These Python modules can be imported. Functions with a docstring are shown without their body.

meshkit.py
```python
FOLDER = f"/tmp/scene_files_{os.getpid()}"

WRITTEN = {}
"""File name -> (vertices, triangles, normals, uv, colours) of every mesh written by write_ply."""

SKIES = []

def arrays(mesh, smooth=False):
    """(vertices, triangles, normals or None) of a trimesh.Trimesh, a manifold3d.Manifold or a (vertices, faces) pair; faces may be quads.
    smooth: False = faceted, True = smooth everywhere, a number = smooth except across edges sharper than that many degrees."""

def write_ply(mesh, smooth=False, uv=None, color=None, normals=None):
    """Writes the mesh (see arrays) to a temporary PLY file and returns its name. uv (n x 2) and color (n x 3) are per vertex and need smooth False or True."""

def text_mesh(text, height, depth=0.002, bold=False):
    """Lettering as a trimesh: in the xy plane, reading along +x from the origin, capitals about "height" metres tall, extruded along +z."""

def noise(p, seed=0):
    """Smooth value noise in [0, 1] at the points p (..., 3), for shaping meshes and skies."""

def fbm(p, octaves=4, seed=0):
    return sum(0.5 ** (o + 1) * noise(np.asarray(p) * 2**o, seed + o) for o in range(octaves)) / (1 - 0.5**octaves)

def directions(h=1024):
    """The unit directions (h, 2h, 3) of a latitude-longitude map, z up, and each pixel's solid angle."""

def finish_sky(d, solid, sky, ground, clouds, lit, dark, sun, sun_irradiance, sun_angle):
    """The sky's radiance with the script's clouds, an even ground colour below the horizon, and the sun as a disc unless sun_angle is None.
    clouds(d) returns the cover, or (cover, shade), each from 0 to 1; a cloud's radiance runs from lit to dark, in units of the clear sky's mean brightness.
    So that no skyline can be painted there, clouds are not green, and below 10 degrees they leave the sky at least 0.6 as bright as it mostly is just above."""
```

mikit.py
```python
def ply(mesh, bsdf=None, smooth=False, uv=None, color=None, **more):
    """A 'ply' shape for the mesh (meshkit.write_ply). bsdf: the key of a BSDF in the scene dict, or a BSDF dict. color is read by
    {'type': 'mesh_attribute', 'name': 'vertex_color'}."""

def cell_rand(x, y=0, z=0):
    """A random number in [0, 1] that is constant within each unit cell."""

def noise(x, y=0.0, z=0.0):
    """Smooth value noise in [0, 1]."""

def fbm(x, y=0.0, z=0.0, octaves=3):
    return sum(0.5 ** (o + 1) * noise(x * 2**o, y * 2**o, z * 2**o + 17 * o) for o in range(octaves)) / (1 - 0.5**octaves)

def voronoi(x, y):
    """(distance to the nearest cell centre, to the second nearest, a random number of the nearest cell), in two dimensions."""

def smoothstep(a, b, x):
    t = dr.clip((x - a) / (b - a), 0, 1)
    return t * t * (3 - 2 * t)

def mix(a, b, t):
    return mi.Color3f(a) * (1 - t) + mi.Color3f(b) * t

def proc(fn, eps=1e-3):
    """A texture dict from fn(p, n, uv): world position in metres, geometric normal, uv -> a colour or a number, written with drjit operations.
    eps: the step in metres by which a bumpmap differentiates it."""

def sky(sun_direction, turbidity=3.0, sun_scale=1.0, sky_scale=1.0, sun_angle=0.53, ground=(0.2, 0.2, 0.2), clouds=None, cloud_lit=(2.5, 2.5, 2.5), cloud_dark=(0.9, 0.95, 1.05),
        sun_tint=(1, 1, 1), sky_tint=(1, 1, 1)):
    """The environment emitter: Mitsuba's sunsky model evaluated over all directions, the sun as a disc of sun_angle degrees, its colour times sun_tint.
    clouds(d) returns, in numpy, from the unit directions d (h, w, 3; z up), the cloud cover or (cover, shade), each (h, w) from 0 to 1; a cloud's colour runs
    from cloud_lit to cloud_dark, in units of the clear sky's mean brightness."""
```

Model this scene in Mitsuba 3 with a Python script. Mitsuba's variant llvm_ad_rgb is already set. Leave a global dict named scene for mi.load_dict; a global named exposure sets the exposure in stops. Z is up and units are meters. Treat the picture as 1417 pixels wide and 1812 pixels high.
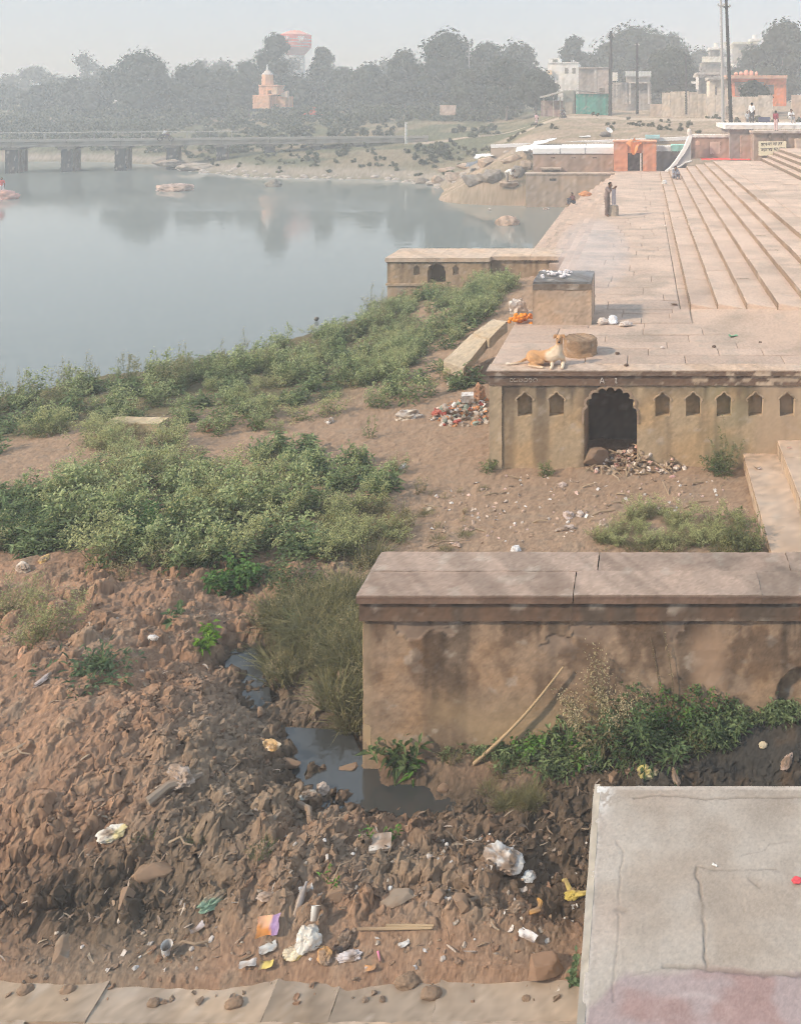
import math, numpy as np, trimesh, mitsuba as mi, drjit as dr, mikit, meshkit
import manifold3d as m3
from scipy.interpolate import RBFInterpolator
from shapely.geometry import Polygon, Point, box as _sbox
from shapely.ops import unary_union
import shapely
def sbox(x0, x1, z0, z1): return _sbox(x0, z0, x1, z1)

T = mi.ScalarTransform4f
scene, labels = {}, {}
# ------------------------------------------------------------------ camera, air, sky
F, CX, CY, H = 1600.0, 1140.0, 183.0, 5.5          # focal length and principal point measured on the 1417 x 1812 photograph, eye height
scene['air'] = {'type': 'homogeneous', 'albedo': {'type': 'rgb', 'value': [0.95, 0.955, 0.955]},
                'sigma_t': {'type': 'rgb', 'value': [0.0033, 0.0035, 0.0037]}}
scene['camera'] = {'type': 'perspective', 'fov': 2 * math.degrees(math.atan(708.5 / F)), 'fov_axis': 'x', 'near_clip': 0.1, 'far_clip': 3000.0,
                   'principal_point_offset_x': (708.5 - CX) / 1417, 'principal_point_offset_y': (906 - CY) / 1812,
                   'to_world': T().look_at(origin=[0, 0, H], target=[0, 10, H], up=[0, 0, 1]),
                   'medium': {'type': 'ref', 'id': 'air'}}
SUN = [-1.0, -0.62, 0.84]
scene['sky'] = mikit.sky(SUN, turbidity=3, sun_scale=1.45, sun_angle=2.5, clouds=lambda d: 0.85, cloud_lit=(3.3, 4.15, 5.05), sky_tint=(0.95, 1.0, 1.05), sun_tint=(0.98, 1.0, 1.08))
exposure = 1.23
scene['haze'] = {'type': 'cube', 'to_world': T().translate([0, 430, 19]).scale([960, 470, 26]), 'bsdf': {'type': 'null'}, 'interior': {'type': 'ref', 'id': 'air'}}
labels['haze'] = {'kind': 'stuff', 'label': 'pale haze over the river and the far bank', 'category': 'haze'}

# ------------------------------------------------------------------ materials
def vc(rough, spec=0.3, two=True, **k):
    b = {'type': 'principled', 'base_color': {'type': 'mesh_attribute', 'name': 'vertex_color'}, 'roughness': rough, 'specular': spec, **k}
    return {'type': 'twosided', 'b': b} if two else b
scene['m_plaster'] = vc(0.9, 0.2)
scene['m_gloss'] = vc(0.42, 0.45)
scene['m_wet'] = vc(0.3, 0.4)
scene['m_tree'] = {'type': 'principledthin', 'base_color': {'type': 'mesh_attribute', 'name': 'vertex_color'}, 'roughness': 0.8, 'diff_trans': 1.0}
scene['m_leaf'] = {'type': 'principledthin', 'base_color': {'type': 'mesh_attribute', 'name': 'vertex_color'}, 'roughness': 0.6, 'diff_trans': 0.7}
nz, fb, mix, sst = mikit.noise, mikit.fbm, mikit.mix, mikit.smoothstep
def crumb(p, n, uv):
    return nz(p.x * 38, p.y * 38, p.z * 38) * 0.6 + nz(p.x * 90, p.y * 90, p.z * 90) * 0.3 + nz(p.x * 17 + 3, p.y * 17, p.z * 17) * 0.8
scene['m_earth'] = {'type': 'twosided', 'b': {'type': 'bumpmap', 'scale': 0.022, 't': mikit.proc(crumb, 0.003), 'b': vc(0.95, 0.15, False)}}
def stone_fn(p, n, uv):
    g = fb(p.x * 1.3, p.y * 1.3, p.z * 2, 4)
    f = fb(p.x * 24, p.y * 14, p.z * 24, 3)
    s = sst(0.55, 0.75, fb(p.x * 3.1 + 9, p.y * 2.2, p.z * 3, 3))
    c = mix((0.36, 0.272, 0.22), (0.50, 0.39, 0.32), uv.x)
    c = mix(c, (0.36, 0.30, 0.25), s * 0.5)
    d = sst(0.50, 0.72, fb(p.x * 0.55 + 3, p.y * 0.8, p.z, 4)) * 0.45
    c = mix(c, (0.27, 0.225, 0.185), d)
    return c * (0.70 + 0.34 * g + 0.30 * f)
def stone_bump(p, n, uv):
    return fb(p.x * 20, p.y * 20, p.z * 20, 3) * 0.5 + 0.5 * fb(p.x * 70, p.y * 70, p.z * 70, 2)
scene['m_stone'] = {'type': 'twosided', 'b': {'type': 'bumpmap', 'scale': 0.008, 't': mikit.proc(stone_bump, 0.004),
                    'b': {'type': 'principled', 'base_color': mikit.proc(stone_fn), 'roughness': 0.88, 'specular': 0.25}}}
def ripple(p, n, uv):
    w = nz(p.x * 0.9, p.y * 2.2) * 0.55 + nz(p.x * 2.3 + 5, p.y * 5.2) * 0.3 + nz(p.x * 6, p.y * 11) * 0.08
    return w * (0.25 + 0.9 * sst(0.45, 0.7, nz(p.x * 0.05, p.y * 0.12)))
scene['m_water'] = {'type': 'bumpmap', 'scale': 0.022, 't': mikit.proc(ripple, 0.02),
                    'b': {'type': 'principled', 'base_color': {'type': 'rgb', 'value': [0.15, 0.175, 0.17]}, 'roughness': 0.03, 'specular': 0.6}}
scene['m_puddle'] = {'type': 'bumpmap', 'scale': 0.004, 't': mikit.proc(lambda p, n, uv: nz(p.x * 14, p.y * 14) + 0.4 * nz(p.x * 40, p.y * 40), 0.004),
                     'b': {'type': 'principled', 'base_color': {'type': 'rgb', 'value': [0.045, 0.049, 0.051]}, 'roughness': 0.04, 'specular': 0.95}}

# ------------------------------------------------------------------ helpers
def fbm2(x, y, f, seed=0, o=3):
    x, y = np.broadcast_arrays(np.asarray(x, float), np.asarray(y, float))
    return meshkit.fbm(np.stack([x * f, y * f, np.full_like(x, seed * 3.7)], -1), o, seed)
def fbm3(v, f, seed=0, o=3):
    return meshkit.fbm(np.asarray(v, float) * f + seed * 5.1, o, seed)
def sm(a, b, x):
    t = np.clip((np.asarray(x, float) - a) / (b - a), 0, 1)
    return t * t * (3 - 2 * t)
def lerp(a, b, t):
    return np.asarray(a, float) * (1 - t) + np.asarray(b, float) * t
def P(x, y, z):                                     # the point of the plane at height z that the photograph shows at pixel x, y
    Y = F * (H - z) / (y - CY)
    return np.array([(x - CX) * Y / F, Y, z])
def Q(x, y, Y):                                     # ... at distance Y
    return np.array([(x - CX) * Y / F, Y, H - (y - CY) * Y / F])
def rng(s):
    return np.random.default_rng(s)
def num(name):
    if name not in scene and name not in labels and not any(k.startswith(name + '__') for k in scene):
        return name
    i = 1
    while f'{name}_{i:03d}' in scene or f'{name}_{i:03d}' in labels:
        i += 1
    return f'{name}_{i:03d}'
def tag(key, label=None, cat=None, group=None, kind=None):
    labels[key] = {k: v for k, v in dict(label=label, category=cat, group=group, kind=kind).items() if v}
    return key
def thing(name, label, cat, group=None, kind=None):
    return tag(num(name), label, cat, group, kind)
def VF(m):
    if hasattr(m, 'to_mesh'):
        q = m.to_mesh(); return np.array(q.vert_properties[:, :3], float), np.array(q.tri_verts)
    if isinstance(m, tuple):
        v, f = np.asarray(m[0], float), np.asarray(m[1], int)
        if f.shape[1] == 4: f = np.vstack([f[:, [0, 1, 2]], f[:, [0, 2, 3]]])
        return v, f
    return np.array(m.vertices), np.array(m.faces)
def join(*ms):
    vs, fs, n = [], [], 0
    for m in ms:
        v, f = VF(m); vs.append(v); fs.append(f + n); n += len(v)
    return np.vstack(vs), np.vstack(fs)
def painted(v, c, amt=0.14, freq=6.0, seed=1):
    if callable(c): c = c(v)
    c = np.asarray(c, float)
    if c.ndim == 2: return np.clip(c, 0, 1)
    return np.clip(c * (1 + 2 * amt * (fbm3(v, freq, seed) - 0.5))[:, None], 0, 1)
def make(m, color, bsdf='m_plaster', smooth=False, amt=0.14, freq=6.0, seed=1, uv=None):
    v, f = VF(m)
    if smooth is not False and smooth is not True:
        t = trimesh.graph.smooth_shade(trimesh.Trimesh(v, f, process=False), angle=np.radians(smooth), facet_minarea=None)
        v, f, smooth = np.array(t.vertices), np.array(t.faces), True
    if uv is not None:
        return mikit.ply((v, f), bsdf, smooth, uv=np.tile(np.asarray(uv, float), (len(v), 1)))
    return mikit.ply((v, f), bsdf, smooth, color=painted(v, color, amt, freq, seed))
def part(parent, name, m, color, bsdf='m_plaster', smooth=False, label=None, kind=None, **k):
    key = num(f'{parent}__{name}') if parent else num(name)
    scene[key] = make(m, color, bsdf, smooth, **k)
    if label or kind: labels[key] = {a: b for a, b in dict(label=label, kind=kind).items() if b}
    return key
def single(name, m, color, label, cat, bsdf='m_plaster', smooth=False, group=None, kind=None, **k):
    key = num(name); scene[key] = make(m, color, bsdf, smooth, **k)
    return tag(key, label, cat, group, kind)
def box(x0, x1, y0, y1, z0, z1):
    v = np.array([[x, y, z] for z in (z0, z1) for x, y in ((x0, y0), (x1, y0), (x1, y1), (x0, y1))], float)
    return v, np.array([[0, 3, 2, 1], [4, 5, 6, 7], [0, 1, 5, 4], [1, 2, 6, 5], [2, 3, 7, 6], [3, 0, 4, 7]])
def slab(x0, x1, y0, y1, z0, z1, c=0.01, tilt=(0, 0)):   # box with a chamfered top edge
    v = []
    for z, i in ((z0, 0), (z1 - c, 0), (z1, c)):
        for x, y in ((x0 + i, y0 + i), (x1 - i, y0 + i), (x1 - i, y1 - i), (x0 + i, y1 - i)):
            v.append([x, y, z + (tilt[0] * (x - (x0 + x1) / 2) + tilt[1] * (y - (y0 + y1) / 2)) * (z > z0)])
    f = [[0, 3, 2, 1], [8, 9, 10, 11]]
    for b in (0, 4):
        for k in range(4): f.append([b + k, b + (k + 1) % 4, b + 4 + (k + 1) % 4, b + 4 + k])
    return np.array(v, float), np.array(f)
def prism(poly, y0, y1):                              # shapely polygon in (x, z) extruded along y
    out = []
    for g in getattr(poly, 'geoms', [poly]):
        if g.geom_type != 'Polygon' or g.is_empty: continue
        m = trimesh.creation.extrude_polygon(g, y1 - y0, engine='earcut')
        v = np.array(m.vertices)
        out.append((np.stack([v[:, 0], y0 + v[:, 2], v[:, 1]], 1), np.array(m.faces)[:, ::-1]))
    return join(*out)
def tube(pts, r, sides=5, cap=True):
    p = np.asarray(pts, float); n = len(p); r = np.broadcast_to(r, (n,)).astype(float)
    t = np.gradient(p, axis=0); t /= np.linalg.norm(t, axis=1, keepdims=True) + 1e-12
    a = np.cross(t, np.where(np.abs(t[:, 2:]) < 0.9, [0, 0, 1.0], [1.0, 0, 0])); a /= np.linalg.norm(a, axis=1, keepdims=True) + 1e-12
    b = np.cross(t, a); g = np.arange(sides) * 2 * np.pi / sides
    v = (p[:, None] + r[:, None, None] * (np.cos(g)[None, :, None] * a[:, None] + np.sin(g)[None, :, None] * b[:, None])).reshape(-1, 3)
    i, j = np.meshgrid(np.arange(n - 1), np.arange(sides), indexing='ij')
    q = np.stack([i * sides + j, i * sides + (j + 1) % sides, (i + 1) * sides + (j + 1) % sides, (i + 1) * sides + j], -1).reshape(-1, 4)
    f = np.vstack([q[:, [0, 1, 2]], q[:, [0, 2, 3]]])
    if cap:
        m = len(v); v = np.vstack([v, p[:1], p[-1:]])
        k = np.arange(sides); e = (n - 1) * sides
        f = np.vstack([f, np.stack([np.full(sides, m), (k + 1) % sides, k], 1), np.stack([np.full(sides, m + 1), e + k, e + (k + 1) % sides], 1)])
    return v, f
def lathe(profile, at=(0, 0, 0), sides=16):
    m = trimesh.creation.revolve(np.asarray(profile, float), sections=sides)
    return np.array(m.vertices) + np.asarray(at, float), np.array(m.faces)
def grid(pts):                                        # (n, m, 3) points -> mesh
    n, m = pts.shape[:2]; i, j = np.meshgrid(np.arange(n - 1), np.arange(m - 1), indexing='ij')
    q = np.stack([i * m + j, i * m + j + 1, (i + 1) * m + j + 1, (i + 1) * m + j], -1).reshape(-1, 4)
    return pts.reshape(-1, 3), np.vstack([q[:, [0, 1, 2]], q[:, [0, 2, 3]]])
def move(m, at=(0, 0, 0), rz=0.0, s=1.0, rx=0.0, ry=0.0):
    v, f = VF(m); v = v * np.asarray(s, float)
    for ang, (a, b) in ((rx, (1, 2)), (ry, (2, 0)), (rz, (0, 1))):
        if ang:
            c, n = math.cos(ang), math.sin(ang); va, vb = v[:, a].copy(), v[:, b].copy()
            v[:, a], v[:, b] = va * c - vb * n, va * n + vb * c
    return v + np.asarray(at, float), f
def gbox(lo, hi, edge):                               # box whose six faces are even grids
    n = np.maximum(1, np.ceil((hi - lo) / edge - 0.2).astype(int)); out = []
    for ax in range(3):
        a, b = (ax + 1) % 3, (ax + 2) % 3
        A, B = np.meshgrid(np.linspace(lo[a], hi[a], n[a] + 1), np.linspace(lo[b], hi[b], n[b] + 1), indexing='ij')
        for side in (0, 1):
            p = np.zeros(A.shape + (3,)); p[..., a], p[..., b], p[..., ax] = A, B, (hi if side else lo)[ax]
            v, f = grid(p); out.append((v, f if side else f[:, ::-1]))
    t = trimesh.Trimesh(*join(*out), process=False); t.merge_vertices(digits_vertex=6)
    return np.array(t.vertices), np.array(t.faces)
def subdiv(m, edge):
    v, f = VF(m); lo, hi = v.min(0), v.max(0)
    if len(v) in (8, 12) and (np.minimum(np.abs(v - lo), np.abs(v - hi)).max() < 0.05):
        return gbox(lo, hi, edge)
    v, f = trimesh.remesh.subdivide_to_size(v, f, edge, max_iter=12)
    t = trimesh.Trimesh(v, f, process=True); return np.array(t.vertices), np.array(t.faces)
def worn(m, edge, amp, freq=5, seed=0):               # subdivided and displaced: a weathered surface
    v, f = subdiv(m, edge); t = trimesh.Trimesh(v, f, process=False); lo, hi = v.min(0), v.max(0)
    nrm = t.vertex_normals
    corner = (np.abs(nrm) > 0.35).sum(1) >= 2            # worn arrises
    w = np.where(corner, 1.0, 0.0)[:, None]
    return v + nrm * ((fbm3(v, freq, seed, 4) - 0.5) * 2 * amp)[:, None] - nrm * w * min(edge * 0.35, 0.02) * (0.4 + 1.1 * fbm3(v, freq * 2.2, seed + 9, 2))[:, None], f
def fine_prism(poly, y0, y1, step):                   # front face at y0 cut into even cells, reveals back to y1, no back face
    vs, fs, n = [], [], 0
    for g in getattr(poly, 'geoms', [poly]):
        if g.geom_type != 'Polygon' or g.is_empty: continue
        a, b, c, d = g.bounds; xs = np.linspace(a, c, max(2, int((c - a) / step) + 1)); zs = np.linspace(b, d, max(2, int((d - b) / step) + 1))
        X0, Z0 = np.meshgrid(xs[:-1], zs[:-1]); X1_, Z1_ = np.meshgrid(xs[1:], zs[1:])
        cells = shapely.box(X0.ravel(), Z0.ravel(), X1_.ravel(), Z1_.ravel()); shapely.prepare(g)
        full = shapely.contains(g, cells)
        q = np.stack([np.stack([X0, X1_, X1_, X0], -1), np.stack([Z0, Z0, Z1_, Z1_], -1)], -1).reshape(-1, 4, 2)[full]
        k = np.arange(len(q))[:, None] * 4
        vs.append(np.stack([q[..., 0], np.full(q.shape[:2], y0), q[..., 1]], -1).reshape(-1, 3)); fs.append(np.vstack([k + [0, 1, 2], k + [0, 2, 3]]) + n); n += len(vs[-1])
        for c_ in shapely.intersection(cells[~full & shapely.intersects(g, cells)], g):
            for e in getattr(c_, 'geoms', [c_]):
                if e.geom_type != 'Polygon' or e.area < 1e-7: continue
                tv, tf = trimesh.creation.triangulate_polygon(e, engine='earcut')
                vs.append(np.column_stack([tv[:, 0], np.full(len(tv), y0), tv[:, 1]])); fs.append(np.asarray(tf) + n); n += len(tv)
        for ring_ in (g.exterior, *g.interiors):
            p = np.array(ring_.segmentize(step * 2).coords); m = len(p)
            w = np.concatenate([np.column_stack([p[:, 0], np.full(m, yy), p[:, 1]]) for yy in (y0, y1)]); i = np.arange(m - 1)
            vs.append(w); fs.append(np.vstack([np.stack([i, i + 1, i + 1 + m], 1), np.stack([i, i + 1 + m, i + m], 1)]) + n); n += len(w)
    return np.vstack(vs), np.vstack(fs)
def shard(size, seed, at=(0, 0, 0), rz=0.0, pts=16, edge=0.03):   # angular lump: hull of scattered points, roughened
    r = rng(seed); p = r.uniform(-1, 1, (pts, 3)); p /= np.maximum(np.linalg.norm(p, axis=1), .8)[:, None]
    v, f = VF(m3.Manifold.hull_points(p * np.asarray(size) / 2).refine_to_length(edge)); t = trimesh.Trimesh(v, f, process=True); v = np.array(t.vertices)
    return move((v + t.vertex_normals * ((fbm3(v, 14, seed, 3) - .5) * edge * .8)[:, None], np.array(t.faces)), at, rz)
ICO = {}
def rock(size, seed, at=(0, 0, 0), sub=2, amp=0.3, freq=1.6, rz=0.0):
    if sub not in ICO: m = trimesh.creation.icosphere(sub); ICO[sub] = (np.array(m.vertices), np.array(m.faces))
    v, f_ = ICO[sub]
    v = v * (1 + amp * 2 * (fbm3(v, freq, seed, 3) - 0.5) + amp * 0.5 * np.abs(fbm3(v, freq * 2.6, seed + 3, 2) - 0.5))[:, None]
    return move((v, f_), at, rz, np.asarray(size) / 2)

# ------------------------------------------------------------------ terrain
ZW = -2.95                                            # river level
near_pts = [(-300, 1812, -1.98), (0, 1812, -1.98), (350, 1812, -1.98), (700, 1812, -1.98), (1040, 1812, -1.98), (1417, 1812, -1.98), (0, 1760, -1.96), (300, 1760, -1.96), (700, 1755, -1.96),
    (1000, 1762, -1.96), (100, 1690, -1.9), (300, 1690, -1.9), (500, 1690, -1.84), (750, 1690, -1.82), (950, 1690, -1.84), (100, 1600, -1.88), (280, 1600, -1.84), (480, 1600, -1.68), (740, 1600, -1.66), (930, 1600, -1.74),
    (500, 1530, -1.6), (700, 1530, -1.62), (880, 1540, -1.76), (1020, 1540, -1.85), (100, 1460, -1.55), (300, 1450, -1.52), (450, 1450, -1.62), (640, 1468, -1.76), (800, 1490, -1.88), (950, 1450, -1.95),
    (100, 1330, -1.32), (300, 1330, -1.36), (420, 1350, -1.62), (460, 1400, -1.75), (100, 1220, -1.3), (300, 1235, -1.36), (380, 1240, -1.66), (-200, 1330, -1.4), (-200, 1100, -1.6), (-300, 900, -1.9),
    (560, 1330, -2.12), (560, 1400, -2.12), (640, 1405, -2.12), (720, 1425, -2.08), (445, 1190, -2.12), (440, 1145, -2.06), (460, 1250, -2.03), (500, 1300, -2.08), (800, 1405, -2.02),
    (880, 1370, -1.93), (950, 1330, -1.78), (1050, 1345, -1.78), (1200, 1345, -1.66), (1350, 1325, -1.52), (1400, 1270, -1.38), (1300, 1275, -1.42), (1000, 1295, -1.66), (800, 1335, -1.82), (700, 1345, -1.9),
    (1000, 1430, -1.92), (1250, 1395, -1.75), (1390, 1395, -1.7), (150, 1080, -1.52), (350, 1085, -1.66), (520, 1100, -1.78), (580, 1160, -1.88), (600, 1240, -1.92), (580, 1010, -1.78), (620, 980, -1.85),
    (100, 960, -1.65), (300, 960, -1.68), (480, 910, -1.82), (0, 860, -1.95), (200, 810, -1.98), (350, 810, -2.0), (600, 830, -2.05), (750, 830, -2.05), (750, 950, -2.0), (870, 850, -2.04), (1000, 850, -2.04),
    (1280, 850, -2.0), (1290, 960, -1.97), (900, 960, -2.0), (1100, 960, -2.0), (1417, 850, -2.0), (1417, 960, -2.0), (0, 805, -2.1), (200, 757, -2.06), (400, 762, -2.1), (600, 762, -2.1), (800, 745, -2.08),
    (300, 690, -2.6), (150, 740, -2.55), (0, 740, -2.7), (600, 655, -2.5), (450, 690, -2.5), (750, 600, -2.3), (850, 690, -2.0), (830, 570, -1.9), (900, 530, -1.5), (930, 495, -1.25), (780, 520, -2.3), (850, 510, -1.9)]
WL = np.array([P(x, y, ZW)[:2] for x, y in ((-900, 830), (-400, 770), (0, 702), (200, 662), (360, 642), (500, 602), (630, 566), (690, 546), (760, 520))])
w_pts = [P(x, y, z) for x, y, z in near_pts] + [np.array([x, y, ZW]) for x, y in WL] + [np.array([x - 3, y + 3, -3.9]) for x, y in WL[:-1]] + [np.array([x - 8, y + 8, -4.2]) for x, y in WL[:-1]]
w_pts = np.array(w_pts)
_rbf = RBFInterpolator(np.stack([w_pts[:, 0], w_pts[:, 1]], 1), w_pts[:, 2], kernel='linear', neighbors=24, smoothing=0.02)
def shore(X):
    return np.interp(X, [-300, -80, -66, -57, -45, -27.5, -19.3, -12.9, -7], [138, 131, 124, 113, 104, 100, 91, 86, 77])
def far_z(X, Y):
    d = Y - shore(X)
    a = np.interp(d, [-20, -4, 0, 4, 10, 20, 35, 50, 70, 100, 250, 900], [-4.5, -3.6, -2.95, -2.2, -1.5, -0.6, 1.0, 2.4, 3.5, 4.1, 5.5, 9])
    b = np.interp(Y, [70, 74, 76, 79, 85, 95, 120, 150, 250, 900], [-4, -3.4, -2.0, 0.6, 1.9, 3.0, 3.8, 4.7, 6, 9])
    return lerp(a, b, sm(-22, -9, X)) + (fbm2(X, Y, 0.12, 4, 3) - 0.5) * 1.1 * sm(-1, 12, d) * sm(80, 95, Y)
def base_z(X, Y):
    X, Y = np.broadcast_arrays(np.asarray(X, float), np.asarray(Y, float)); z = np.full(X.shape, -4.2); a, b = Y < 44, Y > 68
    if a.any():
        n = _rbf(np.stack([np.clip(X[a], -26, 6), np.clip(Y[a], 7, 42)], 1)); z[a] = lerp(np.where(Y[a] < 7.3, -1.98, n), -4.2, sm(38, 44, Y[a]))
    if b.any(): z[b] = lerp(-4.2, far_z(X[b], Y[b]), sm(68, 74, Y[b]))
    return np.where((X > -2.6) & (Y > 18.8) & (Y < 75), np.minimum(z, -1.9), z)
from scipy.spatial import cKDTree
_r = rng(64)
_cl = np.vstack([np.column_stack([_r.uniform(-8.6, 0.4, n), 7.7 + 6.6 * _r.uniform(0, 1, n) ** 1.25, a + (b - a) * _r.uniform(0, 1, n) ** 2.2]) for n, a, b in ((5200, .022, .05), (2000, .04, .085), (420, .08, .17))])
_trees = [(cKDTree(_cl[a:b, :2]), _cl[a:b, 2]) for a, b in ((0, 5200), (5200, 7200), (7200, 7620))]
def lumps(X, Y):                                      # half buried clods of dug earth
    out = np.zeros(X.shape); sel = (X > -9) & (X < 0.6) & (Y > 7.6) & (Y < 14.5)
    if not sel.any(): return out
    x, y = X[sel], Y[sel]; w = 0.05
    p = np.column_stack([x + (fbm2(x, y, 9, 65, 3) - .5) * w * 1.6, y + (fbm2(x, y, 9, 66, 3) - .5) * w * 1.6]); h = np.zeros(len(x))
    for (t, rad), k in zip(_trees, (3, 3, 2)):
        d, i = t.query(p, k=k)
        d = d * (0.75 + 0.5 * fbm2(x, y, 14, 67, 2))[:, None]
        h = h * 0.8 + np.max(np.minimum(np.sqrt(np.clip(rad[i] ** 2 - d ** 2, 0, None)) * 0.75, rad[i] * (0.34 + 0.3 * (i % 7) / 7)), axis=1)
    out[sel] = h; return out
def clod_mask(X, Y):                                  # how lumpy the dug earth is
    m = sm(7.75, 8.2, Y) * (1 - sm(13.5, 15.5, Y)) * (1 - 0.75 * sm(-3.35, -3.0, X) * sm(9.6, 9.9, Y))
    return np.clip(m, 0, 1)
def detail_z(X, Y):
    m = clod_mask(X, Y)
    rid = lambda f, s, o: np.abs(2 * fbm2(X, Y, f, s, o) - 1)
    wx, wy = X + (fbm2(X, Y, 2.2, 61, 3) - .5) * .5, Y + (fbm2(X, Y, 2.2, 62, 3) - .5) * .5
    big = (fbm2(X, Y, 1.3, 21, 3) - 0.5) * 0.42 + (0.30 - rid(2.3, 22, 2)) * 0.14
    lump = 0.35 + 1.1 * sm(0.35, 0.65, fbm2(X, Y, 1.7, 63, 2))
    rw = lambda f, s, o: np.abs(2 * fbm2(wx, wy, f, s, o) - 1)
    mid = ((0.28 - rw(6, 23, 3)) * 0.07 + (fbm2(wx, wy, 15, 24, 3) - 0.5) * 0.075 + (0.28 - rw(30, 25, 2)) * 0.02) * lump
    smooth_left = sm(-5.6, -6.3, X) * sm(8.6, 9.2, Y) * (1 - sm(10.6, 11.4, Y))   # packed reddish mound
    d = m * (big * (1 - 0.5 * smooth_left) + (mid * 0.7 + lumps(X, Y) * (0.55 + 0.9 * sm(.3, .6, fbm2(X, Y, 1.1, 68, 3))) + (fbm2(X, Y, 42, 69, 2) - .5) * .016) * (1 - 0.45 * smooth_left))
    yard = (1 - m) * (1 - sm(45, 60, Y)) * ((fbm2(X, Y, 1.6, 26, 4) - 0.5) * 0.13 + (fbm2(wx, wy, 9, 27, 3) - 0.5) * 0.05) * sm(7.6, 8.0, Y)
    return d + yard
def ground_z(X, Y):
    X, Y = np.broadcast_arrays(np.asarray(X, float), np.asarray(Y, float)); z = base_z(X, Y); k = Y < 60
    if not k.any(): return z
    x, y = X[k], Y[k]; q = z[k] + detail_z(x, y); c = y < 8.1
    if c.any():
        x, y, w = x[c], y[c], q[c]; e = 7.57 + (fbm2(x, y, 1.6, 70, 4) - .5) * .16
        q[c] = np.maximum(lerp(np.minimum(w, -1.985), w, sm(e - .02, e + .12, y)), -1.99 + 0.10 * sm(e - .05, e + .12, y) + .03 * sm(e - .02, e + .1, y) * fbm2(x, y, 16, 71, 3))
    z[k] = q; return z
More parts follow.
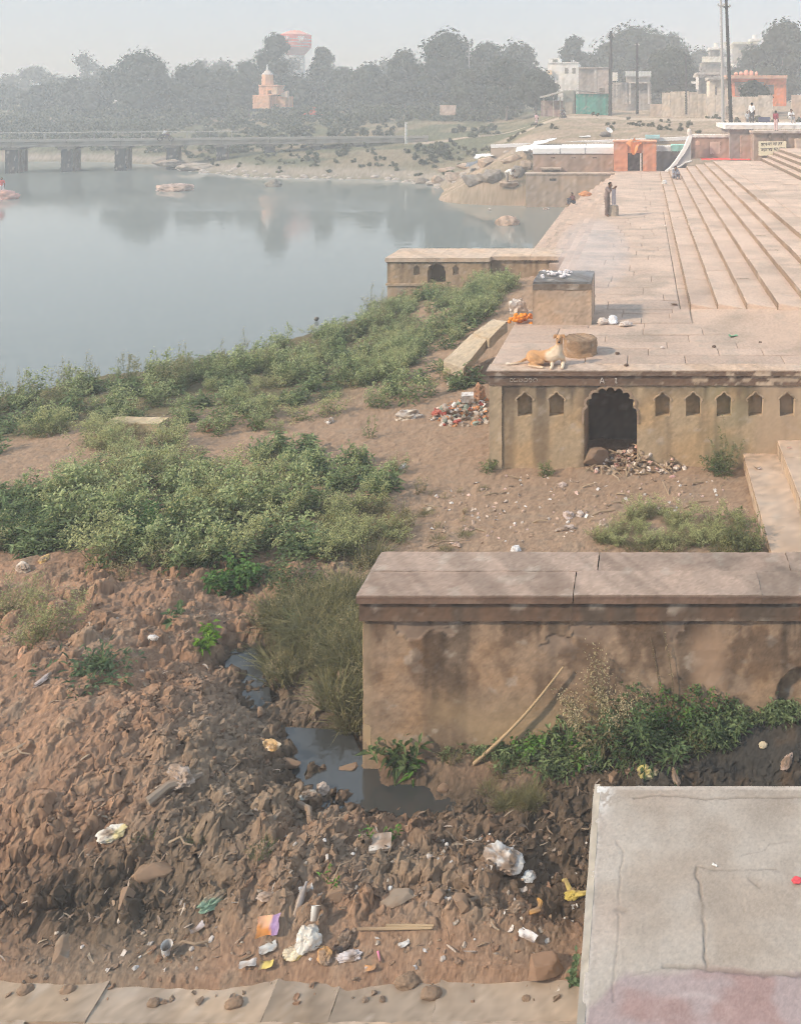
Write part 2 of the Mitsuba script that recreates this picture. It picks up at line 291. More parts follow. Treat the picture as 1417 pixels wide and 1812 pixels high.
def ground_at(x, y, lo=6.0, hi=200.0):                # where the line of sight through a pixel meets the ground
    Ys = np.exp(np.linspace(math.log(lo), math.log(hi), 260)); below = (H - (y - CY) * Ys / F) <= base_z((x - CX) * Ys / F, Ys)
    i = int(np.argmax(below)) if below.any() else len(Ys) - 1
    Ys = np.linspace(Ys[max(i - 8, 0)], Ys[min(i + 8, len(Ys) - 1)], 90); g = ground_z((x - CX) * Ys / F, Ys); below = (H - (y - CY) * Ys / F) <= g
    i = int(np.argmax(below)) if below.any() else len(Ys) - 1
    return np.array([(x - CX) * Ys[i] / F, Ys[i], g[i]])
PUD = Polygon([P(x, y, -2.0)[:2] for x, y in ((425, 1120), (470, 1135), (480, 1250), (500, 1285), (620, 1290), (645, 1345), (720, 1360), (900, 1375), (950, 1400), (890, 1450), (760, 1470), (540, 1460), (470, 1330), (395, 1240), (400, 1140))])
def ground_color(X, Y, Z):
    n1, n2, n3 = fbm2(X, Y, 0.7, 31, 4), fbm2(X, Y, 4.0, 32, 3), fbm2(X, Y, 22, 33, 2)
    red, grey, yard = np.array([0.285, 0.180, 0.122]), np.array([0.235, 0.178, 0.132]), np.array([0.31, 0.215, 0.15])
    wetc, dark = np.array([0.085, 0.066, 0.05]), np.array([0.05, 0.05, 0.048])
    c = lerp(grey, red, np.clip(sm(0.4, 0.62, n1) + sm(-4.5, -6.0, X), 0, 1)[..., None])
    c = lerp(c, yard, (sm(13.8, 15.5, Y))[..., None])
    c = lerp(c, grey * 1.12, (sm(0.52, 0.7, n2) * 0.6)[..., None])
    g = lambda x, y, s: np.exp(-((X - x) / s[0]) ** 2 - ((Y - y) / s[1]) ** 2)
    wet = 1.1 * g(-5.0, 8.25, (1.2, .42)) + 0.8 * g(-1.5, 9.0, (0.9, .5)) + 0.7 * g(-0.75, 8.6, (.5, .7)) + 0.75 * g(-4.0, 10.0, (.4, .3)) + 1.3 * sm(-1.6, -0.6, X) * sm(8.0, 8.6, Y) * sm(10.6, 10.3, Y)
    wet = wet + 0.8 * sm(-1.85, -1.98, Z) * sm(8.6, 9.2, Y) * (1 - sm(12.2, 13.2, Y)) * (X < -0.2)
    wet = np.clip(wet * (0.6 + 0.8 * n2), 0, 1)
    c = lerp(c, wetc, (wet * 0.9)[..., None])
    c = lerp(c, dark, (np.clip(sm(-0.6, 0.3, X) * sm(10.6, 10.3, Y) * sm(8.2, 8.8, Y), 0, 1) * 0.9 * sm(0.25, 0.5, n2))[..., None])
    grass = np.clip(sm(17, 23, Y) * sm(-4.5, -7.5, X) * (1 - sm(40, 44, Y)) * sm(-2.12, -2.35, Z), 0, 1)
    c = lerp(c, np.array([0.10, 0.095, 0.05]), (grass * 0.85)[..., None])
    farm = sm(70, 78, Y)
    fc = lerp(np.array([0.12, 0.125, 0.075]), np.array([0.23, 0.19, 0.13]), sm(0.42, 0.62, fbm2(X, Y, 0.09, 35, 4))[..., None])
    fc = lerp(fc, np.array([0.36, 0.28, 0.21]), (np.clip(sm(-15, -8, X) + sm(-27, -21, X) * sm(96, 90, Y), 0, 1) * (0.65 + 0.35 * sm(0.45, 0.6, n1)))[..., None])
    fc = lerp(fc, np.array([0.34, 0.29, 0.24]), (np.exp(-((Y - shore(X) - 2.5) / 3.0) ** 2) * 0.8)[..., None])
    path = np.abs(Z - 0) * 0 + np.minimum(np.abs(Y - (126 + (X + 32) * 0.20)), 9) ; path = sm(1.6, 0.7, path) * sm(-34, -31, X) * sm(0, -10, X)
    road = sm(3.4, 2.0, np.abs(Y - 112 + 0.15 * X)) * sm(-22, -15, X)
    fc = lerp(fc, np.array([0.45, 0.37, 0.29]), np.clip(path + road, 0, 1)[..., None] * 0.8)
    c = lerp(c, fc, farm[..., None])
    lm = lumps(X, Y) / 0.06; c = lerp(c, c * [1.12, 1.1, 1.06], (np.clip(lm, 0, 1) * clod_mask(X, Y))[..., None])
    g1 = rng(3).uniform(-1, 1, X.shape) * (0.10 + 0.08 * (Y < 16)); n4 = fbm2(X, Y, 55, 36, 2) - .5
    return np.clip(c * (0.70 + 0.34 * n3 + 0.28 * n2 + 0.45 * n4 * (Y < 18) + g1)[..., None], 0.01, 1)
def build_ground():
    u = np.concatenate([[-90, -30, -10, -5, -3, -2.2, -1.7], np.linspace(-1.35, -0.74, 40)[:-1], np.linspace(-0.74, 0.02, 480)[:-1], np.linspace(0.02, 0.20, 90)[:-1], np.linspace(0.20, 1.2, 24), [1.8, 3, 6, 15, 40, 90]])
    ya = [-30, -12, -4, 0, 3, 5]
    y = 6.0; st = []
    while y < 860:
        st.append(y); y += y * (0.012 if y < 7.4 else 0.0024 if y < 12.5 else 0.0034 if y < 21 else 0.006 if y < 45 else 0.03 if y < 72 else 0.010 if y < 150 else 0.06)
    ys = np.array(ya + st + [880.0])
    w = np.maximum(ys, 6.0)
    X = np.sign(u)[None] * np.minimum(np.abs(u)[None] * w[:, None], 800 + np.abs(u)[None]); Y = np.broadcast_to(ys[:, None], X.shape)
    Z = ground_z(X, Y)
    cm = (clod_mask(X, Y) * (1 - 0.5 * sm(-5.6, -6.3, X) * sm(8.6, 9.2, Y)) * sm(7.75, 8.0, Y))[..., None]   # crumbling clods overhang
    fine = cm[..., 0] > 0.01; fine &= (np.abs(X) < 9); q = np.stack([X, Y, Z], -1); d = np.zeros_like(q); qq = q[fine]
    for ax in range(3): d[fine, ax] = (fbm3(qq, 6.5, 80 + ax, 3) - .5) * (.11, .15, .04)[ax] + (np.abs(2 * fbm3(qq, 15, 84 + ax, 2) - 1) - .3) * (.06, .09, .035)[ax] + (fbm3(qq, 30, 88 + ax, 3) - .5) * .06
    X0, Y0 = X, Y; m = grid(q + d * cm)
    col = ground_color(X, Y, Z).reshape(-1, 3)
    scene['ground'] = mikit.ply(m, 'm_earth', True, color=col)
    tag('ground', 'brown earth of the yard, mounds and river banks', 'ground', kind='structure')
build_ground()
rv = np.array([[-700, 10, ZW], [-2.6, 10, ZW], [-2.6, 150, ZW], [-700, 150, ZW]], float)
scene['river'] = mikit.ply((rv, np.array([[0, 1, 2], [0, 2, 3]])), 'm_water', uv=rv[:, :2]); tag('river', 'calm grey green river', 'river', kind='structure')
pv, pf = trimesh.creation.triangulate_polygon(PUD, engine='earcut')
scene['drain_puddle'] = mikit.ply((np.column_stack([pv, np.full(len(pv), -2.015)]), pf), 'm_puddle', uv=pv)
tag('drain_puddle', 'dark waste water lying in a ditch beside the wall', 'puddle', kind='structure')
# ------------------------------------------------------------------ stone and plaster colours
def plaster(v, base, seed, streak=0.5, top=None, ochre=0.3):
    x, y, z = v[:, 0], v[:, 1], v[:, 2]; h = x + y * 0.7
    s = meshkit.fbm(np.stack([h * 3.2, z * 0.35, 0 * h + seed], -1), 3, seed)
    s2 = meshkit.fbm(np.stack([h * 9, z * 0.9, 0 * h + seed], -1), 3, seed + 1)
    b, f = fbm3(v, 1.3, seed + 2, 4), fbm3(v, 17, seed + 3, 3)
    c = np.tile(np.asarray(base, float), (len(v), 1))
    c = lerp(c, np.asarray(base) * [1.12, 0.92, 0.66], (ochre * sm(0.45, 0.7, b))[:, None])
    d = streak * sm(0.46, 0.66, s * 0.65 + s2 * 0.35)
    if top is not None: d = np.clip(d + streak * 0.8 * sm(top - 0.55, top, z) * sm(0.3, 0.55, s2), 0, 0.9)
    c = lerp(c, [0.10, 0.078, 0.062], d[:, None])
    pale = sm(0.62, 0.72, fbm3(v, 4.5, seed + 5, 4)) * 0.5
    c = lerp(c, [0.46, 0.40, 0.34], pale[:, None])
    g = rng(len(v)).uniform(-1, 1, len(v)) * 0.07; g2 = fbm3(v, 41, seed + 6, 2) - .5
    return c * (0.68 + 0.46 * f + 0.18 * b + 0.4 * g2 + g)[:, None]
def block_color(base, seed, streak=0.4, top=None):
    return lambda v: plaster(v, base, seed, streak, top)
R = rng(5)
STONE = lambda t: {'uv': (t, 0.5)}
def pave(parent, name, x0, x1, y0, y1, z, row, lens, seed, gap=0.014, thick=0.3, tone=(0.25, 0.75), zj=0.006, along='x'):
    r = rng(seed); a = y0 if along == 'x' else x0; A = y1 if along == 'x' else x1; b0, b1 = (x0, x1) if along == 'x' else (y0, y1)
    while a < A - 0.05:
        h = row * r.uniform(0.85, 1.15); a1 = min(a + h, A)
        if A - a1 < row * 0.4: a1 = A
        b = b0
        while b < b1 - 0.05:
            c = min(b + r.uniform(*lens), b1)
            if b1 - c < lens[0] * 0.45: c = b1
            q = (b + gap / 2, c - gap / 2, a + gap / 2, a1 - gap / 2) if along == 'x' else (a + gap / 2, a1 - gap / 2, b + gap / 2, c - gap / 2)
            part(parent, name, slab(*q, z - thick, z + r.normal() * zj, 0.012, (r.normal() * 0.003, r.normal() * 0.003)), None, 'm_stone', uv=(r.uniform(*tone), 0.5))
            b = c
        a = a1

# ------------------------------------------------------------------ near wall
WF, WBK = 10.17, 11.07
nw = thing('plastered_wall', 'low thick stained plaster wall with slab coping standing behind the ditch', 'wall')
def relief_face(x0, x1, z0, z1, y, step, fn):
    xs, zs = np.linspace(x0, x1, int((x1 - x0) / step) + 1), np.linspace(z0, z1, int((z1 - z0) / step) + 1)
    X, Z = np.meshgrid(xs, zs); return grid(np.stack([X, y + fn(X, Z), Z], -1))
HX, HZ = P(1417, 1, 0)[0], 0
def wall_rel(X, Z):
    q = np.stack([X, 0 * X, Z], -1)
    peel = sm(0.56, 0.58, meshkit.fbm(q * [2.4, 1, 3.1] + 3.3, 4, 8)) * sm(0.45, 0.6, meshkit.fbm(q * 0.9 + 7, 2, 9))
    hx, hz = 1.86, -1.22                                # broken patch at the right end
    ang = ((X - hx) / 0.36) ** 2 + ((np.minimum(Z + 1.22, 0) * 0 + np.maximum(Z - hz, 0)) / 0.36) ** 2 + 0.18 * (meshkit.fbm(q * 9, 2, 4) - .5)
    hole = sm(1.05, 0.98, ang)
    crack = np.exp(-((X + 0.86 - 0.05 * np.sin(Z * 6)) / 0.012) ** 2) * sm(-0.9, -0.4, Z)
    return peel * 0.016 + hole * 0.09 + crack * 0.01 + (meshkit.fbm(q * 1.6, 3, 5) - 0.5) * 0.03 + (meshkit.fbm(q * 12, 3, 6) - 0.5) * 0.012
def wall_col(v):
    c = plaster(v, (0.345, 0.243, 0.168), 11, 0.6, -0.2, 0.45); q = np.stack([v[:, 0] * 2.2, 0 * v[:, 0], v[:, 2] * 1.1], -1); c = lerp(c, c * [0.42, 0.40, 0.40], (sm(0.40, 0.58, fbm3(q, 1.9, 15, 5)) * 0.85 * sm(-1.75, -0.7, v[:, 2]))[:, None])
    q = np.stack([v[:, 0], 0 * v[:, 0], v[:, 2]], -1)
    low = sm(-1.0, -1.6, v[:, 2]) * sm(0.4, 0.6, fbm3(q, 1.1, 14))
    c = lerp(c, np.array([0.42, 0.31, 0.185]), (low * 0.55)[:, None])
    left = sm(-3.0, -3.18, v[:, 0]); c = lerp(c, [0.40, 0.30, 0.2], (left * 0.5)[:, None])
    pat = np.exp(-((v[:, 0] - 0.72) / 0.2) ** 4) * np.exp(-((v[:, 2] + 0.9) / 0.5) ** 4); c = lerp(c, [0.42, 0.28, 0.19], (pat * 0.75)[:, None])
    peel = sm(0.56, 0.58, meshkit.fbm(q * [2.4, 1, 3.1] + 3.3, 4, 8)) * sm(0.45, 0.6, meshkit.fbm(q * 0.9 + 7, 2, 9))
    c = lerp(c, np.array([0.29, 0.22, 0.175]) * (0.7 + 0.6 * fbm3(q, 9, 3))[:, None], (peel * 0.6)[:, None])
    return c
part(nw, 'wall_face', relief_face(-3.165, 4.4, -2.2, -0.31, WF + 0.03, 0.018, wall_rel), wall_col, 'm_plaster', True)
part(nw, 'joint_mortar', box(-3.17, 4.39, WF - 0.03, WBK - 0.02, -0.0905, -0.034), (0.15, 0.115, 0.09), 'm_plaster')
part(nw, 'bed_joint', box(-3.17, 4.38, WF + 0.03, WBK - 0.05, -0.109, -0.091), (0.12, 0.09, 0.07), 'm_plaster')
part(nw, 'wall_core', box(-3.16, 4.39, WF + 0.15, WBK - 0.03, -2.25, -0.31), block_color((0.33, 0.24, 0.16), 12), 'm_plaster')
part(nw, 'wall_end', worn(box(-3.165, -3.10, WF + 0.05, WBK - 0.04, -2.2, -0.312), 0.08, 0.008), block_color((0.44, 0.33, 0.21), 13), 'm_plaster', 40)
fr_col = lambda v: plaster(v, (0.15, 0.098, 0.07), 21, 0.75, -0.09, 0.2)
for a, b in ((-3.195, -0.825), (-0.81, 1.92), (1.945, 4.42)):
    part(nw, 'frieze_stone', worn(slab(a, b, WF - 0.012, WBK - 0.02, -0.31, -0.108, 0.004), 0.035, 0.006, 8), fr_col, 'm_plaster', 35)
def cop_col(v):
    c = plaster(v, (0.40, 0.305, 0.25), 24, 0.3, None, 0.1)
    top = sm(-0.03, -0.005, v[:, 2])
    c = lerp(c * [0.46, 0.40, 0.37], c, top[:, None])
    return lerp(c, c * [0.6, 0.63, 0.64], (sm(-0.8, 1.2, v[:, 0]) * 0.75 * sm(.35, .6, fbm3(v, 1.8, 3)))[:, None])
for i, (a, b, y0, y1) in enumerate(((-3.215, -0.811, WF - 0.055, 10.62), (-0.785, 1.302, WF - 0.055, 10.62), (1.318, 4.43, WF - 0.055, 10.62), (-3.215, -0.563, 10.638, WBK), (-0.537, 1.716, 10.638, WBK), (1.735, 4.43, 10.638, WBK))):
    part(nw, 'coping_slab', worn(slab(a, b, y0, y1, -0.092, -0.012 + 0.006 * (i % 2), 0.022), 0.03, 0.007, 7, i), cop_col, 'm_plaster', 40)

# ------------------------------------------------------------------ foreground plinth of cracked concrete
PZ = -1.0
px0 = P(1056, 1390, PZ)[0] - 0.012; pyb = P(1056, 1390, PZ)[1]
pl = thing('concrete_plinth', 'cracked grey concrete plinth with pale rim and pinkish wash in the lower right corner', 'plinth')
def poly_dist(X, Y, pts):
    d = np.full(X.shape, 9.0)
    for (ax, ay), (bx, by) in zip(pts[:-1], pts[1:]):
        t = np.clip(((X - ax) * (bx - ax) + (Y - ay) * (by - ay)) / ((bx - ax) ** 2 + (by - ay) ** 2 + 1e-9), 0, 1)
        d = np.minimum(d, np.hypot(X - ax - t * (bx - ax), Y - ay - t * (by - ay)))
    return d
cr = lambda *p: [tuple(P(x, y, PZ)[:2]) for x, y in p]
cracks = [(cr((1120, 1413), (1150, 1409), (1200, 1408), (1260, 1415), (1310, 1411), (1420, 1412)), 0.008, 1), (cr((1232, 1536), (1229, 1550), (1236, 1565), (1239, 1585), (1241, 1605), (1246, 1640), (1247, 1680), (1252, 1712)), 0.010, .9),
          (cr((1235, 1535), (1280, 1541), (1340, 1541), (1372, 1536)), 0.006, .7), (cr((1090, 1490), (1103, 1505), (1098, 1540), (1092, 1580), (1095, 1635), (1090, 1700), (1084, 1770)), 0.006, .55),
          (cr((1172, 1710), (1240, 1713), (1290, 1720), (1420, 1724)), 0.012, 1), (cr((1110, 1730), (1172, 1711)), 0.005, .4), (cr((1310, 1515), (1352, 1505), (1362, 1492), (1400, 1491)), 0.005, .5), (cr((1325, 1555), (1345, 1570)), 0.012, .6), (cr((1092, 1606), (1105, 1612)), 0.02, .8)]
xs, ys = np.linspace(px0, 2.3, 290), np.linspace(5.6, pyb, 270)
gx, gy = np.meshgrid(xs, ys)
wob = (fbm2(gx, gy, 9, 41, 3) - 0.5) * 0.06; wob2 = (fbm2(gx, gy, 9, 42, 3) - 0.5) * 0.06
dep = np.zeros_like(gx); ink = np.zeros_like(gx)
for pts, wd, s in cracks:
    d = poly_dist(gx + wob, gy + wob2, pts); k = np.exp(-(d / wd) ** 2) * s * sm(0.25, 0.5, fbm2(gx, gy, 6, 43, 2) + 0.1 * s)
    dep = np.maximum(dep, k); ink = np.maximum(ink, np.exp(-(d / (wd * 1.6)) ** 2) * s)
edge = np.minimum(gx - px0, pyb - gy)
pink = sm(-0.03, 0.05, (P(1, 1718, PZ)[1] - gy) + (fbm2(gx, gy, 2.2, 44, 3) - 0.5) * 0.12 - 0.25 * sm(-0.12, -0.4, gx))
tx = fbm2(gx, gy, 1.5, 45, 4); ty = fbm2(gx * 0.5, gy, 7, 46, 4); tz = fbm2(gx, gy, 40, 47, 2)
ZP = PZ - dep * 0.014 + (fbm2(gx, gy, 3, 48, 3) - 0.5) * 0.012 + (tz - 0.5) * 0.004 - 0.012 * sm(0.02, 0.0, edge) + 0.004 * sm(0.02, 0.11, edge) * -1 - pink * 0.006
col = lerp(np.array([0.37, 0.315, 0.265]), np.array([0.47, 0.43, 0.385]), (sm(0.35, 0.65, tx) * 0.8)[..., None])
col = lerp(col, np.array([0.44, 0.365, 0.315]), (sm(0.5, 0.68, fbm2(gx, gy, 1.1, 49, 3)) * 0.7)[..., None])
col = lerp(col, np.array([0.28, 0.235, 0.195]), (sm(0.45, 0.7, fbm2(gx, gy, .9, 57, 3)) * sm(7.3, 8.3, gy) * .6)[..., None])
col = lerp(col, np.array([0.37, 0.295, 0.30]), (pink * 0.85)[..., None])
ring = np.abs(np.hypot((gx - P(1225, 1785, PZ)[0]) / 0.26, (gy - P(1225, 1790, PZ)[1]) / 0.13) - 1) ; col = lerp(col, np.array([0.50, 0.43, 0.42]), (np.exp(-(ring / 0.16) ** 2) * pink * 0.5)[..., None])
col = lerp(col, np.array([0.33, 0.2, 0.18]), (pink * sm(0.5, 0.75, fbm2(gx * 0.6, gy, 4, 50, 3)) * 0.6)[..., None])
rim = sm(0.075, 0.05, edge + (fbm2(gx, gy, 10, 51, 2) - 0.5) * 0.03)
col = lerp(col, np.array([0.52, 0.47, 0.42]), (rim * (0.35 + 0.5 * sm(.4, .6, fbm2(gx, gy, 5, 58, 2))))[..., None])
cornr = np.exp(-((gx - px0) / 0.16) ** 4 - ((pyb - gy) / 0.34) ** 4) * sm(0.46, 0.52, fbm2(gx, gy, 16, 52, 3)); col = lerp(col, np.array([0.72, 0.71, 0.69]), (cornr * 0.9)[..., None])
col = col * (0.78 + 0.26 * ty + 0.2 * tz + rng(4).uniform(-.06, .06, gx.shape) + .3 * (fbm2(gx, gy, 60, 59, 2) - .5))[..., None]
col = lerp(col, np.array([0.10, 0.08, 0.07]), (ink * 0.42)[..., None])
key = f'{pl}__top_face'; scene[key] = mikit.ply(grid(np.stack([gx, gy, ZP], -1)), 'm_plaster', True, color=np.clip(col.reshape(-1, 3), 0, 1))
part(pl, 'plinth_body', box(px0 + 0.004, 2.29, 5.62, pyb - 0.004, -2.2, PZ - 0.03), block_color((0.42, 0.38, 0.33), 53), 'm_plaster')
part(pl, 'side_render', worn(box(px0 - 0.001, px0 + 0.03, 5.62, pyb + 0.001, -2.2, PZ - 0.012), 0.07, 0.004), block_color((0.5, 0.46, 0.4), 54), 'm_plaster', 40)

# ------------------------------------------------------------------ pavement at the foot of the picture
pvm = tag('stone_pavement', 'worn stone slab pavement', None, kind='structure')
zpv = -1.935
jx = [(-1150, -700, -330, 165, 470, 588, 768, 1045, 1300), (-1200, -800, -420, 60, 360, 700, 930, 1250)]
def pslab(x0, x1, y0, y1, i):
    m = worn(slab(x0, x1, y0, y1, zpv - 0.15, zpv + R.normal() * 0.006, 0.018, (R.normal() * .006, R.normal() * .006)), 0.05, 0.008, 9, i)
    t = R.uniform(0.85, 1.1)
    part('stone_pavement', 'paving_slab', m, lambda v: plaster(v, np.array([0.385, 0.315, 0.25]) * t, 61 + i, 0.25), 'm_plaster', 35)
i = 0
for (y0, y1), J in zip(((7.30, 7.82), (6.72, 7.285)), jx):
    X = [(x - CX) * 7.4 / (F) * 1.0 for x in J]
    for a, b in zip(X[:-1], X[1:]):
        pslab(a + 0.012, min(b - 0.012, px0 - 0.01) if a < px0 < b else b - 0.012, y0, y1, i); i += 1

# ------------------------------------------------------------------ arcaded platform
PF = 18.64
pt = thing('stone_platform', 'stone riverside platform with small arched niches and a lobed arch in its front wall', 'platform')
zp = lambda y: H - (y - CY) * PF / F
xp = lambda x: (x - CX) * PF / F
outline = sbox(-3.15, 5.0, -2.3, -0.31)
def niche_poly(cx, w=0.15, z0=-0.968, h=0.335):
    r = [(-w, 0), (w, 0), (w, h), (w + 0.022, h + 0.012), (w * 0.72, h + 0.075), (w * 0.32, h + 0.105), (0.012, h + 0.16)]
    return Polygon([(cx + a, z0 + b) for a, b in r] + [(cx - a, z0 + b) for a, b in r[::-1][:5]])
ncx = [xp(x) for x in (928, 984, 1172, 1226.5, 1281, 1337, 1393)] + [xp(1449), xp(1505), xp(1561)]
def arch_poly(cx, zs, hw, ht, w0, zb, n=9, r=0.082):
    t = np.linspace(0.0, np.pi, 60); inner = Polygon([(cx + (hw - r * .55) * np.cos(a), zs + (ht - r * .55) * np.sin(a) ** 0.8) for a in t])
    circ = [Point(cx + (hw - r * .75) * np.cos(a), zs + (ht - r * .75) * np.sin(a) ** 0.8).buffer(r, 6) for a in np.linspace(0.06, np.pi - 0.06, n)]
    return unary_union([inner, *circ, sbox(cx - w0, cx + w0, zb, zs + 0.02), sbox(cx - hw + 0.08, cx + hw - 0.08, zs - 0.12, zs + .03)]).simplify(0.004)
acx = xp(1080)
arch = arch_poly(acx, -0.93, 0.525, 0.545, 0.545, -2.3)
niches = [niche_poly(c) for c in ncx]
front_poly = outline.difference(unary_union([arch, *niches]))
def plat_col(v):
    c = plaster(v, (0.43, 0.335, 0.225), 71, 0.6, -0.30, 0.45)
    moss = np.exp(-((v[:, 0] - xp(1285)) / 0.5) ** 2) * sm(0.3, 0.6, fbm3(v, 2.5, 72)); c = lerp(c, [0.22, 0.21, 0.125], (moss * 0.6)[:, None])
    right = sm(xp(1325), xp(1350), v[:, 0]); c = lerp(c, [0.44, 0.335, 0.245], (right * 0.6)[:, None])
    jam = np.exp(-((np.abs(v[:, 0] - acx) - 0.62) / 0.09) ** 2) * sm(-1.15, -1.0, v[:, 2]); c = lerp(c, [0.17, 0.125, 0.095], (jam * 0.6 * sm(.35, .6, fbm3(v, 5, 73)))[:, None])
    return c
part(pt, 'front_wall', fine_prism(front_poly, PF + 0.03, PF + 0.262, 0.055), plat_col, 'm_plaster')
part(pt, 'wall_core', fine_prism(outline.difference(arch), PF + 0.264, 20.3, 0.2), block_color((0.36, 0.28, 0.2), 74), 'm_plaster')
part(pt, 'alcove_back', subdiv(box(acx - 0.9, acx + 0.9, 20.302, 20.4, -2.3, -0.32), 0.1), block_color((0.2, 0.16, 0.13), 75), 'm_plaster')
part(pt, 'alcove_jamb', subdiv(box(acx + 0.541, acx + 0.56, PF + 0.2, 20.28, -2.28, -1.0), 0.1), block_color((0.5, 0.27, 0.16), 76, 0.2), 'm_plaster', label='inner side of the arch with its sunlight painted in orange brown')  # orange brown colour paints the sun patch on the right inner side
for c in ncx:
    part(pt, 'niche', fine_prism(niche_poly(c).buffer(-0.002), PF + 0.240, PF + 0.2625, 0.06), plat_col, 'm_plaster')
    o = niche_poly(c); fr = o.buffer(0.03).difference(o.buffer(0.004)); fr = fr.intersection(sbox(c - 1, c + 1, -0.66, 0))
    part(pt, 'niche_moulding', fine_prism(fr, PF + 0.014, PF + 0.03, 0.1), block_color((0.42, 0.33, 0.235), 77), 'm_plaster')
part(pt, 'corner_pilaster', worn(box(-3.185, -2.95, PF + 0.012, PF + 0.3, -2.3, -0.312), 0.05, 0.006), block_color((0.43, 0.34, 0.235), 78, 0.25), 'm_plaster', 40)
ad = arch.buffer(0.05).difference(arch.buffer(0.004)).intersection(sbox(-5, 5, -1.12, 0))
part(pt, 'arch_moulding', fine_prism(ad, PF + 0.012, PF + 0.03, 0.06), block_color((0.34, 0.25, 0.18), 79), 'm_plaster')
cor = lambda v: lerp(plaster(v, (0.165, 0.112, 0.085), 81, 0.5, None, 0.2), plaster(v, (0.44, 0.35, 0.27), 82, 0.2), (sm(0.535, 0.56, fbm3(v * [1, 1, 2], 3.2, 83, 4)) * sm(-1.0, 0.6, v[:, 0]))[:, None])
for a, b in ((-3.2, -0.9), (-0.89, 1.05), (1.06, 3.0), (3.01, 5.0)):
    part(pt, 'frieze_stone', worn(slab(a, b, PF + 0.0, PF + 0.5, -0.31, -0.10, 0.008), 0.045, 0.010, 9), cor, 'm_plaster', 35)
for a, b in ((-3.245, -1.75), (-1.74, 0.3), (0.31, 1.9), (1.91, 3.4), (3.41, 5.0)):
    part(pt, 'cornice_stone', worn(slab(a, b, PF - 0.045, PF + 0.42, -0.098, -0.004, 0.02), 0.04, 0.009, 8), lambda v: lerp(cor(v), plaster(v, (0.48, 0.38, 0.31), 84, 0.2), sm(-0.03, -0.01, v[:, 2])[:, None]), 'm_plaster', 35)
part(pt, 'platform_core', box(-3.19, 5.0, PF + 0.45, 24.2, -0.30, -0.025), block_color((0.37, 0.285, 0.225), 85), 'm_plaster')
part(pt, 'side_wall', box(-3.14, -2.6, 20.41, 24.2, -2.3, -0.302), block_color((0.4, 0.32, 0.23), 86), 'm_plaster')
pave(pt, 'paving_slab', -3.24, 5.0, PF + 0.43, 22.6, 0.0, 0.62, (0.9, 2.1), 7, thick=0.1, tone=(0.35, 0.75), gap=0.014, zj=0.007)
pave(pt, 'paving_slab', -3.24, 1.2, 22.62, 24.1, 0.0, 0.55, (0.8, 1.9), 8, thick=0.1, tone=(0.35, 0.7), gap=0.014)
for txt, x, s in (('A', -0.93, 0.12), ('I', -0.62, 0.11)):
    m = meshkit.text_mesh(txt, s, 0.003); v, f = VF(m)
    part(pt, 'chalk_letter', (np.stack([v[:, 0] + x, PF - 0.017 - v[:, 2], v[:, 1] - 0.27], 1), f[:, ::-1]), (0.55, 0.5, 0.46), 'm_plaster', label=f'chalked letter {txt} on the dark band')
scr = []
for k, x in enumerate((905, 912, 921, 930, 938, 947)):
    q = Q(x, 673, PF); a = np.linspace(0.4, 5.4, 9) + k
    scr.append(tube(np.stack([q[0] + 0.032 * np.cos(a) * (1 + .3 * (k % 2)), np.full(9, PF - 0.012), q[2] + 0.035 * np.sin(a)], 1), 0.006, 4))
part(pt, 'chalk_scrawl', join(*scr), (0.5, 0.45, 0.4), 'm_plaster')

# lower steps at the right foot of the platform
ls = thing('lower_steps', 'pale stone steps climbing rightwards in front of the niche wall', 'steps')
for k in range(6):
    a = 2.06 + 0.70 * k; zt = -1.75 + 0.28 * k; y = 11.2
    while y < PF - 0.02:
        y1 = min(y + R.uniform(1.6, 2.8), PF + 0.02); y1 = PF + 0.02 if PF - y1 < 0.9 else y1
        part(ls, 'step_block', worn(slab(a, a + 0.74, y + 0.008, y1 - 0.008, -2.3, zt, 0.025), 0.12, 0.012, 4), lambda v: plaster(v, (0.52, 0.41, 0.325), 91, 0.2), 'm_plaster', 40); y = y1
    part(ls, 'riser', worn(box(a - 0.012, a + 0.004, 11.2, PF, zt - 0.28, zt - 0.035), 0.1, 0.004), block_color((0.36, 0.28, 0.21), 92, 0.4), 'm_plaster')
# ------------------------------------------------------------------ lane and ghat steps
RS, TR, X1 = 0.15, 0.68, 1.235                       # rise, tread, foot of the first step
tag('ghat_lane', 'wide stone paved lane along the river steps', None, kind='structure')
Yn = lambda k: F * (H - (k - 1) * RS) / 365.0          # near end of the step whose foot is at (k-1) rises
part('ghat_lane', 'lane_bed', box(-2.3, X1 + 0.5, 24.0, 74, -2.6, -0.035), block_color((0.42, 0.33, 0.265), 101), 'm_plaster')
pave('ghat_lane', 'paving_slab', -2.32, X1 - 0.28, 24.12, 46, 0.0, 0.95, (0.9, 2.4), 9, thick=0.12, tone=(0.55, 0.8), gap=0.012, zj=0.004)
pave('ghat_lane', 'paving_slab', X1 - 0.265, X1 + 0.01, 24.12, 46, 0.004, 2.4, (2, 3), 10, thick=0.12, tone=(0.5, 0.8), gap=0.02)
pave('ghat_lane', 'paving_slab', -2.32, X1 + 0.01, 46.01, 74, 0.0, 2.6, (1.6, 3.2), 11, thick=0.12, tone=(0.55, 0.8), gap=0.014, zj=0.004)
gs = thing('ghat_steps', 'long flight of pinkish stone steps rising to the right of the lane', 'steps')
ra = rng(12)
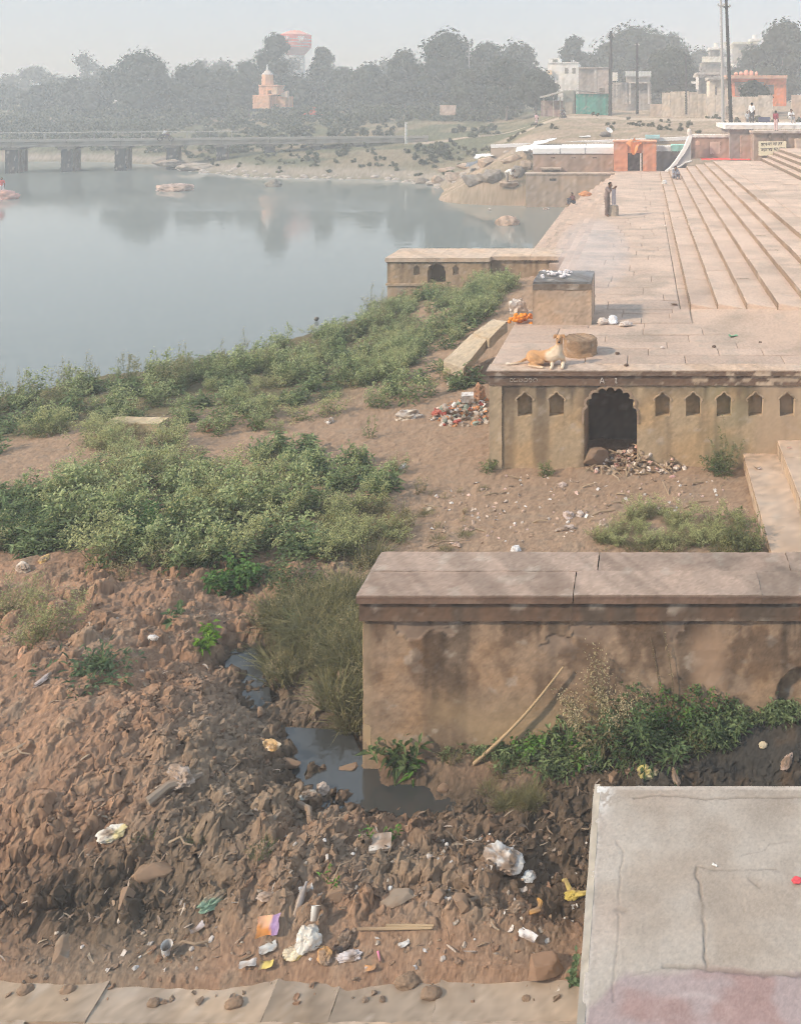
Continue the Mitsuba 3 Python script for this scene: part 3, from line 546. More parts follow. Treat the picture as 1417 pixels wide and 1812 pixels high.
for k in range(1, 8):
    x0, x1 = X1 + TR * (k - 1), X1 + TR * k + 0.02
    y = Yn(k + 1) if k < 7 else Yn(8)
    y = min(y, Yn(k)); ys_ = y; ye = 71.3 - 0.2 * k
    z = RS * k
    while y < ye - 0.1:
        y1 = min(y + ra.uniform(1.5, 3.1) * (1 if y < 45 else 2.2), ye)
        if ye - y1 < 1: y1 = ye
        v_, f_ = slab(x0 + ra.normal() * 0.006, x1, y + 0.007, y1 - 0.007, z - 0.5, z + ra.normal() * 0.005, 0.018)
        if y < ys_ + .01: v_[(v_[:, 1] < y + .1) & (v_[:, 0] < x0 + .2), 1] += Yn(k) - ys_
        part(gs, 'step_block', (v_, f_), None, 'm_stone', uv=(ra.uniform(0.5, 0.95), 0.5)); y = y1
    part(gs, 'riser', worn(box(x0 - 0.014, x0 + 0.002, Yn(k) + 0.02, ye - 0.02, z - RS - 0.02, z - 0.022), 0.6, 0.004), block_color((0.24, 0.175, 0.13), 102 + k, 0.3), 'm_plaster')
for y in np.linspace(26, 52, 9):                      # broken dark joints across the treads
    k = ra.integers(1, 6); part(gs, 'mortar_gap', slab(X1 + TR * (k - 1) + 0.05, X1 + TR * (k - 1) + 0.4, y, y + 0.025, RS * k - 0.02, RS * k + 0.006, 0.001), (0.17, 0.12, 0.09), 'm_plaster')
# inclined apron closing the near ends of the steps
vb, vt = [], []
for k in range(1, 9):
    x = X1 + TR * (k - 1); vt.append((x, Yn(k) + 0.02, (k - 1) * RS + 0.012)); vb.append((x, max(18.85, Yn(k) - 2.7), -0.03))
n = len(vt); t = np.linspace(0, 1, 9)[:, None, None]
ap = np.array(vb)[None] * (1 - t) + np.array(vt)[None] * t; ap[..., 2] = np.array(vb)[None, :, 2] + (np.array(vt)[None, :, 2] - np.array(vb)[None, :, 2]) * t[..., 0] ** 1.3
part(gs, 'sloping_apron', worn(grid(ap), 0.12, 0.006), None, 'm_stone', smooth=True, uv=(0.55, 0.5))
# upper terrace and its flight
ut = thing('upper_terrace', 'broad stone terrace at the head of the long steps', 'terrace')
part(ut, 'terrace_bed', box(X1 + TR * 7 + 0.05, 13, 24.2, 70.2, -1, RS * 7 - 0.05), block_color((0.42, 0.33, 0.26), 111))
pave(ut, 'paving_slab', X1 + TR * 7 + 0.03, 9.05, 24.2, 70.2, RS * 7, 1.9, (1.4, 2.6), 13, thick=0.14, tone=(0.5, 0.9), gap=0.02)
us = thing('upper_steps', 'short flight of steps below the painted notice', 'steps')
for j in range(4):
    a = 9.05 + 0.42 * j; z = RS * 7 + 0.25 * (j + 1)
    for y0, y1 in ((30, 42), (42.01, 52), (52.01, 60), (60.01, 69.6)):
        part(us, 'step_block', slab(a, a + 0.45 if j < 3 else a + 3, y0, y1, z - 0.5, z, 0.03), None, 'm_stone', uv=(ra.uniform(0.5, 0.8), 0.5))
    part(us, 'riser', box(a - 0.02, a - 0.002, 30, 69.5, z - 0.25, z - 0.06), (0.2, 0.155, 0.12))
# steps going down to the water
dn = thing('river_steps', 'flight of stone steps going down from the lane into the river', 'steps')
for k in range(1, 11):
    x1, x0, z = -2.31 - 0.41 * (k - 1), -2.31 - 0.41 * k, -0.292 * k
    y = 37.6 - 0.0 if k > 2 else 25.0; ye = 73.6
    while y < ye - 0.1:
        y1 = min(y + ra.uniform(2, 4.5), ye); y1 = ye if ye - y1 < 1.5 else y1
        part(dn, 'step_block', slab(x0 - 0.02, x1 - 0.004, y + 0.01, y1 - 0.01, z - 0.6, z + ra.normal() * 0.008, 0.03), None, 'm_stone', uv=(ra.uniform(0.35, 0.8), 0.5)); y = y1

# ------------------------------------------------------------------ jetty
JF, JZ = 37.4, -0.9
jt = thing('river_jetty', 'stone jetty with a small arch and two niches reaching into the river', 'jetty')
xj = lambda x: (x - CX) * JF / F
zj = lambda y: H - (y - CY) * JF / F
jn = [niche_poly(xj(x), 0.12, zj(487), 0.27) for x in (737, 806)]
ja = arch_poly(xj(772), zj(482), 0.36, 0.36, 0.38, zj(502), 7, 0.08)
jp = sbox(xj(685), xj(865), -3.6, JZ - 0.14).difference(unary_union([ja, *jn]))
jc = lambda v: lerp(plaster(v, (0.39, 0.295, 0.205), 121, 0.5, JZ - 0.1), np.array([0.12, 0.10, 0.08]), (sm(-2.6, -2.9, v[:, 2]) * 0.7)[:, None])
part(jt, 'front_wall', fine_prism(jp, JF, JF + 0.14, 0.09), jc)
part(jt, 'jetty_core', subdiv(box(xj(685) + 0.01, xj(865) - 0.01, JF + 0.9, JF + 2.3, -3.6, JZ - 0.15), 0.4), jc)
part(jt, 'inner_wall', fine_prism(sbox(xj(685) + 0.01, xj(865) - 0.01, -3.6, JZ - 0.15).difference(ja), JF + 0.142, JF + 0.89, 0.15), jc)
part(jt, 'plinth_band', worn(box(xj(685) - 0.04, xj(757) - 0.02, JF - 0.05, JF + 0.03, zj(505), zj(502)), 0.1, 0.006), block_color((0.42, 0.33, 0.24), 122))
part(jt, 'recessed_wall', subdiv(box(xj(865) + 0.02, -2.5, JF + 0.45, JF + 2.3, -3.2, JZ - 0.15), 0.12), jc)
for a, b, o in ((684, 772, 0), (773, 866, 0), (867, 935, 0.4), (936, 1012, 0.4)):
    part(jt, 'coping_slab', worn(slab(xj(a) - (0.04 if a == 684 else -0.006), xj(b) - 0.006, JF - 0.06 + o, JF + 2.4, JZ - 0.138, JZ - 0.0, 0.03), 0.12, 0.012, 5), lambda v: plaster(v, (0.50, 0.40, 0.32), 123, 0.2), 'm_plaster', 40)
part(jt, 'lower_moulding', box(xj(684), xj(866), JF - 0.025, JF + 0.02, JZ - 0.2, JZ - 0.142), (0.3, 0.23, 0.17))

# sloping slabs between the platform and the bank
for nm, pts, lab in (('stone_slab', ((785, 640, -1.62), (835, 592, -1.2), (862, 600, -1.05), (820, 652, -1.5)), 'pale sloping stone slab half buried in weeds left of the platform'),
                     ('stone_slab', ((838, 590, -1.1), (872, 566, -0.85), (897, 570, -0.7), (866, 600, -1.0)), 'smaller sloping stone slab just below the altar block')):
    q = np.array([P(*p) for p in pts]); low = q - [0, 0, 0.25]
    v = np.vstack([low, q]); f = np.array([[0, 1, 2, 3][::-1], [4, 5, 6, 7], [0, 1, 5, 4], [1, 2, 6, 5], [2, 3, 7, 6], [3, 0, 4, 7]])
    single(nm, worn((v, f), 0.12, 0.02), block_color((0.43, 0.36, 0.27), 131, 0.3), lab, 'slab')

# ------------------------------------------------------------------ altar block, drum
bl = thing('altar_block', 'square plastered altar block with a grey ashy top on the platform', 'block')
bx0, bx1, by0, by1 = -2.765, -1.325, 22.45, 23.95
part(bl, 'masonry', worn(slab(bx0, bx1, by0, by1, -0.02, 1.0, 0.02), 0.05, 0.018, 5), lambda v: plaster(v, (0.46, 0.35, 0.265), 141, 0.3, 1.1, 0.35), 'm_plaster', 40)
part(bl, 'ash_layer', worn(slab(bx0 + 0.01, bx1 - 0.01, by0 + 0.0, by1 - 0.02, 1.0, 1.06, 0.02), 0.05, 0.012, 6), lambda v: plaster(v, (0.17, 0.18, 0.195), 142, 0.5), 'm_plaster', 40)
part(bl, 'stain_band', worn(box(bx0 + 0.004, bx1 + 0.006, by0 - 0.012, by0 + 0.02, 0.88, 1.0), 0.04, 0.012, 7), lambda v: plaster(v, (0.2, 0.165, 0.14), 143, 0.4), 'm_plaster', 40)
a = np.arange(0, 13) * 2 * np.pi / 12
dm = lathe([(0, 0.36), (0.33, 0.36), (0.365, 0.335), (0.37, 0.2), (0.36, 0.1), (0.375, 0.0), (0, -0.02)], (-1.41, 19.85, 0.0), 8)
single('stone_drum', worn(dm, 0.04, 0.018, 6), lambda v: plaster(v, np.array([0.36, 0.245, 0.16]), 144, 0.7, 0.5, 0.4), 'low round weathered stone drum behind the resting dog', 'drum', 'm_plaster', 35)
post = lathe([(0, 0.52), (0.2, 0.52), (0.25, 0.48), (0.26, 0.3), (0.25, 0), (0, -0.02)], P(1085, 382, 0), 12)
single('stone_drum', worn(post, 0.08, 0.02, 4), lambda v: plaster(v, (0.5, 0.42, 0.34), 145, 0.3), 'small pale stone drum behind the standing man', 'drum', 'm_plaster', 35)

# ------------------------------------------------------------------ walls and shrine at the far end of the lane
def hbox(x0, x1, yt, yb, Y, d):
    a, b = Q(x0, yt, Y), Q(x1, yb, Y); return box(a[0], b[0], Y, Y + d, b[2], a[2])
def cbox(parent, name, x0, x1, yt, yb, Y, d, col, seed=0, edge=0.25, **k):
    return part(parent, name, subdiv(hbox(x0, x1, yt, yb, Y, d), edge), col if callable(col) else block_color(col, 150 + seed, 0.3), **k)
gw = thing('ghat_end_wall', 'brown wall with a broad white coping left of the orange shrine', 'wall')
cbox(gw, 'masonry', 943, 1085, 273, 307, 75, 1.2, (0.36, 0.265, 0.215), 1)
for a, b in ((942, 990), (991, 1035), (1036, 1086)):
    v, f = hbox(a, b, 263 - (a - 942) * 0.022, 272.5, 74.9, 1.4); v[[4, 5], 1] += 0.0; v[[6, 7], 2] += 0.25
    part(gw, 'white_coping', worn((v, f), 0.3, 0.02), (0.74, 0.75, 0.76))
for x in (978, 1015, 1052): cbox(gw, 'niche_hood', x - 4, x + 3, 278, 280, 74.93, 0.06, (0.16, 0.12, 0.1), 2)
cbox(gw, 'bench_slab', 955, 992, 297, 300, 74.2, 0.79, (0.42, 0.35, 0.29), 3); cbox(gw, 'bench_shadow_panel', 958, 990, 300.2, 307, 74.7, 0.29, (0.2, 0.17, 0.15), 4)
lg = thing('stone_ledge', 'low stone ledge above the waterline below the brown wall', 'ledge')
cbox(lg, 'ledge_wall', 930, 1092, 309, 375, 73.6, 2, (0.37, 0.30, 0.24), 5); cbox(lg, 'ledge_top', 928, 1093, 306.5, 308.8, 73.5, 1.4, (0.46, 0.39, 0.33), 6)
cbox(lg, 'drain_hole', 972, 984, 316, 320, 73.57, 0.05, (0.07, 0.065, 0.06), 7)
sh = thing('shrine', 'orange painted shrine with a dark doorway at the far end of the lane', 'shrine')
OR = (0.62, 0.265, 0.165)
cbox(sh, 'pillar', 1085.5, 1110, 252, 303, 73, 2.2, OR, 8); cbox(sh, 'pillar', 1137, 1161, 252, 303, 73, 2.2, OR, 9)
cbox(sh, 'lintel', 1110.2, 1136.8, 254, 271, 73.1, 2.0, OR, 10); cbox(sh, 'doorway', 1110.2, 1136.8, 271.2, 303, 74.2, 0.9, (0.16, 0.12, 0.115), 11)
cbox(sh, 'roof_slab', 1084, 1162, 249.5, 251.8, 72.9, 2.5, (0.66, 0.33, 0.22), 12)
part(sh, 'door_post', tube([Q(1133.5, 303, 73.05), Q(1133.5, 271, 73.05)], 0.07, 6), (0.72, 0.66, 0.6))
fl = grid(np.array([[Q(1122 + (u - 0.5) * w * (1 + .25 * math.sin(7 * u + t * 9)), 246 + 27 * t + 2.2 * math.sin(9 * u + 2 * t), 72.95 - 0.12 * math.sin(6 * u + 3 * t)) for u in np.linspace(0, 1, 13)] for t, w in zip(np.linspace(0, 1, 10), (9, 18, 25, 22, 18, 15, 11, 10, 7, 3))]))
part(sh, 'orange_drape', fl, (0.85, 0.33, 0.12), 'm_gloss', True)
rw = thing('ghat_end_wall', 'shaded wall right of the orange shrine with white and turquoise coping', 'wall')
cbox(rw, 'masonry', 1161.5, 1216, 268, 303, 74.5, 1.2, (0.24, 0.22, 0.225), 13); cbox(rw, 'white_coping', 1161.5, 1187, 259, 267.8, 74.4, 1.5, (0.74, 0.75, 0.76), 14)
cbox(rw, 'turquoise_coping', 1187.5, 1217, 256.5, 267.8, 74.4, 1.5, (0.30, 0.60, 0.56), 15)
bp = thing('road_parapet', 'long low parapet with a white top line behind the shrine', 'parapet')
q0, q1 = Q(868, 258, 86), Q(1225, 243.5, 84)
for t0, t1 in ((0, .3), (.302, .62), (.622, 1)):
    a, b = q0 + (q1 - q0) * t0, q0 + (q1 - q0) * t1
    for nm, za, zb, cc, e in (('masonry', -2.0, -0.22, (0.40, 0.33, 0.27), 0), ('white_coping', -0.215, 0.1, (0.72, 0.72, 0.73), 0.06)):
        v = np.array([[a[0], a[1] - e, a[2] + za], [b[0], b[1] - e, b[2] + za], [b[0], b[1] + .5 + e, b[2] + za], [a[0], a[1] + .5 + e, a[2] + za], [a[0], a[1] - e, a[2] + zb], [b[0], b[1] - e, b[2] + zb], [b[0], b[1] + .5 + e, b[2] + zb], [a[0], a[1] + .5 + e, a[2] + zb]])
        part(bp, nm, subdiv((v, box(0, 1, 0, 1, 0, 1)[1]), 0.5), cc)
single('turquoise_slab', worn(hbox(1142, 1167, 239.5, 245, 83.6, 0.9), 0.3, 0.03), (0.36, 0.58, 0.62), 'turquoise painted block standing on the long parapet', 'block')
# low temple wall and the building with the notice
tw = thing('temple_wall', 'low orange brown wall with white coping behind the red carpet', 'wall')
cbox(tw, 'masonry', 1223, 1291, 243.5, 281, 73, 0.9, (0.42, 0.29, 0.235), 16); cbox(tw, 'white_coping', 1221, 1291, 238.5, 243.2, 72.9, 1.2, (0.74, 0.72, 0.70), 17)
cbox(tw, 'pale_panel', 1256, 1274, 251, 272, 72.95, 0.04, (0.6, 0.47, 0.4), 18); cbox(tw, 'pale_niche', 1230, 1238, 249, 257, 72.95, 0.04, (0.6, 0.4, 0.3), 19)
cbox(tw, 'corner_post', 1217.5, 1223, 236, 285, 72.8, 0.6, (0.42, 0.36, 0.32), 20)
cb = thing('notice_building', 'low flat roofed building with a pale painted notice on its front', 'building')
cbox(cb, 'recessed_wall', 1291.2, 1333, 229, 283, 72.2, 8, (0.28, 0.245, 0.235), 21); cbox(cb, 'roof_edge', 1283, 1450, 221, 228.7, 71.9, 9, (0.70, 0.69, 0.68), 22)
cbox(cb, 'corner_pillar', 1310, 1330, 240, 283, 71.9, 0.35, (0.40, 0.29, 0.245), 23)
cbox(cb, 'front_wall', 1333.2, 1450, 236, 290, 70, 2.2, (0.31, 0.235, 0.20), 24); cbox(cb, 'eave_slab', 1331, 1452, 232, 235.8, 69.7, 2.4, (0.47, 0.41, 0.38), 25)
for x in (1362, 1388): cbox(cb, 'bracket', x - 2.5, x + 2.5, 236, 250, 69.85, 0.14, (0.16, 0.12, 0.1), 26)
cbox(cb, 'side_pillar', 1408, 1420, 246, 300, 69.2, 0.7, (0.52, 0.42, 0.36), 27)
nb = thing('painted_notice', 'cream notice board with two lines of dark lettering', 'sign')
v, f = hbox(1342, 1391, 250, 276, 69.75, 0.06); v[[1, 2], 2] += 0.12; part(nb, 'board', (v, f), (0.76, 0.70, 0.52))
rs = rng(77); glyphs = []
for row, (yy, x0, x1) in enumerate(((257, 1346, 1388), (266.5, 1346, 1388))):   # two hand painted lines hung from a head bar, not readable in the photograph
    x = x0
    while x < x1 - 3:
        w = rs.uniform(7, 12); e = min(x + w, x1)
        glyphs.append(tube([Q(x, yy - 3 - (x - 1342) * .05, 69.735), Q(e, yy - 3 - (e - 1342) * .05, 69.735)], 0.022, 4))
        u = x + 1
        while u < e - 0.6:
            z0 = yy - 3 - (u - 1342) * .05
            glyphs.append(tube([Q(u + rs.uniform(-.2, 1.2), z0, 69.735), Q(u + rs.uniform(-.9, .9), z0 + 2.0, 69.735), Q(u + rs.uniform(-1, 1), z0 + 3.4, 69.735), Q(u + .8, z0 + rs.uniform(3.5, 5.2), 69.735)], 0.022, 4)); u += rs.uniform(1.7, 2.6)
        x = e + 1.6
part(nb, 'lettering', join(*glyphs), (0.09, 0.07, 0.07))
rc = np.array([[Q(1240 + 82 * u, 276 + 5 * t + 1.5 * u, 0) for u in np.linspace(0, 1, 20)] for t in np.linspace(0, 1, 4)])
rcg = np.array([[[*P(1236 + 86 * u + 6 * (1 - t), 284 - 6.5 * t, 1.05)[:2], 1.065 + 0.05 * math.sin(u * 23 + t * 3) ** 2] for u in np.linspace(0, 1, 30)] for t in np.linspace(0, 1, 6)])
single('red_carpet', grid(rcg), (0.60, 0.10, 0.09), 'red carpet strip spread before the low temple wall', 'carpet', 'm_plaster', True)

scene['smoke_air'] = {'type': 'homogeneous', 'albedo': {'type': 'rgb', 'value': [0.90, 0.93, 0.97]}, 'sigma_t': {'type': 'rgb', 'value': [0.22, 0.24, 0.27]}}
scene['smoke'] = {'type': 'sphere', 'to_world': T().translate([-1.35, 23.6, 1.52]).rotate([0, 1, 0], -14).scale([1.0, 0.55, 0.34]), 'bsdf': {'type': 'null'}, 'interior': {'type': 'ref', 'id': 'smoke_air'}, 'exterior': {'type': 'ref', 'id': 'air'}}
tag('smoke', 'thin bluish smoke drifting off the altar block', 'smoke', kind='stuff')
# ------------------------------------------------------------------ causeway bridge
br = thing('causeway_bridge', 'long low grey causeway bridge on wall piers crossing the far reach of the river', 'bridge')
A, B = np.array([-76.3, 109.0]), np.array([-33.5, 126.0]); dv = (B - A) / 8; dn_ = dv / np.linalg.norm(dv); pn = np.array([-dn_[1], dn_[0]])
bt = lambda t: A + dv * t
zd = lambda t: 0.19 - 0.02 * t
def obox(c, along, across, z0, z1, off=0.0):
    o = np.array([[-along / 2, off], [along / 2, off], [along / 2, off + across], [-along / 2, off + across]])
    xy = c + o[:, :1] * dn_ + o[:, 1:] * pn
    return np.vstack([np.column_stack([xy, np.full(4, z0)]), np.column_stack([xy, np.full(4, z1)])]), box(0, 1, 0, 1, 0, 1)[1]
bc = lambda v: plaster(v, (0.30, 0.29, 0.26), 161, 0.35, 1.0)
for i in range(-3, 9):
    t = i + 0.0; z = zd(t)
    c = bt(t + 0.5) if i < 8 else bt(8.3)
    part(br, 'deck_span', subdiv(obox(c, (np.linalg.norm(dv) - 0.06) * (1 if i < 8 else .55), 5.0, z, z + 0.62), 0.8), bc)
    part(br, 'kerb_beam', subdiv(obox(c, (np.linalg.norm(dv) - 0.05) * (1 if i < 8 else .55), 0.35, z + 0.625, z + 0.95, -0.1), 0.8), (0.36, 0.345, 0.31))
    part(br, 'pier', subdiv(obox(bt(t), 1.25, 4.6, -4.6, z - 0.3, 0.15), 0.5), lambda v: plaster(v, (0.24, 0.20, 0.165), 162, 0.4))
    part(br, 'pier_nose', subdiv(obox(bt(t), 1.30, 0.06, -4.6, z - 0.3, 0.08), 0.5), lambda v: plaster(v, (0.07, 0.075, 0.08), 163, 0.5))
    part(br, 'pier_cap', obox(bt(t), 1.9, 5.0, z - 0.298, z - 0.004, 0.0), (0.14, 0.13, 0.115))
rp = [(*(bt(t) + pn * 0.1), zd(t) + 1.75 + 0.03 * math.sin(t * 5)) for t in np.linspace(-3, 4.35, 30)]
part(br, 'rail', tube(rp, 0.055, 5), (0.50, 0.49, 0.45))
for t in np.arange(-3, 4.4, 0.45): part(br, 'rail_post', tube([(*(bt(t) + pn * 0.1), zd(t) + 0.9), (*(bt(t) + pn * 0.1), zd(t) + 1.75)], 0.045, 4), (0.36, 0.35, 0.32))
q = Q(718, 247, 123); single('marker_post', tube([q - [0, 0, .6], Q(718, 216, 123)], 0.13, 6), (0.78, 0.78, 0.77), 'white marker post at the right end of the bridge', 'post')

# ------------------------------------------------------------------ trees of the far bank
def leaf_quads(p, d, L, W, droop, r):
    """Pointed folded leaves: positions, directions, lengths, widths."""
    d = d / (np.linalg.norm(d, axis=1, keepdims=True) + 1e-9); L = np.broadcast_to(L, len(p))[:, None]; W = np.broadcast_to(W, len(p))[:, None]
    s = np.cross(d, r.normal(size=d.shape) * 0.35 + [0, 0, 1]); s /= np.linalg.norm(s, axis=1, keepdims=True) + 1e-9
    mid = p + d * L * 0.45; tip = p + d * L; tip[:, 2] -= droop * L[:, 0]
    v = np.stack([p, mid + s * W * .5, tip, mid - s * W * .5], 1).reshape(-1, 3)
    k = np.arange(len(p))[:, None] * 4
    return v, np.vstack([k + [0, 1, 2], k + [0, 2, 3]])
def crown(cx, cy, z0, z1, w, seed, lobes=38, per=75, leaf=0.5, shape=0.0, col=(0.055, 0.075, 0.042), cores=True):
    r = rng(seed); P_, C_ = [], []
    n = lobes; h = z1 - z0
    t = r.uniform(0, 1, n); a = r.uniform(0, 2 * np.pi, n)
    prof = np.sqrt(np.clip(1 - (2 * t - 0.95 + 0.25 * shape) ** 2, 0.06, 1)) * (1 - shape * 0.65 * t)
    rad = w / 2 * prof * np.sqrt(r.uniform(0.1, 1, n)) * 0.82
    c = np.stack([cx + rad * np.cos(a), cy + rad * np.sin(a) * 0.8, z0 + h * (0.10 + 0.82 * t)], 1)
    lr = (0.16 + 0.13 * r.uniform(size=n)) * min(w, h * 1.15) * (1 - 0.4 * shape * t)
    k = r.integers(0, n, n * per); d = r.normal(size=(n * per, 3)); d /= np.linalg.norm(d, axis=1, keepdims=True); d[:, 2] = d[:, 2] * 0.85 + 0.12
    p = c[k] + d * (lr[k] * (0.25 + 0.75 * r.uniform(size=n * per) ** 0.6))[:, None]
    ok = p[:, 2] > z0 - 0.5; p, d, kk = p[ok], d[ok], k[ok]; kk0 = kk; m = len(p)
    rd = d[:m] if len(d) == m else (p - c[kk0]) ; rd = rd / (np.linalg.norm(rd, axis=1, keepdims=True) + 1e-9); rd = rd + r.normal(size=(m, 3)) * .28
    q = r.normal(size=(m, 3)); q -= rd * (q * rd).sum(1, keepdims=True) / (rd * rd).sum(1, keepdims=True); q /= np.linalg.norm(q, axis=1, keepdims=True) + 1e-9
    L = (leaf * r.uniform(0.6, 1.4, m))[:, None]; w_ = np.cross(rd, q); w_ /= np.linalg.norm(w_, axis=1, keepdims=True) + 1e-9
    v = np.stack([p - q * L * .5, p - w_ * L * .34, p + q * L * .5, p + w_ * L * .34], 1).reshape(-1, 3); k4 = np.arange(m)[:, None] * 4; f = np.vstack([k4 + [0, 1, 2], k4 + [0, 2, 3]])
    g = np.asarray(col) * (1 + 0.5 * (r.uniform(size=(n, 1)) - 0.5)) * [1, 1, 1]
    cc = np.repeat(g[kk] * (0.93 + 0.14 * r.uniform(size=(m, 1))), 4, 0)
    if not cores: return (v, f), np.clip(cc, 0, 1), c, lr
    cs = []
    for i in range(n):
        q_ = rock((1.15 * lr[i], 1.15 * lr[i], 1.0 * lr[i]), seed * 3 + i, c[i], 1, .5, 1.4); cs.append(q_)
    cv, cf = join((v, f), *cs); kc = np.repeat(g * 0.85, [len(q_[0]) for q_ in cs], 0)
    return (cv, cf), np.clip(np.vstack([cc, kc]), 0, 1), c, lr
def tree(x, ytop, wpx, Y, label, seed, shape=0.0, bole=0.22, zb=None, leaf=0.5, per=75, lobes=38, col=(0.055, 0.075, 0.042), group=None):
    X = (x - CX) * Y / F; g = float(ground_z(np.array([X]), np.array([Y]))[0]) if zb is None else zb
    top = H - (ytop - CY) * Y / F; w = wpx * Y / F
    t = thing('tree', label, 'tree', group)
    m, c, cen, lr = crown(X, Y, g + (top - g) * bole, top, w, seed, lobes, per, leaf, shape, col)
    scene[f'{t}__crown'] = mikit.ply(m, 'm_tree', True, color=c)
    r = rng(seed + 500); br_ = []
    zt = g + (top - g) * (0.55 + .2 * shape)
    pts = [(X, Y, g - 0.3), (X + r.normal() * .1, Y, g + (zt - g) * .4), (X + r.normal() * .3, Y + r.normal() * .3, zt)]
    rr = 0.045 * (top - g) ** 0.75 * 0.6
    br_.append(tube(pts, [rr * 1.4, rr, rr * .45], 7))
    for i in r.choice(len(cen), 9, replace=False):
        s = r.uniform(0.25, 0.9); b = np.array(pts[0]) * (1 - s) + np.array(pts[2]) * s
        br_.append(tube([b, (b + cen[i]) / 2 + [0, 0, .2], cen[i]], [rr * .45, rr * .3, rr * .1], 4))
    part(t, 'trunk', join(*br_), (0.16, 0.13, 0.105), 'm_plaster')
TREES = [(14, 152, 46, 205, 'small round hazy tree at the left edge of the far bank', 0), (92, 151, 58, 195, 'hazy tree second from the left on the far bank', 0), (158, 146, 84, 190, 'broad low hazy tree left of the tallest left hand tree', 0),
    (248, 95, 112, 178, 'tall broad crowned tree standing above the bridge on the left', 0), (338, 116, 92, 180, 'round tree right of the tall broad crowned tree', 0), (404, 124, 84, 182, 'lower tree left of the peach temple', 0),
    (489, 60, 96, 186, 'tall ragged dark tree behind the peach temple', .5), (440, 108, 62, 190, 'tree between the temple and the lower tree on its left', 0), (572, 76, 70, 190, 'dark tapering tree right of the water tower', .6), (610, 128, 70, 186, 'small tree right of the dark tapering tree', 0), (655, 120, 88, 178, 'low round tree below the short pole on the far bank', 0),
    (716, 92, 78, 176, 'upright tree left of the tallest middle tree', .2), (790, 63, 122, 172, 'tallest tree in the middle of the far bank', 0), (862, 82, 84, 178, 'tree just right of the tallest middle tree', 0), (912, 74, 92, 185, 'pale hazy tree behind the middle trees', 0), (896, 112, 96, 150, 'dark spreading tree left of the roadside stall', 0), (835, 128, 88, 158, 'low tree with pale trunks beside the road', 0), (948, 128, 84, 142, 'dense tree behind the roadside stall', 0),
    (1013, 64, 62, 190, 'round topped tree behind the white house', 0), (1120, 52, 140, 186, 'great domed tree behind the small houses', 0), (1068, 92, 84, 196, 'hazy tree left of the great domed tree', 0), (1186, 62, 74, 200, 'pale thin tree right of the great domed tree', 0), (1192, 88, 96, 150, 'dark tree growing behind the long boundary wall', 0),
    (1384, 44, 130, 165, 'large tree at the right edge behind the orange house', 0), (1340, 92, 100, 172, 'lower tree left of the large right edge tree', 0), (1240, 92, 90, 230, 'distant hazy tree beyond the white upper house', 0), (1330, 148, 62, 121, 'small dark tree in front of the orange house', 0)]
for i, (x, yt, w, Y, lab, shp) in enumerate(TREES):
    g = (0.062, 0.078, 0.05) if i % 3 else (0.05, 0.07, 0.045)
    near = Y < 160
    tree(x, yt, w, Y, lab, 300 + i, shp, 0.10 if Y > 160 else 0.22, leaf=0.72 if Y > 160 else 0.5, per=130, lobes=44 if w > 80 else 26, col=g)
# bushes that no one could count along the far bank, and the wood that closes the horizon
r = rng(91); V, C = [], []; n0 = 0; Fs = []
def bush_at(X, Y, w, h, seed, col, lobes=7, per=26, leaf=0.45):
    global n0
    g = float(ground_z(np.array([X]), np.array([Y]))[0])
    m, c, _, _ = crown(X, Y, g - 0.2 * h, g + h, w, seed, lobes, per, leaf, 0, col, lobes > 10)
    V.append(m[0]); Fs.append(m[1] + n0); C.append(c); n0 += len(m[0])
for i in range(640):
    X = r.uniform(-128, -22); Y = shore(X) + 6 + 60 * r.uniform() ** 0.8
    if Y > 180: continue
    if abs((Y - 109) - (X + 76.3) * .397) < 6 and X < -30: continue
    if X > -50 and r.uniform() < 0.6 and Y < 150: continue
    h = r.uniform(0.8, 2.4) * (1.3 if Y > 150 else 0.8); bush_at(X, Y, h * r.uniform(1.6, 3), h, 400 + i, (0.10, 0.115, 0.065) if r.uniform() < .6 else (0.085, 0.095, 0.06))
for i in range(70):
    X = r.uniform(-24, 26); Y = r.uniform(92, 116); h = r.uniform(0.2, 0.7)
    bush_at(X, Y, h * 2.5, h, 800 + i, (0.15, 0.14, 0.085), 4, 18, 0.3)
for i in range(60):
    X = r.uniform(-58, -20); d = r.uniform(2, 22); h = r.uniform(0.25, 0.8)
    bush_at(X, shore(X) + d, h * 3, h, 900 + i, (0.13, 0.135, 0.08), 4, 18, 0.35)
scene['bank_scrub'] = mikit.ply((np.vstack(V), np.vstack(Fs)), 'm_tree', True, color=np.vstack(C)); tag('bank_scrub', 'grey green scrub covering the far river bank', 'scrub', kind='stuff')
V, C, Fs, n0 = [], [], [], 0
for i in range(64):
    X = -215 + 5.6 * i + r.normal() * 2; Y = r.uniform(235, 300); h = r.uniform(8, 15)
    bush_at(X, Y, r.uniform(9, 15), h * (1 if X < 30 else 1.5), 1000 + i, (0.06, 0.075, 0.05), 16, 60, 0.9)
for i in range(30):
    X = -125 + 5.1 * i + r.normal() * 2; bush_at(X, r.uniform(186, 215), r.uniform(8, 12), r.uniform(5, 8.5), 1100 + i, (0.06, 0.075, 0.05), 16, 60, 0.8)
scene['distant_woodland'] = mikit.ply((np.vstack(V), np.vstack(Fs)), 'm_tree', True, color=np.vstack(C)); tag('distant_woodland', 'hazy belt of woodland closing the horizon', 'woodland', kind='stuff')

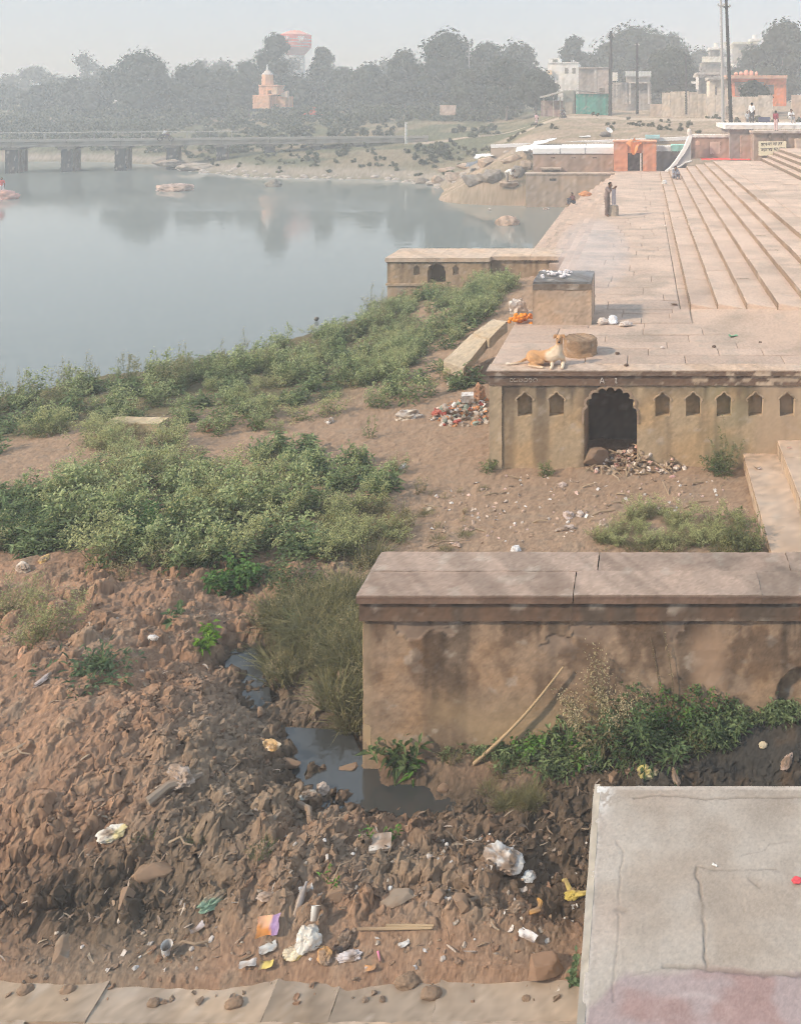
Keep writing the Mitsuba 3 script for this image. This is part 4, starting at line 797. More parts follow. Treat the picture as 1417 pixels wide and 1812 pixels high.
# ------------------------------------------------------------------ temple and water tower
def ring(parent, name, x, yt, yb, wt, wb, Y, col, sides=16, seed=0, **k):
    s = Y / F; c = Q(x, yb, Y); m = lathe([(0, (yb - yt) * s), (wt / 2 * s, (yb - yt) * s), (wb / 2 * s, 0), (0, 0)], c, sides)
    return part(parent, name, m, block_color(col, 170 + seed, 0.2), **k)
tm = thing('temple', 'peach coloured tiered temple with a white spire among the far trees', 'temple')
PE = (0.80, 0.47, 0.30)
cbox(tm, 'base_terrace', 447, 476, 168, 192, 174, 4, PE, 1); cbox(tm, 'base_terrace', 476.3, 505, 170, 190, 175.5, 4, PE, 2)
cbox(tm, 'hall', 458, 490, 152, 168, 175, 3.3, PE, 3); cbox(tm, 'hall_cornice', 457, 491, 150, 151.9, 174.8, 3.7, (0.85, 0.55, 0.40), 4); cbox(tm, 'hall_window', 474, 480, 160, 166, 174.93, 0.06, (0.17, 0.11, 0.1), 5)
cbox(tm, 'side_turret', 481, 490, 154, 167, 174.4, 0.5, (0.86, 0.60, 0.42), 6)
ring(tm, 'tower', 473.5, 132, 150, 20, 22, 176.5, PE, 8, 7); ring(tm, 'dome', 473.5, 124, 132, 5, 20, 176.5, (0.66, 0.60, 0.58), 12, 8); ring(tm, 'spire', 473, 113, 124, 0.6, 5, 176.5, (0.88, 0.88, 0.88), 8, 9)
v, f = hbox(498, 508, 165, 172, 175.2, 1.0); v[[5, 6], 2] += 0.5; part(tm, 'flared_eave', (v, f), (0.72, 0.58, 0.48))
wt = thing('water_tower', 'red banded water tower on white columns behind the far trees', 'water tower')
WY = 262; RD = (0.74, 0.14, 0.11)
ring(wt, 'roof_dome', 523, 54, 62, 16, 54, WY, (0.86, 0.36, 0.28), 24, 10); ring(wt, 'tank', 523, 62.2, 84, 53, 53, WY, RD, 28, 11); ring(wt, 'tank_cone', 523, 84.2, 98, 53, 28, WY, (0.58, 0.27, 0.27), 24, 12); ring(wt, 'ring_beam', 523, 98.2, 102, 30, 30, WY, (0.6, 0.58, 0.58), 20, 13)
for y in (69, 75, 81): ring(wt, 'pale_band', 523, y, y + 1.2, 53.8, 53.8, WY, (0.72, 0.56, 0.54), 28, 14)
for x, dy in ((513, 0), (524, -1.5), (537, 0), (530, 2.5), (518, 2.5)): part(wt, 'column', tube([Q(x, 186, WY + dy), Q(x, 102, WY + dy)], 0.5, 8), (0.78, 0.79, 0.80))
for y in (122, 150): ring(wt, 'brace_ring', 525, y, y + 2, 27, 27, WY, (0.70, 0.71, 0.73), 12, 15)
def sigil(x, y, s): return join(*[tube([Q(x + s * a, y + s * b, WY - 4.65) for a, b in pts], 0.18, 4) for pts in ([(-1, -1), (-.3, 1), (.1, -.2), (.6, 1), (1.2, -1)], [(-.8, -.2), (0, -1), (.8, .4)])])
part(wt, 'tank_emblem', sigil(532, 68, 4.2), (0.88, 0.84, 0.84)); part(wt, 'tank_emblem', sigil(507, 67, 3.4), (0.88, 0.84, 0.84))
single('tent_awning', worn(prism(Polygon([(Q(543, 203, 168)[0], Q(543, 203, 168)[2]), (Q(560, 189, 168)[0], Q(560, 189, 168)[2]), (Q(574, 203, 168)[0], Q(574, 203, 168)[2])]), 166, 169), 0.4, 0.1), (0.62, 0.19, 0.15), 'faded red tent below the far trees right of the temple', 'tent')

# ------------------------------------------------------------------ houses of the settlement
CREAM, WHITE, GREY = (0.62, 0.56, 0.49), (0.88, 0.88, 0.87), (0.34, 0.31, 0.30)
h1 = thing('white_house', 'white washed upper house with one small window left of the grey brick house', 'house')
cbox(h1, 'wall', 969, 1023, 112, 205, 152, 6, WHITE, 20); cbox(h1, 'stair_tower', 970, 990, 103, 111.8, 152.5, 4, WHITE, 21); cbox(h1, 'window', 978, 986, 105, 111, 152.4, 0.08, (0.16, 0.17, 0.15), 22); cbox(h1, 'balcony_panel', 967, 976, 124, 133, 151.3, 0.6, (0.85, 0.68, 0.5), 23)
for x in (999, 1012): cbox(h1, 'window', x, x + 6, 120, 130, 151.93, 0.06, (0.25, 0.25, 0.24), 24)
cbox(h1, 'parapet', 968, 1024, 110, 111.8, 151.8, 0.15, WHITE, 25)
h2 = thing('brick_house', 'bare grey brick house behind the turquoise shed', 'house')
cbox(h2, 'wall', 1023.5, 1052, 121, 205, 142, 7, GREY, 26); cbox(h2, 'wall', 1052.5, 1079, 122, 205, 141.6, 7, (0.40, 0.35, 0.33), 27); cbox(h2, 'concrete_band', 1051, 1055, 121, 168, 141.5, 0.1, (0.5, 0.47, 0.45), 28); cbox(h2, 'roof_edge', 1023, 1080, 119, 120.8, 141.4, 7.5, (0.45, 0.41, 0.39), 29)
cbox(h2, 'window', 1060, 1070, 156, 166, 141.55, 0.05, (0.17, 0.15, 0.14), 30)
h3 = thing('small_house', 'small grey house with a pale roof slab and an open porch', 'house')
cbox(h3, 'wall', 1083, 1152, 146, 205, 140, 6, (0.42, 0.39, 0.37), 31); cbox(h3, 'roof_slab', 1106, 1152, 126, 135, 139.5, 6, (0.55, 0.59, 0.60), 32); cbox(h3, 'upper_wall', 1107, 1150, 135.2, 145.8, 140.4, 5, (0.47, 0.46, 0.45), 33)
cbox(h3, 'doorway', 1086, 1098, 150, 173, 139.93, 0.06, (0.27, 0.26, 0.26), 34); cbox(h3, 'porch_opening', 1116, 1144, 148, 160, 139.93, 0.06, (0.18, 0.17, 0.165), 35)
for x in (1106, 1113, 1146): cbox(h3, 'porch_post', x, x + 3, 146, 184, 139.2, 0.3, (0.62, 0.58, 0.55), 36)
cbox(h3, 'sunshade', 1112, 1150, 145, 147, 138.8, 1.1, (0.6, 0.56, 0.53), 37)
wk = thing('water_tank', 'white box water tank on a small stand between the grey houses', 'tank'); cbox(wk, 'tank', 1081, 1092, 128, 143, 138, 1.0, (0.82, 0.82, 0.78), 38)
for x in (1082, 1090): cbox(wk, 'stand_leg', x, x + 1.5, 143.2, 182, 138.3, 0.15, (0.5, 0.48, 0.46), 39)
h4 = thing('balcony_house', 'dark fronted house with a white balcony left of the orange house', 'house')
cbox(h4, 'wall', 1236, 1262, 132, 180, 141, 5, (0.24, 0.235, 0.235), 40); cbox(h4, 'roof_slab', 1232, 1275, 128, 131.8, 140, 6.5, (0.50, 0.47, 0.45), 41); cbox(h4, 'balcony_post', 1231, 1236, 136, 158, 140.2, 0.3, WHITE, 42); cbox(h4, 'balcony_arm', 1223, 1231, 144, 148, 140.2, 0.3, WHITE, 43); cbox(h4, 'balcony_post', 1251, 1254, 140, 148, 140.2, 0.3, WHITE, 44); cbox(h4, 'parapet', 1226, 1258, 133, 137, 140.6, 0.3, (0.6, 0.58, 0.56), 45)
h5 = thing('upper_white_house', 'bright white house with a long balcony on the rise behind the twin poles', 'house')
cbox(h5, 'tower', 1274, 1296, 87, 118, 190, 6, WHITE, 46); cbox(h5, 'balcony_wall', 1242, 1276, 100, 110, 189, 1, (0.82, 0.82, 0.74), 47); cbox(h5, 'lower_wall', 1241, 1300, 110.3, 160, 190, 8, (0.36, 0.34, 0.33), 48); cbox(h5, 'upper_floor', 1256, 1274, 86, 99.5, 191, 5, (0.34, 0.345, 0.35), 49); cbox(h5, 'roof_slab', 1255, 1280, 84, 87, 188.6, 6, WHITE, 50)
cbox(h5, 'stair_head', 1279, 1287, 74, 86, 190.5, 3, (0.8, 0.8, 0.76), 51); cbox(h5, 'window', 1281, 1285, 95, 100, 189.95, 0.04, (0.3, 0.3, 0.3), 52); cbox(h5, 'side_parapet', 1294, 1308, 113, 119, 189, 3, WHITE, 53); ring(h5, 'roof_tank', 1267, 76, 83.5, 8, 9, 190.5, (0.82, 0.82, 0.80), 12, 16)
h6 = thing('hilltop_house', 'pale long house far up the rise at the right', 'house')
cbox(h6, 'wall', 1296, 1342, 76, 130, 215, 8, (0.48, 0.46, 0.42), 54); cbox(h6, 'roof_slab', 1298, 1340, 74, 77.5, 214, 8, (0.68, 0.67, 0.56), 55); cbox(h6, 'roof_shed', 1327, 1346, 69, 72, 215, 4, (0.78, 0.79, 0.80), 56); ring(h6, 'roof_tank', 1335, 62, 68.8, 9, 9, 217, (0.80, 0.81, 0.82), 12, 17)
h7 = thing('orange_house', 'orange painted single storey house with a dark door and rubble on its roof', 'house')
OH = (0.80, 0.27, 0.13)
cbox(h7, 'wall', 1291, 1391, 139, 188, 128, 7, OH, 57); cbox(h7, 'side_wing', 1255, 1290.5, 141, 188, 128.3, 6, CREAM, 58); cbox(h7, 'roof_slab', 1284, 1393, 133, 138.8, 127, 9, (0.60, 0.36, 0.26), 59); cbox(h7, 'wing_roof', 1253, 1283.6, 136, 140.8, 127.4, 7, (0.42, 0.40, 0.38), 60)
cbox(h7, 'door', 1359, 1369, 150, 167, 127.93, 0.06, (0.20, 0.17, 0.16), 61); cbox(h7, 'recess', 1300, 1351, 145, 170, 127.9, 0.09, (0.33, 0.22, 0.2), 62); cbox(h7, 'window', 1265, 1268, 153, 168, 128.23, 0.06, (0.16, 0.14, 0.13), 63); cbox(h7, 'window', 1278, 1281, 152, 168, 128.23, 0.06, (0.22, 0.2, 0.19), 64)
for i, (x, w, hh) in enumerate(((1302, 7, 5), (1311, 8, 6), (1320, 9, 9), (1329, 8, 8), (1338, 6, 6))): part(h7, 'roof_rubble', rock((w * .08, .9, hh * .11), 700 + i, Q(x, 132 - hh * .25, 128.5), 1), (0.78, 0.42, 0.32))
bw = thing('boundary_wall', 'long stained cream boundary wall below the dark tree', 'wall')
for i, (a, b, t0) in enumerate(((1171, 1186, 164), (1186.3, 1204, 162), (1204.3, 1219, 161.5), (1219.3, 1234, 163), (1234.3, 1249, 166))): cbox(bw, 'wall_bay', a, b, t0, 212, 119 + (i % 2) * .05, 0.4, (0.60, 0.52, 0.43), 65 + i)
cbox(bw, 'low_bay', 1150, 1170.7, 184, 214, 119, 0.5, (0.5, 0.42, 0.36), 71)
bw2 = thing('boundary_wall', 'cream garden wall in front of the orange house', 'wall')
for i, (a, b, t0) in enumerate(((1250, 1266, 171), (1266.3, 1284, 170), (1294, 1318, 171), (1318.3, 1342, 171), (1342.3, 1367, 168.5))): cbox(bw2, 'wall_bay', a, b, t0, 212, 116, 0.4, (0.60, 0.53, 0.46), 72 + i)
bw3 = thing('boundary_wall', 'short cream wall at the right edge beyond the road', 'wall'); cbox(bw3, 'wall_bay', 1401, 1470, 168, 210, 115, 0.4, (0.64, 0.50, 0.41), 78)
ts = thing('turquoise_shed', 'turquoise corrugated metal shed beside the road', 'shed')
for i in range(10): cbox(ts, 'metal_sheet', 1018.5 + 6.05 * i, 1024.3 + 6.05 * i, 166 - 0 * i, 206, 121 + 0.06 * (i % 2), 0.05, (0.065, 0.30, 0.25), 79)
v, f = hbox(1019, 1080, 163, 166, 120.6, 5); v[[4, 7], 2] += 0.35; v[[0, 3], 2] += 0.35; v[[5, 6], 2] -= .2; part(ts, 'roof_sheet', (v, f), (0.27, 0.26, 0.25)); cbox(ts, 'shed_body', 1019, 1078.5, 167, 206, 121.15, 4, (0.1, 0.22, 0.2), 80)
st = thing('roadside_stall', 'open roadside stall with a tilted pale roof sheet', 'stall')
v, f = hbox(955, 993, 171, 173, 121.5, 3.5); v[[1, 2, 5, 6], 2] += 0.75; part(st, 'roof_sheet', (v, f), (0.58, 0.56, 0.52))
for x in (961, 978, 990): cbox(st, 'post', x, x + 1.5, 172, 206, 122, 0.12, (0.42, 0.38, 0.33), 81)
cbox(st, 'back_wall', 957, 1000, 178, 206, 124.8, 0.15, (0.30, 0.22, 0.2), 82); cbox(st, 'side_shed', 996, 1016, 160, 206, 122.5, 3, (0.33, 0.34, 0.31), 83); cbox(st, 'counter', 960, 990, 194, 206, 122.3, 1, (0.42, 0.3, 0.28), 84); cbox(st, 'shutter', 999, 1013, 180, 203, 122.42, 0.07, (0.42, 0.38, 0.32), 85)
cbox(thing('ruined_wall', 'low pale broken wall among the tree trunks beside the road', 'wall'), 'wall_bay', 778, 806, 186, 204, 150, 0.5, (0.52, 0.42, 0.37), 86)

# ------------------------------------------------------------------ poles
def pole(x0, y0, x1, y1, Y, wid, label, col=(0.05, 0.047, 0.045), arms=(), name='utility_pole'):
    p = thing(name, label, 'pole'); a, b = Q(x0, y0, Y), Q(x1, y1, Y)
    part(p, 'shaft', tube([b - [0, 0, .5], (a + b) / 2, a], [wid * .6, wid * .5, wid * .38], 8), col)
    for y, w in arms:
        s = (y - y0) / (y1 - y0); x = x0 + (x1 - x0) * s
        part(p, 'cross_arm', tube([Q(x - w, y, Y - .1), Q(x + w, y, Y - .1)], wid * 0.22, 4), col)
        for e in (-w, w): part(p, 'insulator', tube([Q(x + e, y, Y - .1), Q(x + e, y - 4 * 100 / Y * .8, Y - .1)], wid * 0.3, 6), (0.4, 0.38, 0.36))
pole(1081, 55, 1079, 207, 118, 0.46, 'dark pole with a cross arm beside the turquoise shed', arms=((66, 6), (62, 4)))
pole(1127, 74, 1127, 204, 122, 0.36, 'slim dark pole in front of the small grey house', arms=((80, 3),))
pole(1213, 96, 1214, 196, 117, 0.24, 'short slim pole against the long boundary wall', (0.07, 0.067, 0.065))
pole(1275, -30, 1279, 222, 82, 0.24, 'paler upright pole of the twin poles', (0.42, 0.41, 0.40), arms=((10, 5),))
pole(1283, -40, 1293, 209, 84, 0.32, 'dark leaning pole of the twin poles', (0.05, 0.05, 0.05), arms=((12, 6),))
pole(657, 108, 657, 190, 178, 0.30, 'short dark pole rising from the low round tree', arms=((116, 3),))
pole(830, 78, 830, 190, 160, 0.26, 'slim pole before the tallest middle tree', (0.24, 0.24, 0.24), arms=((84, 4), (92, 4), (100, 4)))

# ------------------------------------------------------------------ rocks of the far shore, rocks in the river
ROCKS = [(748, 318, 34, 16, 'low grey rock at the left tip of the rocky spit'), (778, 314, 40, 20, 'tilted grey rock slab on the spit, second from its tip'), (806, 308, 46, 26, 'grey wedge shaped rock on the rocky spit'), (838, 312, 52, 30, 'pale smooth rock at the waterline of the spit'), (826, 292, 44, 14, 'dark flat stone leaning high on the spit'), (792, 298, 40, 12, 'long thin stone on the back of the spit'), (872, 306, 48, 30, 'tan rounded boulder below the white draped cloth'), (900, 322, 44, 16, 'brown rock at the waterline left of the stone ledge'), (862, 284, 44, 22, 'sandy boulder on top of the spit'), (915, 300, 30, 26, 'cube shaped tan stone against the brown wall'), (930, 288, 30, 22, 'small square stone beside the brown wall corner'), (905, 276, 50, 22, 'sandy rock below the white sheets'), (765, 325, 24, 8, 'small flat rock in the water at the spit')]
for i, (x, y, w, hh, lab) in enumerate(ROCKS):
    gp = ground_at(x, y + hh * .35, 60, 130); Y = gp[1] if gp[1] > 60 and gp[1] < 110 else 86; Y = Y if gp[2] > ZW - .3 else 1600 * 8.3 / (y + hh * .5 - CY); s = Y / F
    single('boulder', shard((w * s * .95, w * s * .9, hh * s * 1.0), 720 + i, Q(x, y + hh * .2, Y), .3 * i, 20, .25), lambda v: plaster(v, (0.44, 0.35, 0.28) if i % 3 else (0.27, 0.245, 0.22), 180 + i, 0.4), lab, 'rock', 'm_plaster', 30)
for x, y, w, hh, Y, cc, lab in ((897, 393, 40, 18, 63, (0.52, 0.39, 0.31), 'rounded brown rock standing in the river before the lane'), (310, 330, 62, 14, 88, (0.50, 0.39, 0.34), 'long flat pinkish rock in the middle of the river'), (484, 328, 28, 14, 92, (0.25, 0.24, 0.22), 'small dark rock in the river near the far shore'), (6, 350, 46, 18, 80, (0.55, 0.35, 0.31), 'pinkish rock at the left edge of the river'), (560, 577, 8, 5, 35, (0.1, 0.1, 0.09), 'tiny dark stone poking from the river near the weeds'), (300, 288, 50, 10, 116, (0.38, 0.33, 0.29), 'brown rock slab on the far shore under the bridge'), (345, 296, 60, 10, 114, (0.42, 0.37, 0.32), 'pale rock slab on the far shore right of the fourth pier')):
    s = Y / F; single('boulder', rock((w * s, w * s * .8, hh * s * 1.5), 760 + int(x), [*Q(x, y, Y)[:2], ZW + .1 if Y < 100 else Q(x, y, Y)[2]], 3, 0.3, 2.0), lambda v: plaster(v, cc, 200, 0.5), lab, 'rock', 'm_plaster', 30)
V = []; r = rng(17)
for i in range(130):
    X = r.uniform(-60, -9); Y = shore(X) + r.normal() * 1.2 - 0.4; s = r.uniform(0.15, 0.6); V.append(rock((s * 1.6, s * 1.3, s), i, (X, Y, float(ground_z(np.array([X]), np.array([Y]))[0]) + .05 * s), 1))
scene['shore_stones'] = make(join(*V), (0.46, 0.41, 0.37)); tag('shore_stones', 'scattered stones along the far waterline', 'stones', kind='stuff')
# mound of sand that the spit rocks lie on
def drape(name, pts, h, col, lab, cat, seed, thick=0.25, bs='m_gloss', amp=0.3):
    c = np.array(pts); uu = np.linspace(0, 1, 26); g = np.array([[(1 - a) * (1 - b) * c[0] + a * (1 - b) * c[1] + a * b * c[2] + (1 - a) * b * c[3] for a in uu] for b in np.linspace(0, 1, 16)])
    n = fbm3(g.reshape(-1, 3), 1.1, seed, 4).reshape(g.shape[:2]); g[..., 2] += (n - 0.45) * amp * 2
    return single(name, grid(g), col, lab, cat, bs, True)
drape('white_sheet', (Q(912, 268, 79), Q(945, 264, 77), Q(948, 255, 80), Q(916, 259, 82)), 0, (0.82, 0.83, 0.84), 'white plastic sheet lying over the corner of the brown wall', 'sheet', 3)
drape('white_sheet', (Q(938, 262, 80), Q(965, 252, 81), Q(985, 245, 84), Q(945, 250, 84)), 0, (0.80, 0.82, 0.84), 'white sheet spread at the near end of the long parapet', 'sheet', 4)
drape('white_sheet', (Q(838, 279, 86), Q(872, 277, 85), Q(878, 272, 87), Q(842, 275, 88)), 0, (0.74, 0.72, 0.70), 'pale cloth drying on top of the rocky spit', 'cloth', 5)
drape('dark_cloth', (Q(822, 296, 88), Q(845, 290, 87), Q(850, 283, 89), Q(826, 288, 90)), 0, (0.17, 0.19, 0.22), 'dark blue grey cloth drying on the rocky spit', 'cloth', 6, bs='m_plaster')
drape('white_sheet', (Q(1024, 243, 88), Q(1045, 242, 88), Q(1044, 240, 90), Q(1026, 241, 90)), 0, (0.74, 0.73, 0.72), 'small white cloth on the slope behind the long parapet', 'cloth', 7, amp=.1)
dd = thing('dish_antenna', 'white oval dish tilted on a dark heap behind the shrine', 'dish')
m = lathe([(0, 0), (.25, .03), (.5, .12), (.62, .2), (.6, .22), (.48, .15), (0, .04)], sides=18); part(dd, 'dish', move(m, Q(1077, 231, 88), 0.3, (.62, 0.45, .6), 1.0, .5), (0.85, 0.85, 0.85)); part(dd, 'stand', rock((1.1, .9, .55), 44, Q(1071, 238, 88.3), 2), (0.2, 0.18, 0.17))
# balustrade running down beside the steps
sb = thing('stair_balustrade', 'sloping stair balustrade with a white top at the far end of the steps', 'balustrade')
f2 = lambda x, y: tuple(Q(x, y, 71.6)[[0, 2]])
part(sb, 'grey_side', prism(Polygon([f2(1222, 246), f2(1222, 286), f2(1205, 292), f2(1192, 298), f2(1178, 304), f2(1192, 292), f2(1206, 275), f2(1214, 260)]), 71.6, 72.0), (0.42, 0.41, 0.42))
part(sb, 'white_top', worn(prism(Polygon([f2(1218, 240), f2(1225, 240), f2(1222, 252), f2(1211, 272), f2(1198, 290), f2(1188, 298), f2(1178, 305), f2(1176, 303), f2(1186, 295), f2(1195, 284), f2(1207, 265)]), 71.45, 72.2), .3, .02), (0.82, 0.80, 0.79))
part(sb, 'white_foot', tube([Q(1178, 305, 71.5), Q(1190, 299, 71.5), Q(1204, 294, 71.5), Q(1212, 288, 71.5), Q(1224, 285, 71.5)], 0.07, 5), (0.8, 0.78, 0.76))
part(sb, 'finial', rock((.35, .35, .6), 45, Q(1219, 234, 71.8), 2, .15), (0.75, 0.68, 0.62))
# ------------------------------------------------------------------ weeds and shrubs
LEAF_GAIN = np.array([1.42, 1.48, 1.42])
def stems_mesh(base, tips, r0, segs=4, bend=0.12, r=None):
    out, curves = [], []
    for b, t in zip(base, tips):
        k = np.linspace(0, 1, segs)[:, None]; off = r.normal(size=3) * bend * np.linalg.norm(t - b); off[2] = abs(off[2]) * .5
        p = b * (1 - k) + t * k + off * (k * (1 - k)) * 2; curves.append(p); out.append(tube(p, np.linspace(r0, r0 * .35, segs), 3, False))
    return join(*out), np.array(curves)
def on_curve(c, i, t):
    n = c.shape[1] - 1; a = np.clip((t * n).astype(int), 0, n - 1); f = (t * n - a)[:, None]
    return c[i, a] * (1 - f) + c[i, a + 1] * f
def weed(seed, kind, h=0.7, w=0.5, n=9, per=26, L=0.08, W=0.022, lo=(0.075, 0.10, 0.045), hi=(0.22, 0.25, 0.12), tip=None, tipn=0, stem=(0.15, 0.15, 0.08), r0=0.005):
    r = rng(seed); a = r.uniform(0, 2 * np.pi, n); q = np.sqrt(r.uniform(0, 1, n))
    base = np.stack([np.cos(a) * q * w * .22, np.sin(a) * q * w * .22, np.full(n, -0.04)], 1)
    hh = h * r.uniform(0.6, 1.05, n) * (1 - 0.35 * q)
    tips = np.stack([np.cos(a) * q * w * .6 + r.normal(size=n) * w * .08, np.sin(a) * q * w * .6 + r.normal(size=n) * w * .08, hh], 1)
    parts, cols = [], []
    sm_, cv = stems_mesh(base, tips, r0, 5, 0.12, r); parts.append(sm_); cols.append(np.tile(stem, (len(sm_[0]), 1)) * r.uniform(.8, 1.2, (len(sm_[0]), 1)))
    m = n * per; i = r.integers(0, n, m); t = r.uniform(0.12 if kind != 'dock' else 0.0, 1.0, m); p = on_curve(cv, i, t)
    d = r.normal(size=(m, 3)); d[:, 2] = d[:, 2] * 0.5 + (0.25 if kind != 'dock' else 0.7)
    if kind in ('bush', 'feather'): p = p + d / np.linalg.norm(d, axis=1, keepdims=True) * (r.uniform(0, 1, m) * (1.05 - t) * w * (.26 if kind == 'feather' else .34))[:, None]; p[:, 2] = np.maximum(p[:, 2], 0.02)
    v, f = leaf_quads(p, d, L * r.uniform(.6, 1.35, m) * (1.15 - .5 * t), W * r.uniform(.7, 1.3, m), 0.25 if kind != 'dock' else 0.35, r)
    c = lerp(lo, hi, np.clip(t * .75 + r.normal(size=m) * .22, 0, 1)[:, None]) * r.uniform(.8, 1.2, (m, 1)); parts.append((v, f)); cols.append(np.repeat(c, 4, 0))
    if tip is not None and tipn:
        m = n * tipn; i = r.integers(0, n, m); p = on_curve(cv, i, r.uniform(.72, 1.0, m)) + r.normal(size=(m, 3)) * [w * .07, w * .07, h * .04] + [0, 0, h * .03]
        d = r.normal(size=(m, 3)); d[:, 2] = np.abs(d[:, 2]) + .4; v, f = leaf_quads(p, d, L * .34, L * .2, 0, r)
        parts.append((v, f)); cols.append(np.repeat(np.asarray(tip) * r.uniform(.75, 1.2, (m, 1)), 4, 0))
    return join(*parts), np.clip(np.vstack(cols) * LEAF_GAIN, 0, 1)
def tuft(seed, h=0.3, w=0.25, n=60, wd=0.008, lo=(0.09, 0.10, 0.045), hi=(0.2, 0.2, 0.1)):
    r = rng(seed); a = r.uniform(0, 2 * np.pi, n); q = np.sqrt(r.uniform(0, 1, n)); b = np.stack([np.cos(a) * q * w * .4, np.sin(a) * q * w * .4, np.full(n, -.02)], 1)
    d = np.stack([np.cos(a) * q * .8 + r.normal(size=n) * .3, np.sin(a) * q * .8 + r.normal(size=n) * .3, np.ones(n)], 1); d /= np.linalg.norm(d, axis=1, keepdims=True)
    L = (h * r.uniform(.5, 1.1, n))[:, None]; s = np.cross(d, [0.3, 0.2, 1.0]); s /= np.linalg.norm(s, axis=1, keepdims=True) + 1e-9; s = s * wd / 2
    m1 = b + d * L * .55; e = b + d * L; e[:, 2] -= L[:, 0] * .18 * r.uniform(0, 1.5, n); e[:, :2] += d[:, :2] * L * .25
    v = np.stack([b - s, b + s, m1 + s * .8, m1 - s * .8, e], 1).reshape(-1, 3); k = np.arange(n)[:, None] * 5
    f = np.vstack([k + [0, 1, 2], k + [0, 2, 3], k + [3, 2, 4]])
    c = np.repeat(lerp(lo, hi, r.uniform(0, 1, (n, 1))), 5, 0); c[4::5] *= 1.2
    return (v, f), np.clip(c * LEAF_GAIN, 0, 1)
def group_of(gid, m, c):
    scene[gid] = {'type': 'shapegroup', 'leafage': mikit.ply(m, 'm_leaf', False, color=c)}
YG = (0.38, 0.375, 0.2)
for i in range(4): group_of(f'weed_group_a{i}', *weed(10 + i, 'feather', 0.85, 0.75, 9, 24, 0.15, 0.042, (0.085, 0.115, 0.055), (0.26, 0.295, 0.145), (0.38, 0.40, 0.22), 14))
for i in range(3): group_of(f'weed_group_b{i}', *weed(20 + i, 'lance', 0.62, 0.6, 8, 20, 0.22, 0.05, (0.07, 0.105, 0.055), (0.22, 0.27, 0.14)))
for i in range(2): group_of(f'weed_group_c{i}', *weed(30 + i, 'lance', 1.2, 0.5, 6, 34, 0.11, 0.026, (0.10, 0.115, 0.06), (0.23, 0.23, 0.13), (0.3, 0.26, 0.16), 26))
for i in range(3): group_of(f'weed_group_d{i}', *weed(40 + i, 'feather', 0.65, 0.8, 11, 26, 0.10, 0.028, (0.12, 0.135, 0.065), (0.33, 0.335, 0.17), YG, 40))
for i in range(2): group_of(f'weed_group_e{i}', *weed(50 + i, 'bush', 0.55, 0.7, 10, 30, 0.13, 0.042, (0.065, 0.095, 0.05), (0.19, 0.23, 0.115)))
for i in range(2): group_of(f'weed_group_f{i}', *tuft(60 + i, 0.48, 0.5, 130, 0.013, (0.10, 0.10, 0.05), (0.24, 0.21, 0.12)))
for i in range(2): group_of(f'weed_group_g{i}', *weed(70 + i, 'lance', 0.42, 0.45, 8, 16, 0.06, 0.014, (0.17, 0.14, 0.085), (0.27, 0.235, 0.14), (0.34, 0.28, 0.17), 24))
GH = {'a': 4, 'b': 3, 'c': 2, 'd': 3, 'e': 2, 'f': 2, 'g': 2}
def scatter(name, label, cat, areas, seed):
    """areas: (outline in photograph pixels, copies, mix of kinds, scale range)."""
    r = rng(seed); n = 0
    for outl, count, kinds, (s0, s1) in areas:
        g = Polygon([ground_at(x, y)[:2] for x, y in outl]).buffer(0)
        a, b, c, d = g.bounds; pts = []
        while len(pts) < count:
            q = np.column_stack([r.uniform(a, c, 400), r.uniform(b, d, 400)]); q = q[shapely.contains_xy(g, q[:, 0], q[:, 1])]
            q = q[fbm2(q[:, 0], q[:, 1], 0.8, seed, 3) > r.uniform(0.25, 0.55, len(q))]; pts += list(q)
        pts = np.array(pts[:count]); z = ground_z(pts[:, 0], pts[:, 1])
        for (X, Y), Z in zip(pts, z):
            k = kinds[r.integers(len(kinds))]; s = r.uniform(s0, s1); n += 1
            scene[f'{name}__{n:03d}'] = {'type': 'instance', 'g': {'type': 'ref', 'id': f'weed_group_{k}{r.integers(GH[k])}'},
                                         'to_world': T().translate([float(X), float(Y), float(Z) - 0.02]).rotate([0, 0, 1], float(r.uniform(0, 360))).scale([s, s, s * float(r.uniform(.8, 1.2))])}
    tag(name, label, cat, kind='stuff')
bank = [(-60, 850), (0, 800), (130, 765), (200, 756), (300, 768), (480, 768), (600, 756), (690, 738), (760, 705), (850, 690), (858, 640), (800, 610), (860, 560), (930, 510), (880, 498), (760, 508), (696, 545), (630, 575), (500, 612), (360, 652), (200, 676), (0, 715), (-60, 730)]
edge_ = [(-60, 745), (0, 722), (200, 682), (360, 658), (500, 618), (630, 580), (700, 548), (690, 575), (560, 640), (400, 690), (200, 715), (0, 760), (-60, 780)]
scatter('bank_weeds', 'dense grey green weeds covering the near river bank', 'weeds', [(bank, 350, 'aabbaedg', (0.55, 1.2)), (edge_, 90, 'accab', (0.8, 1.2)), ([(640, 600), (760, 590), (840, 520), (930, 500), (870, 560), (790, 620), (700, 680), (600, 690)], 90, 'daae', (0.7, 1.1))], 201)
mid = [(-40, 900), (60, 880), (130, 830), (200, 800), (310, 800), (420, 830), (540, 860), (560, 960), (565, 1040), (470, 1050), (380, 1050), (240, 1040), (120, 990), (-40, 980)]
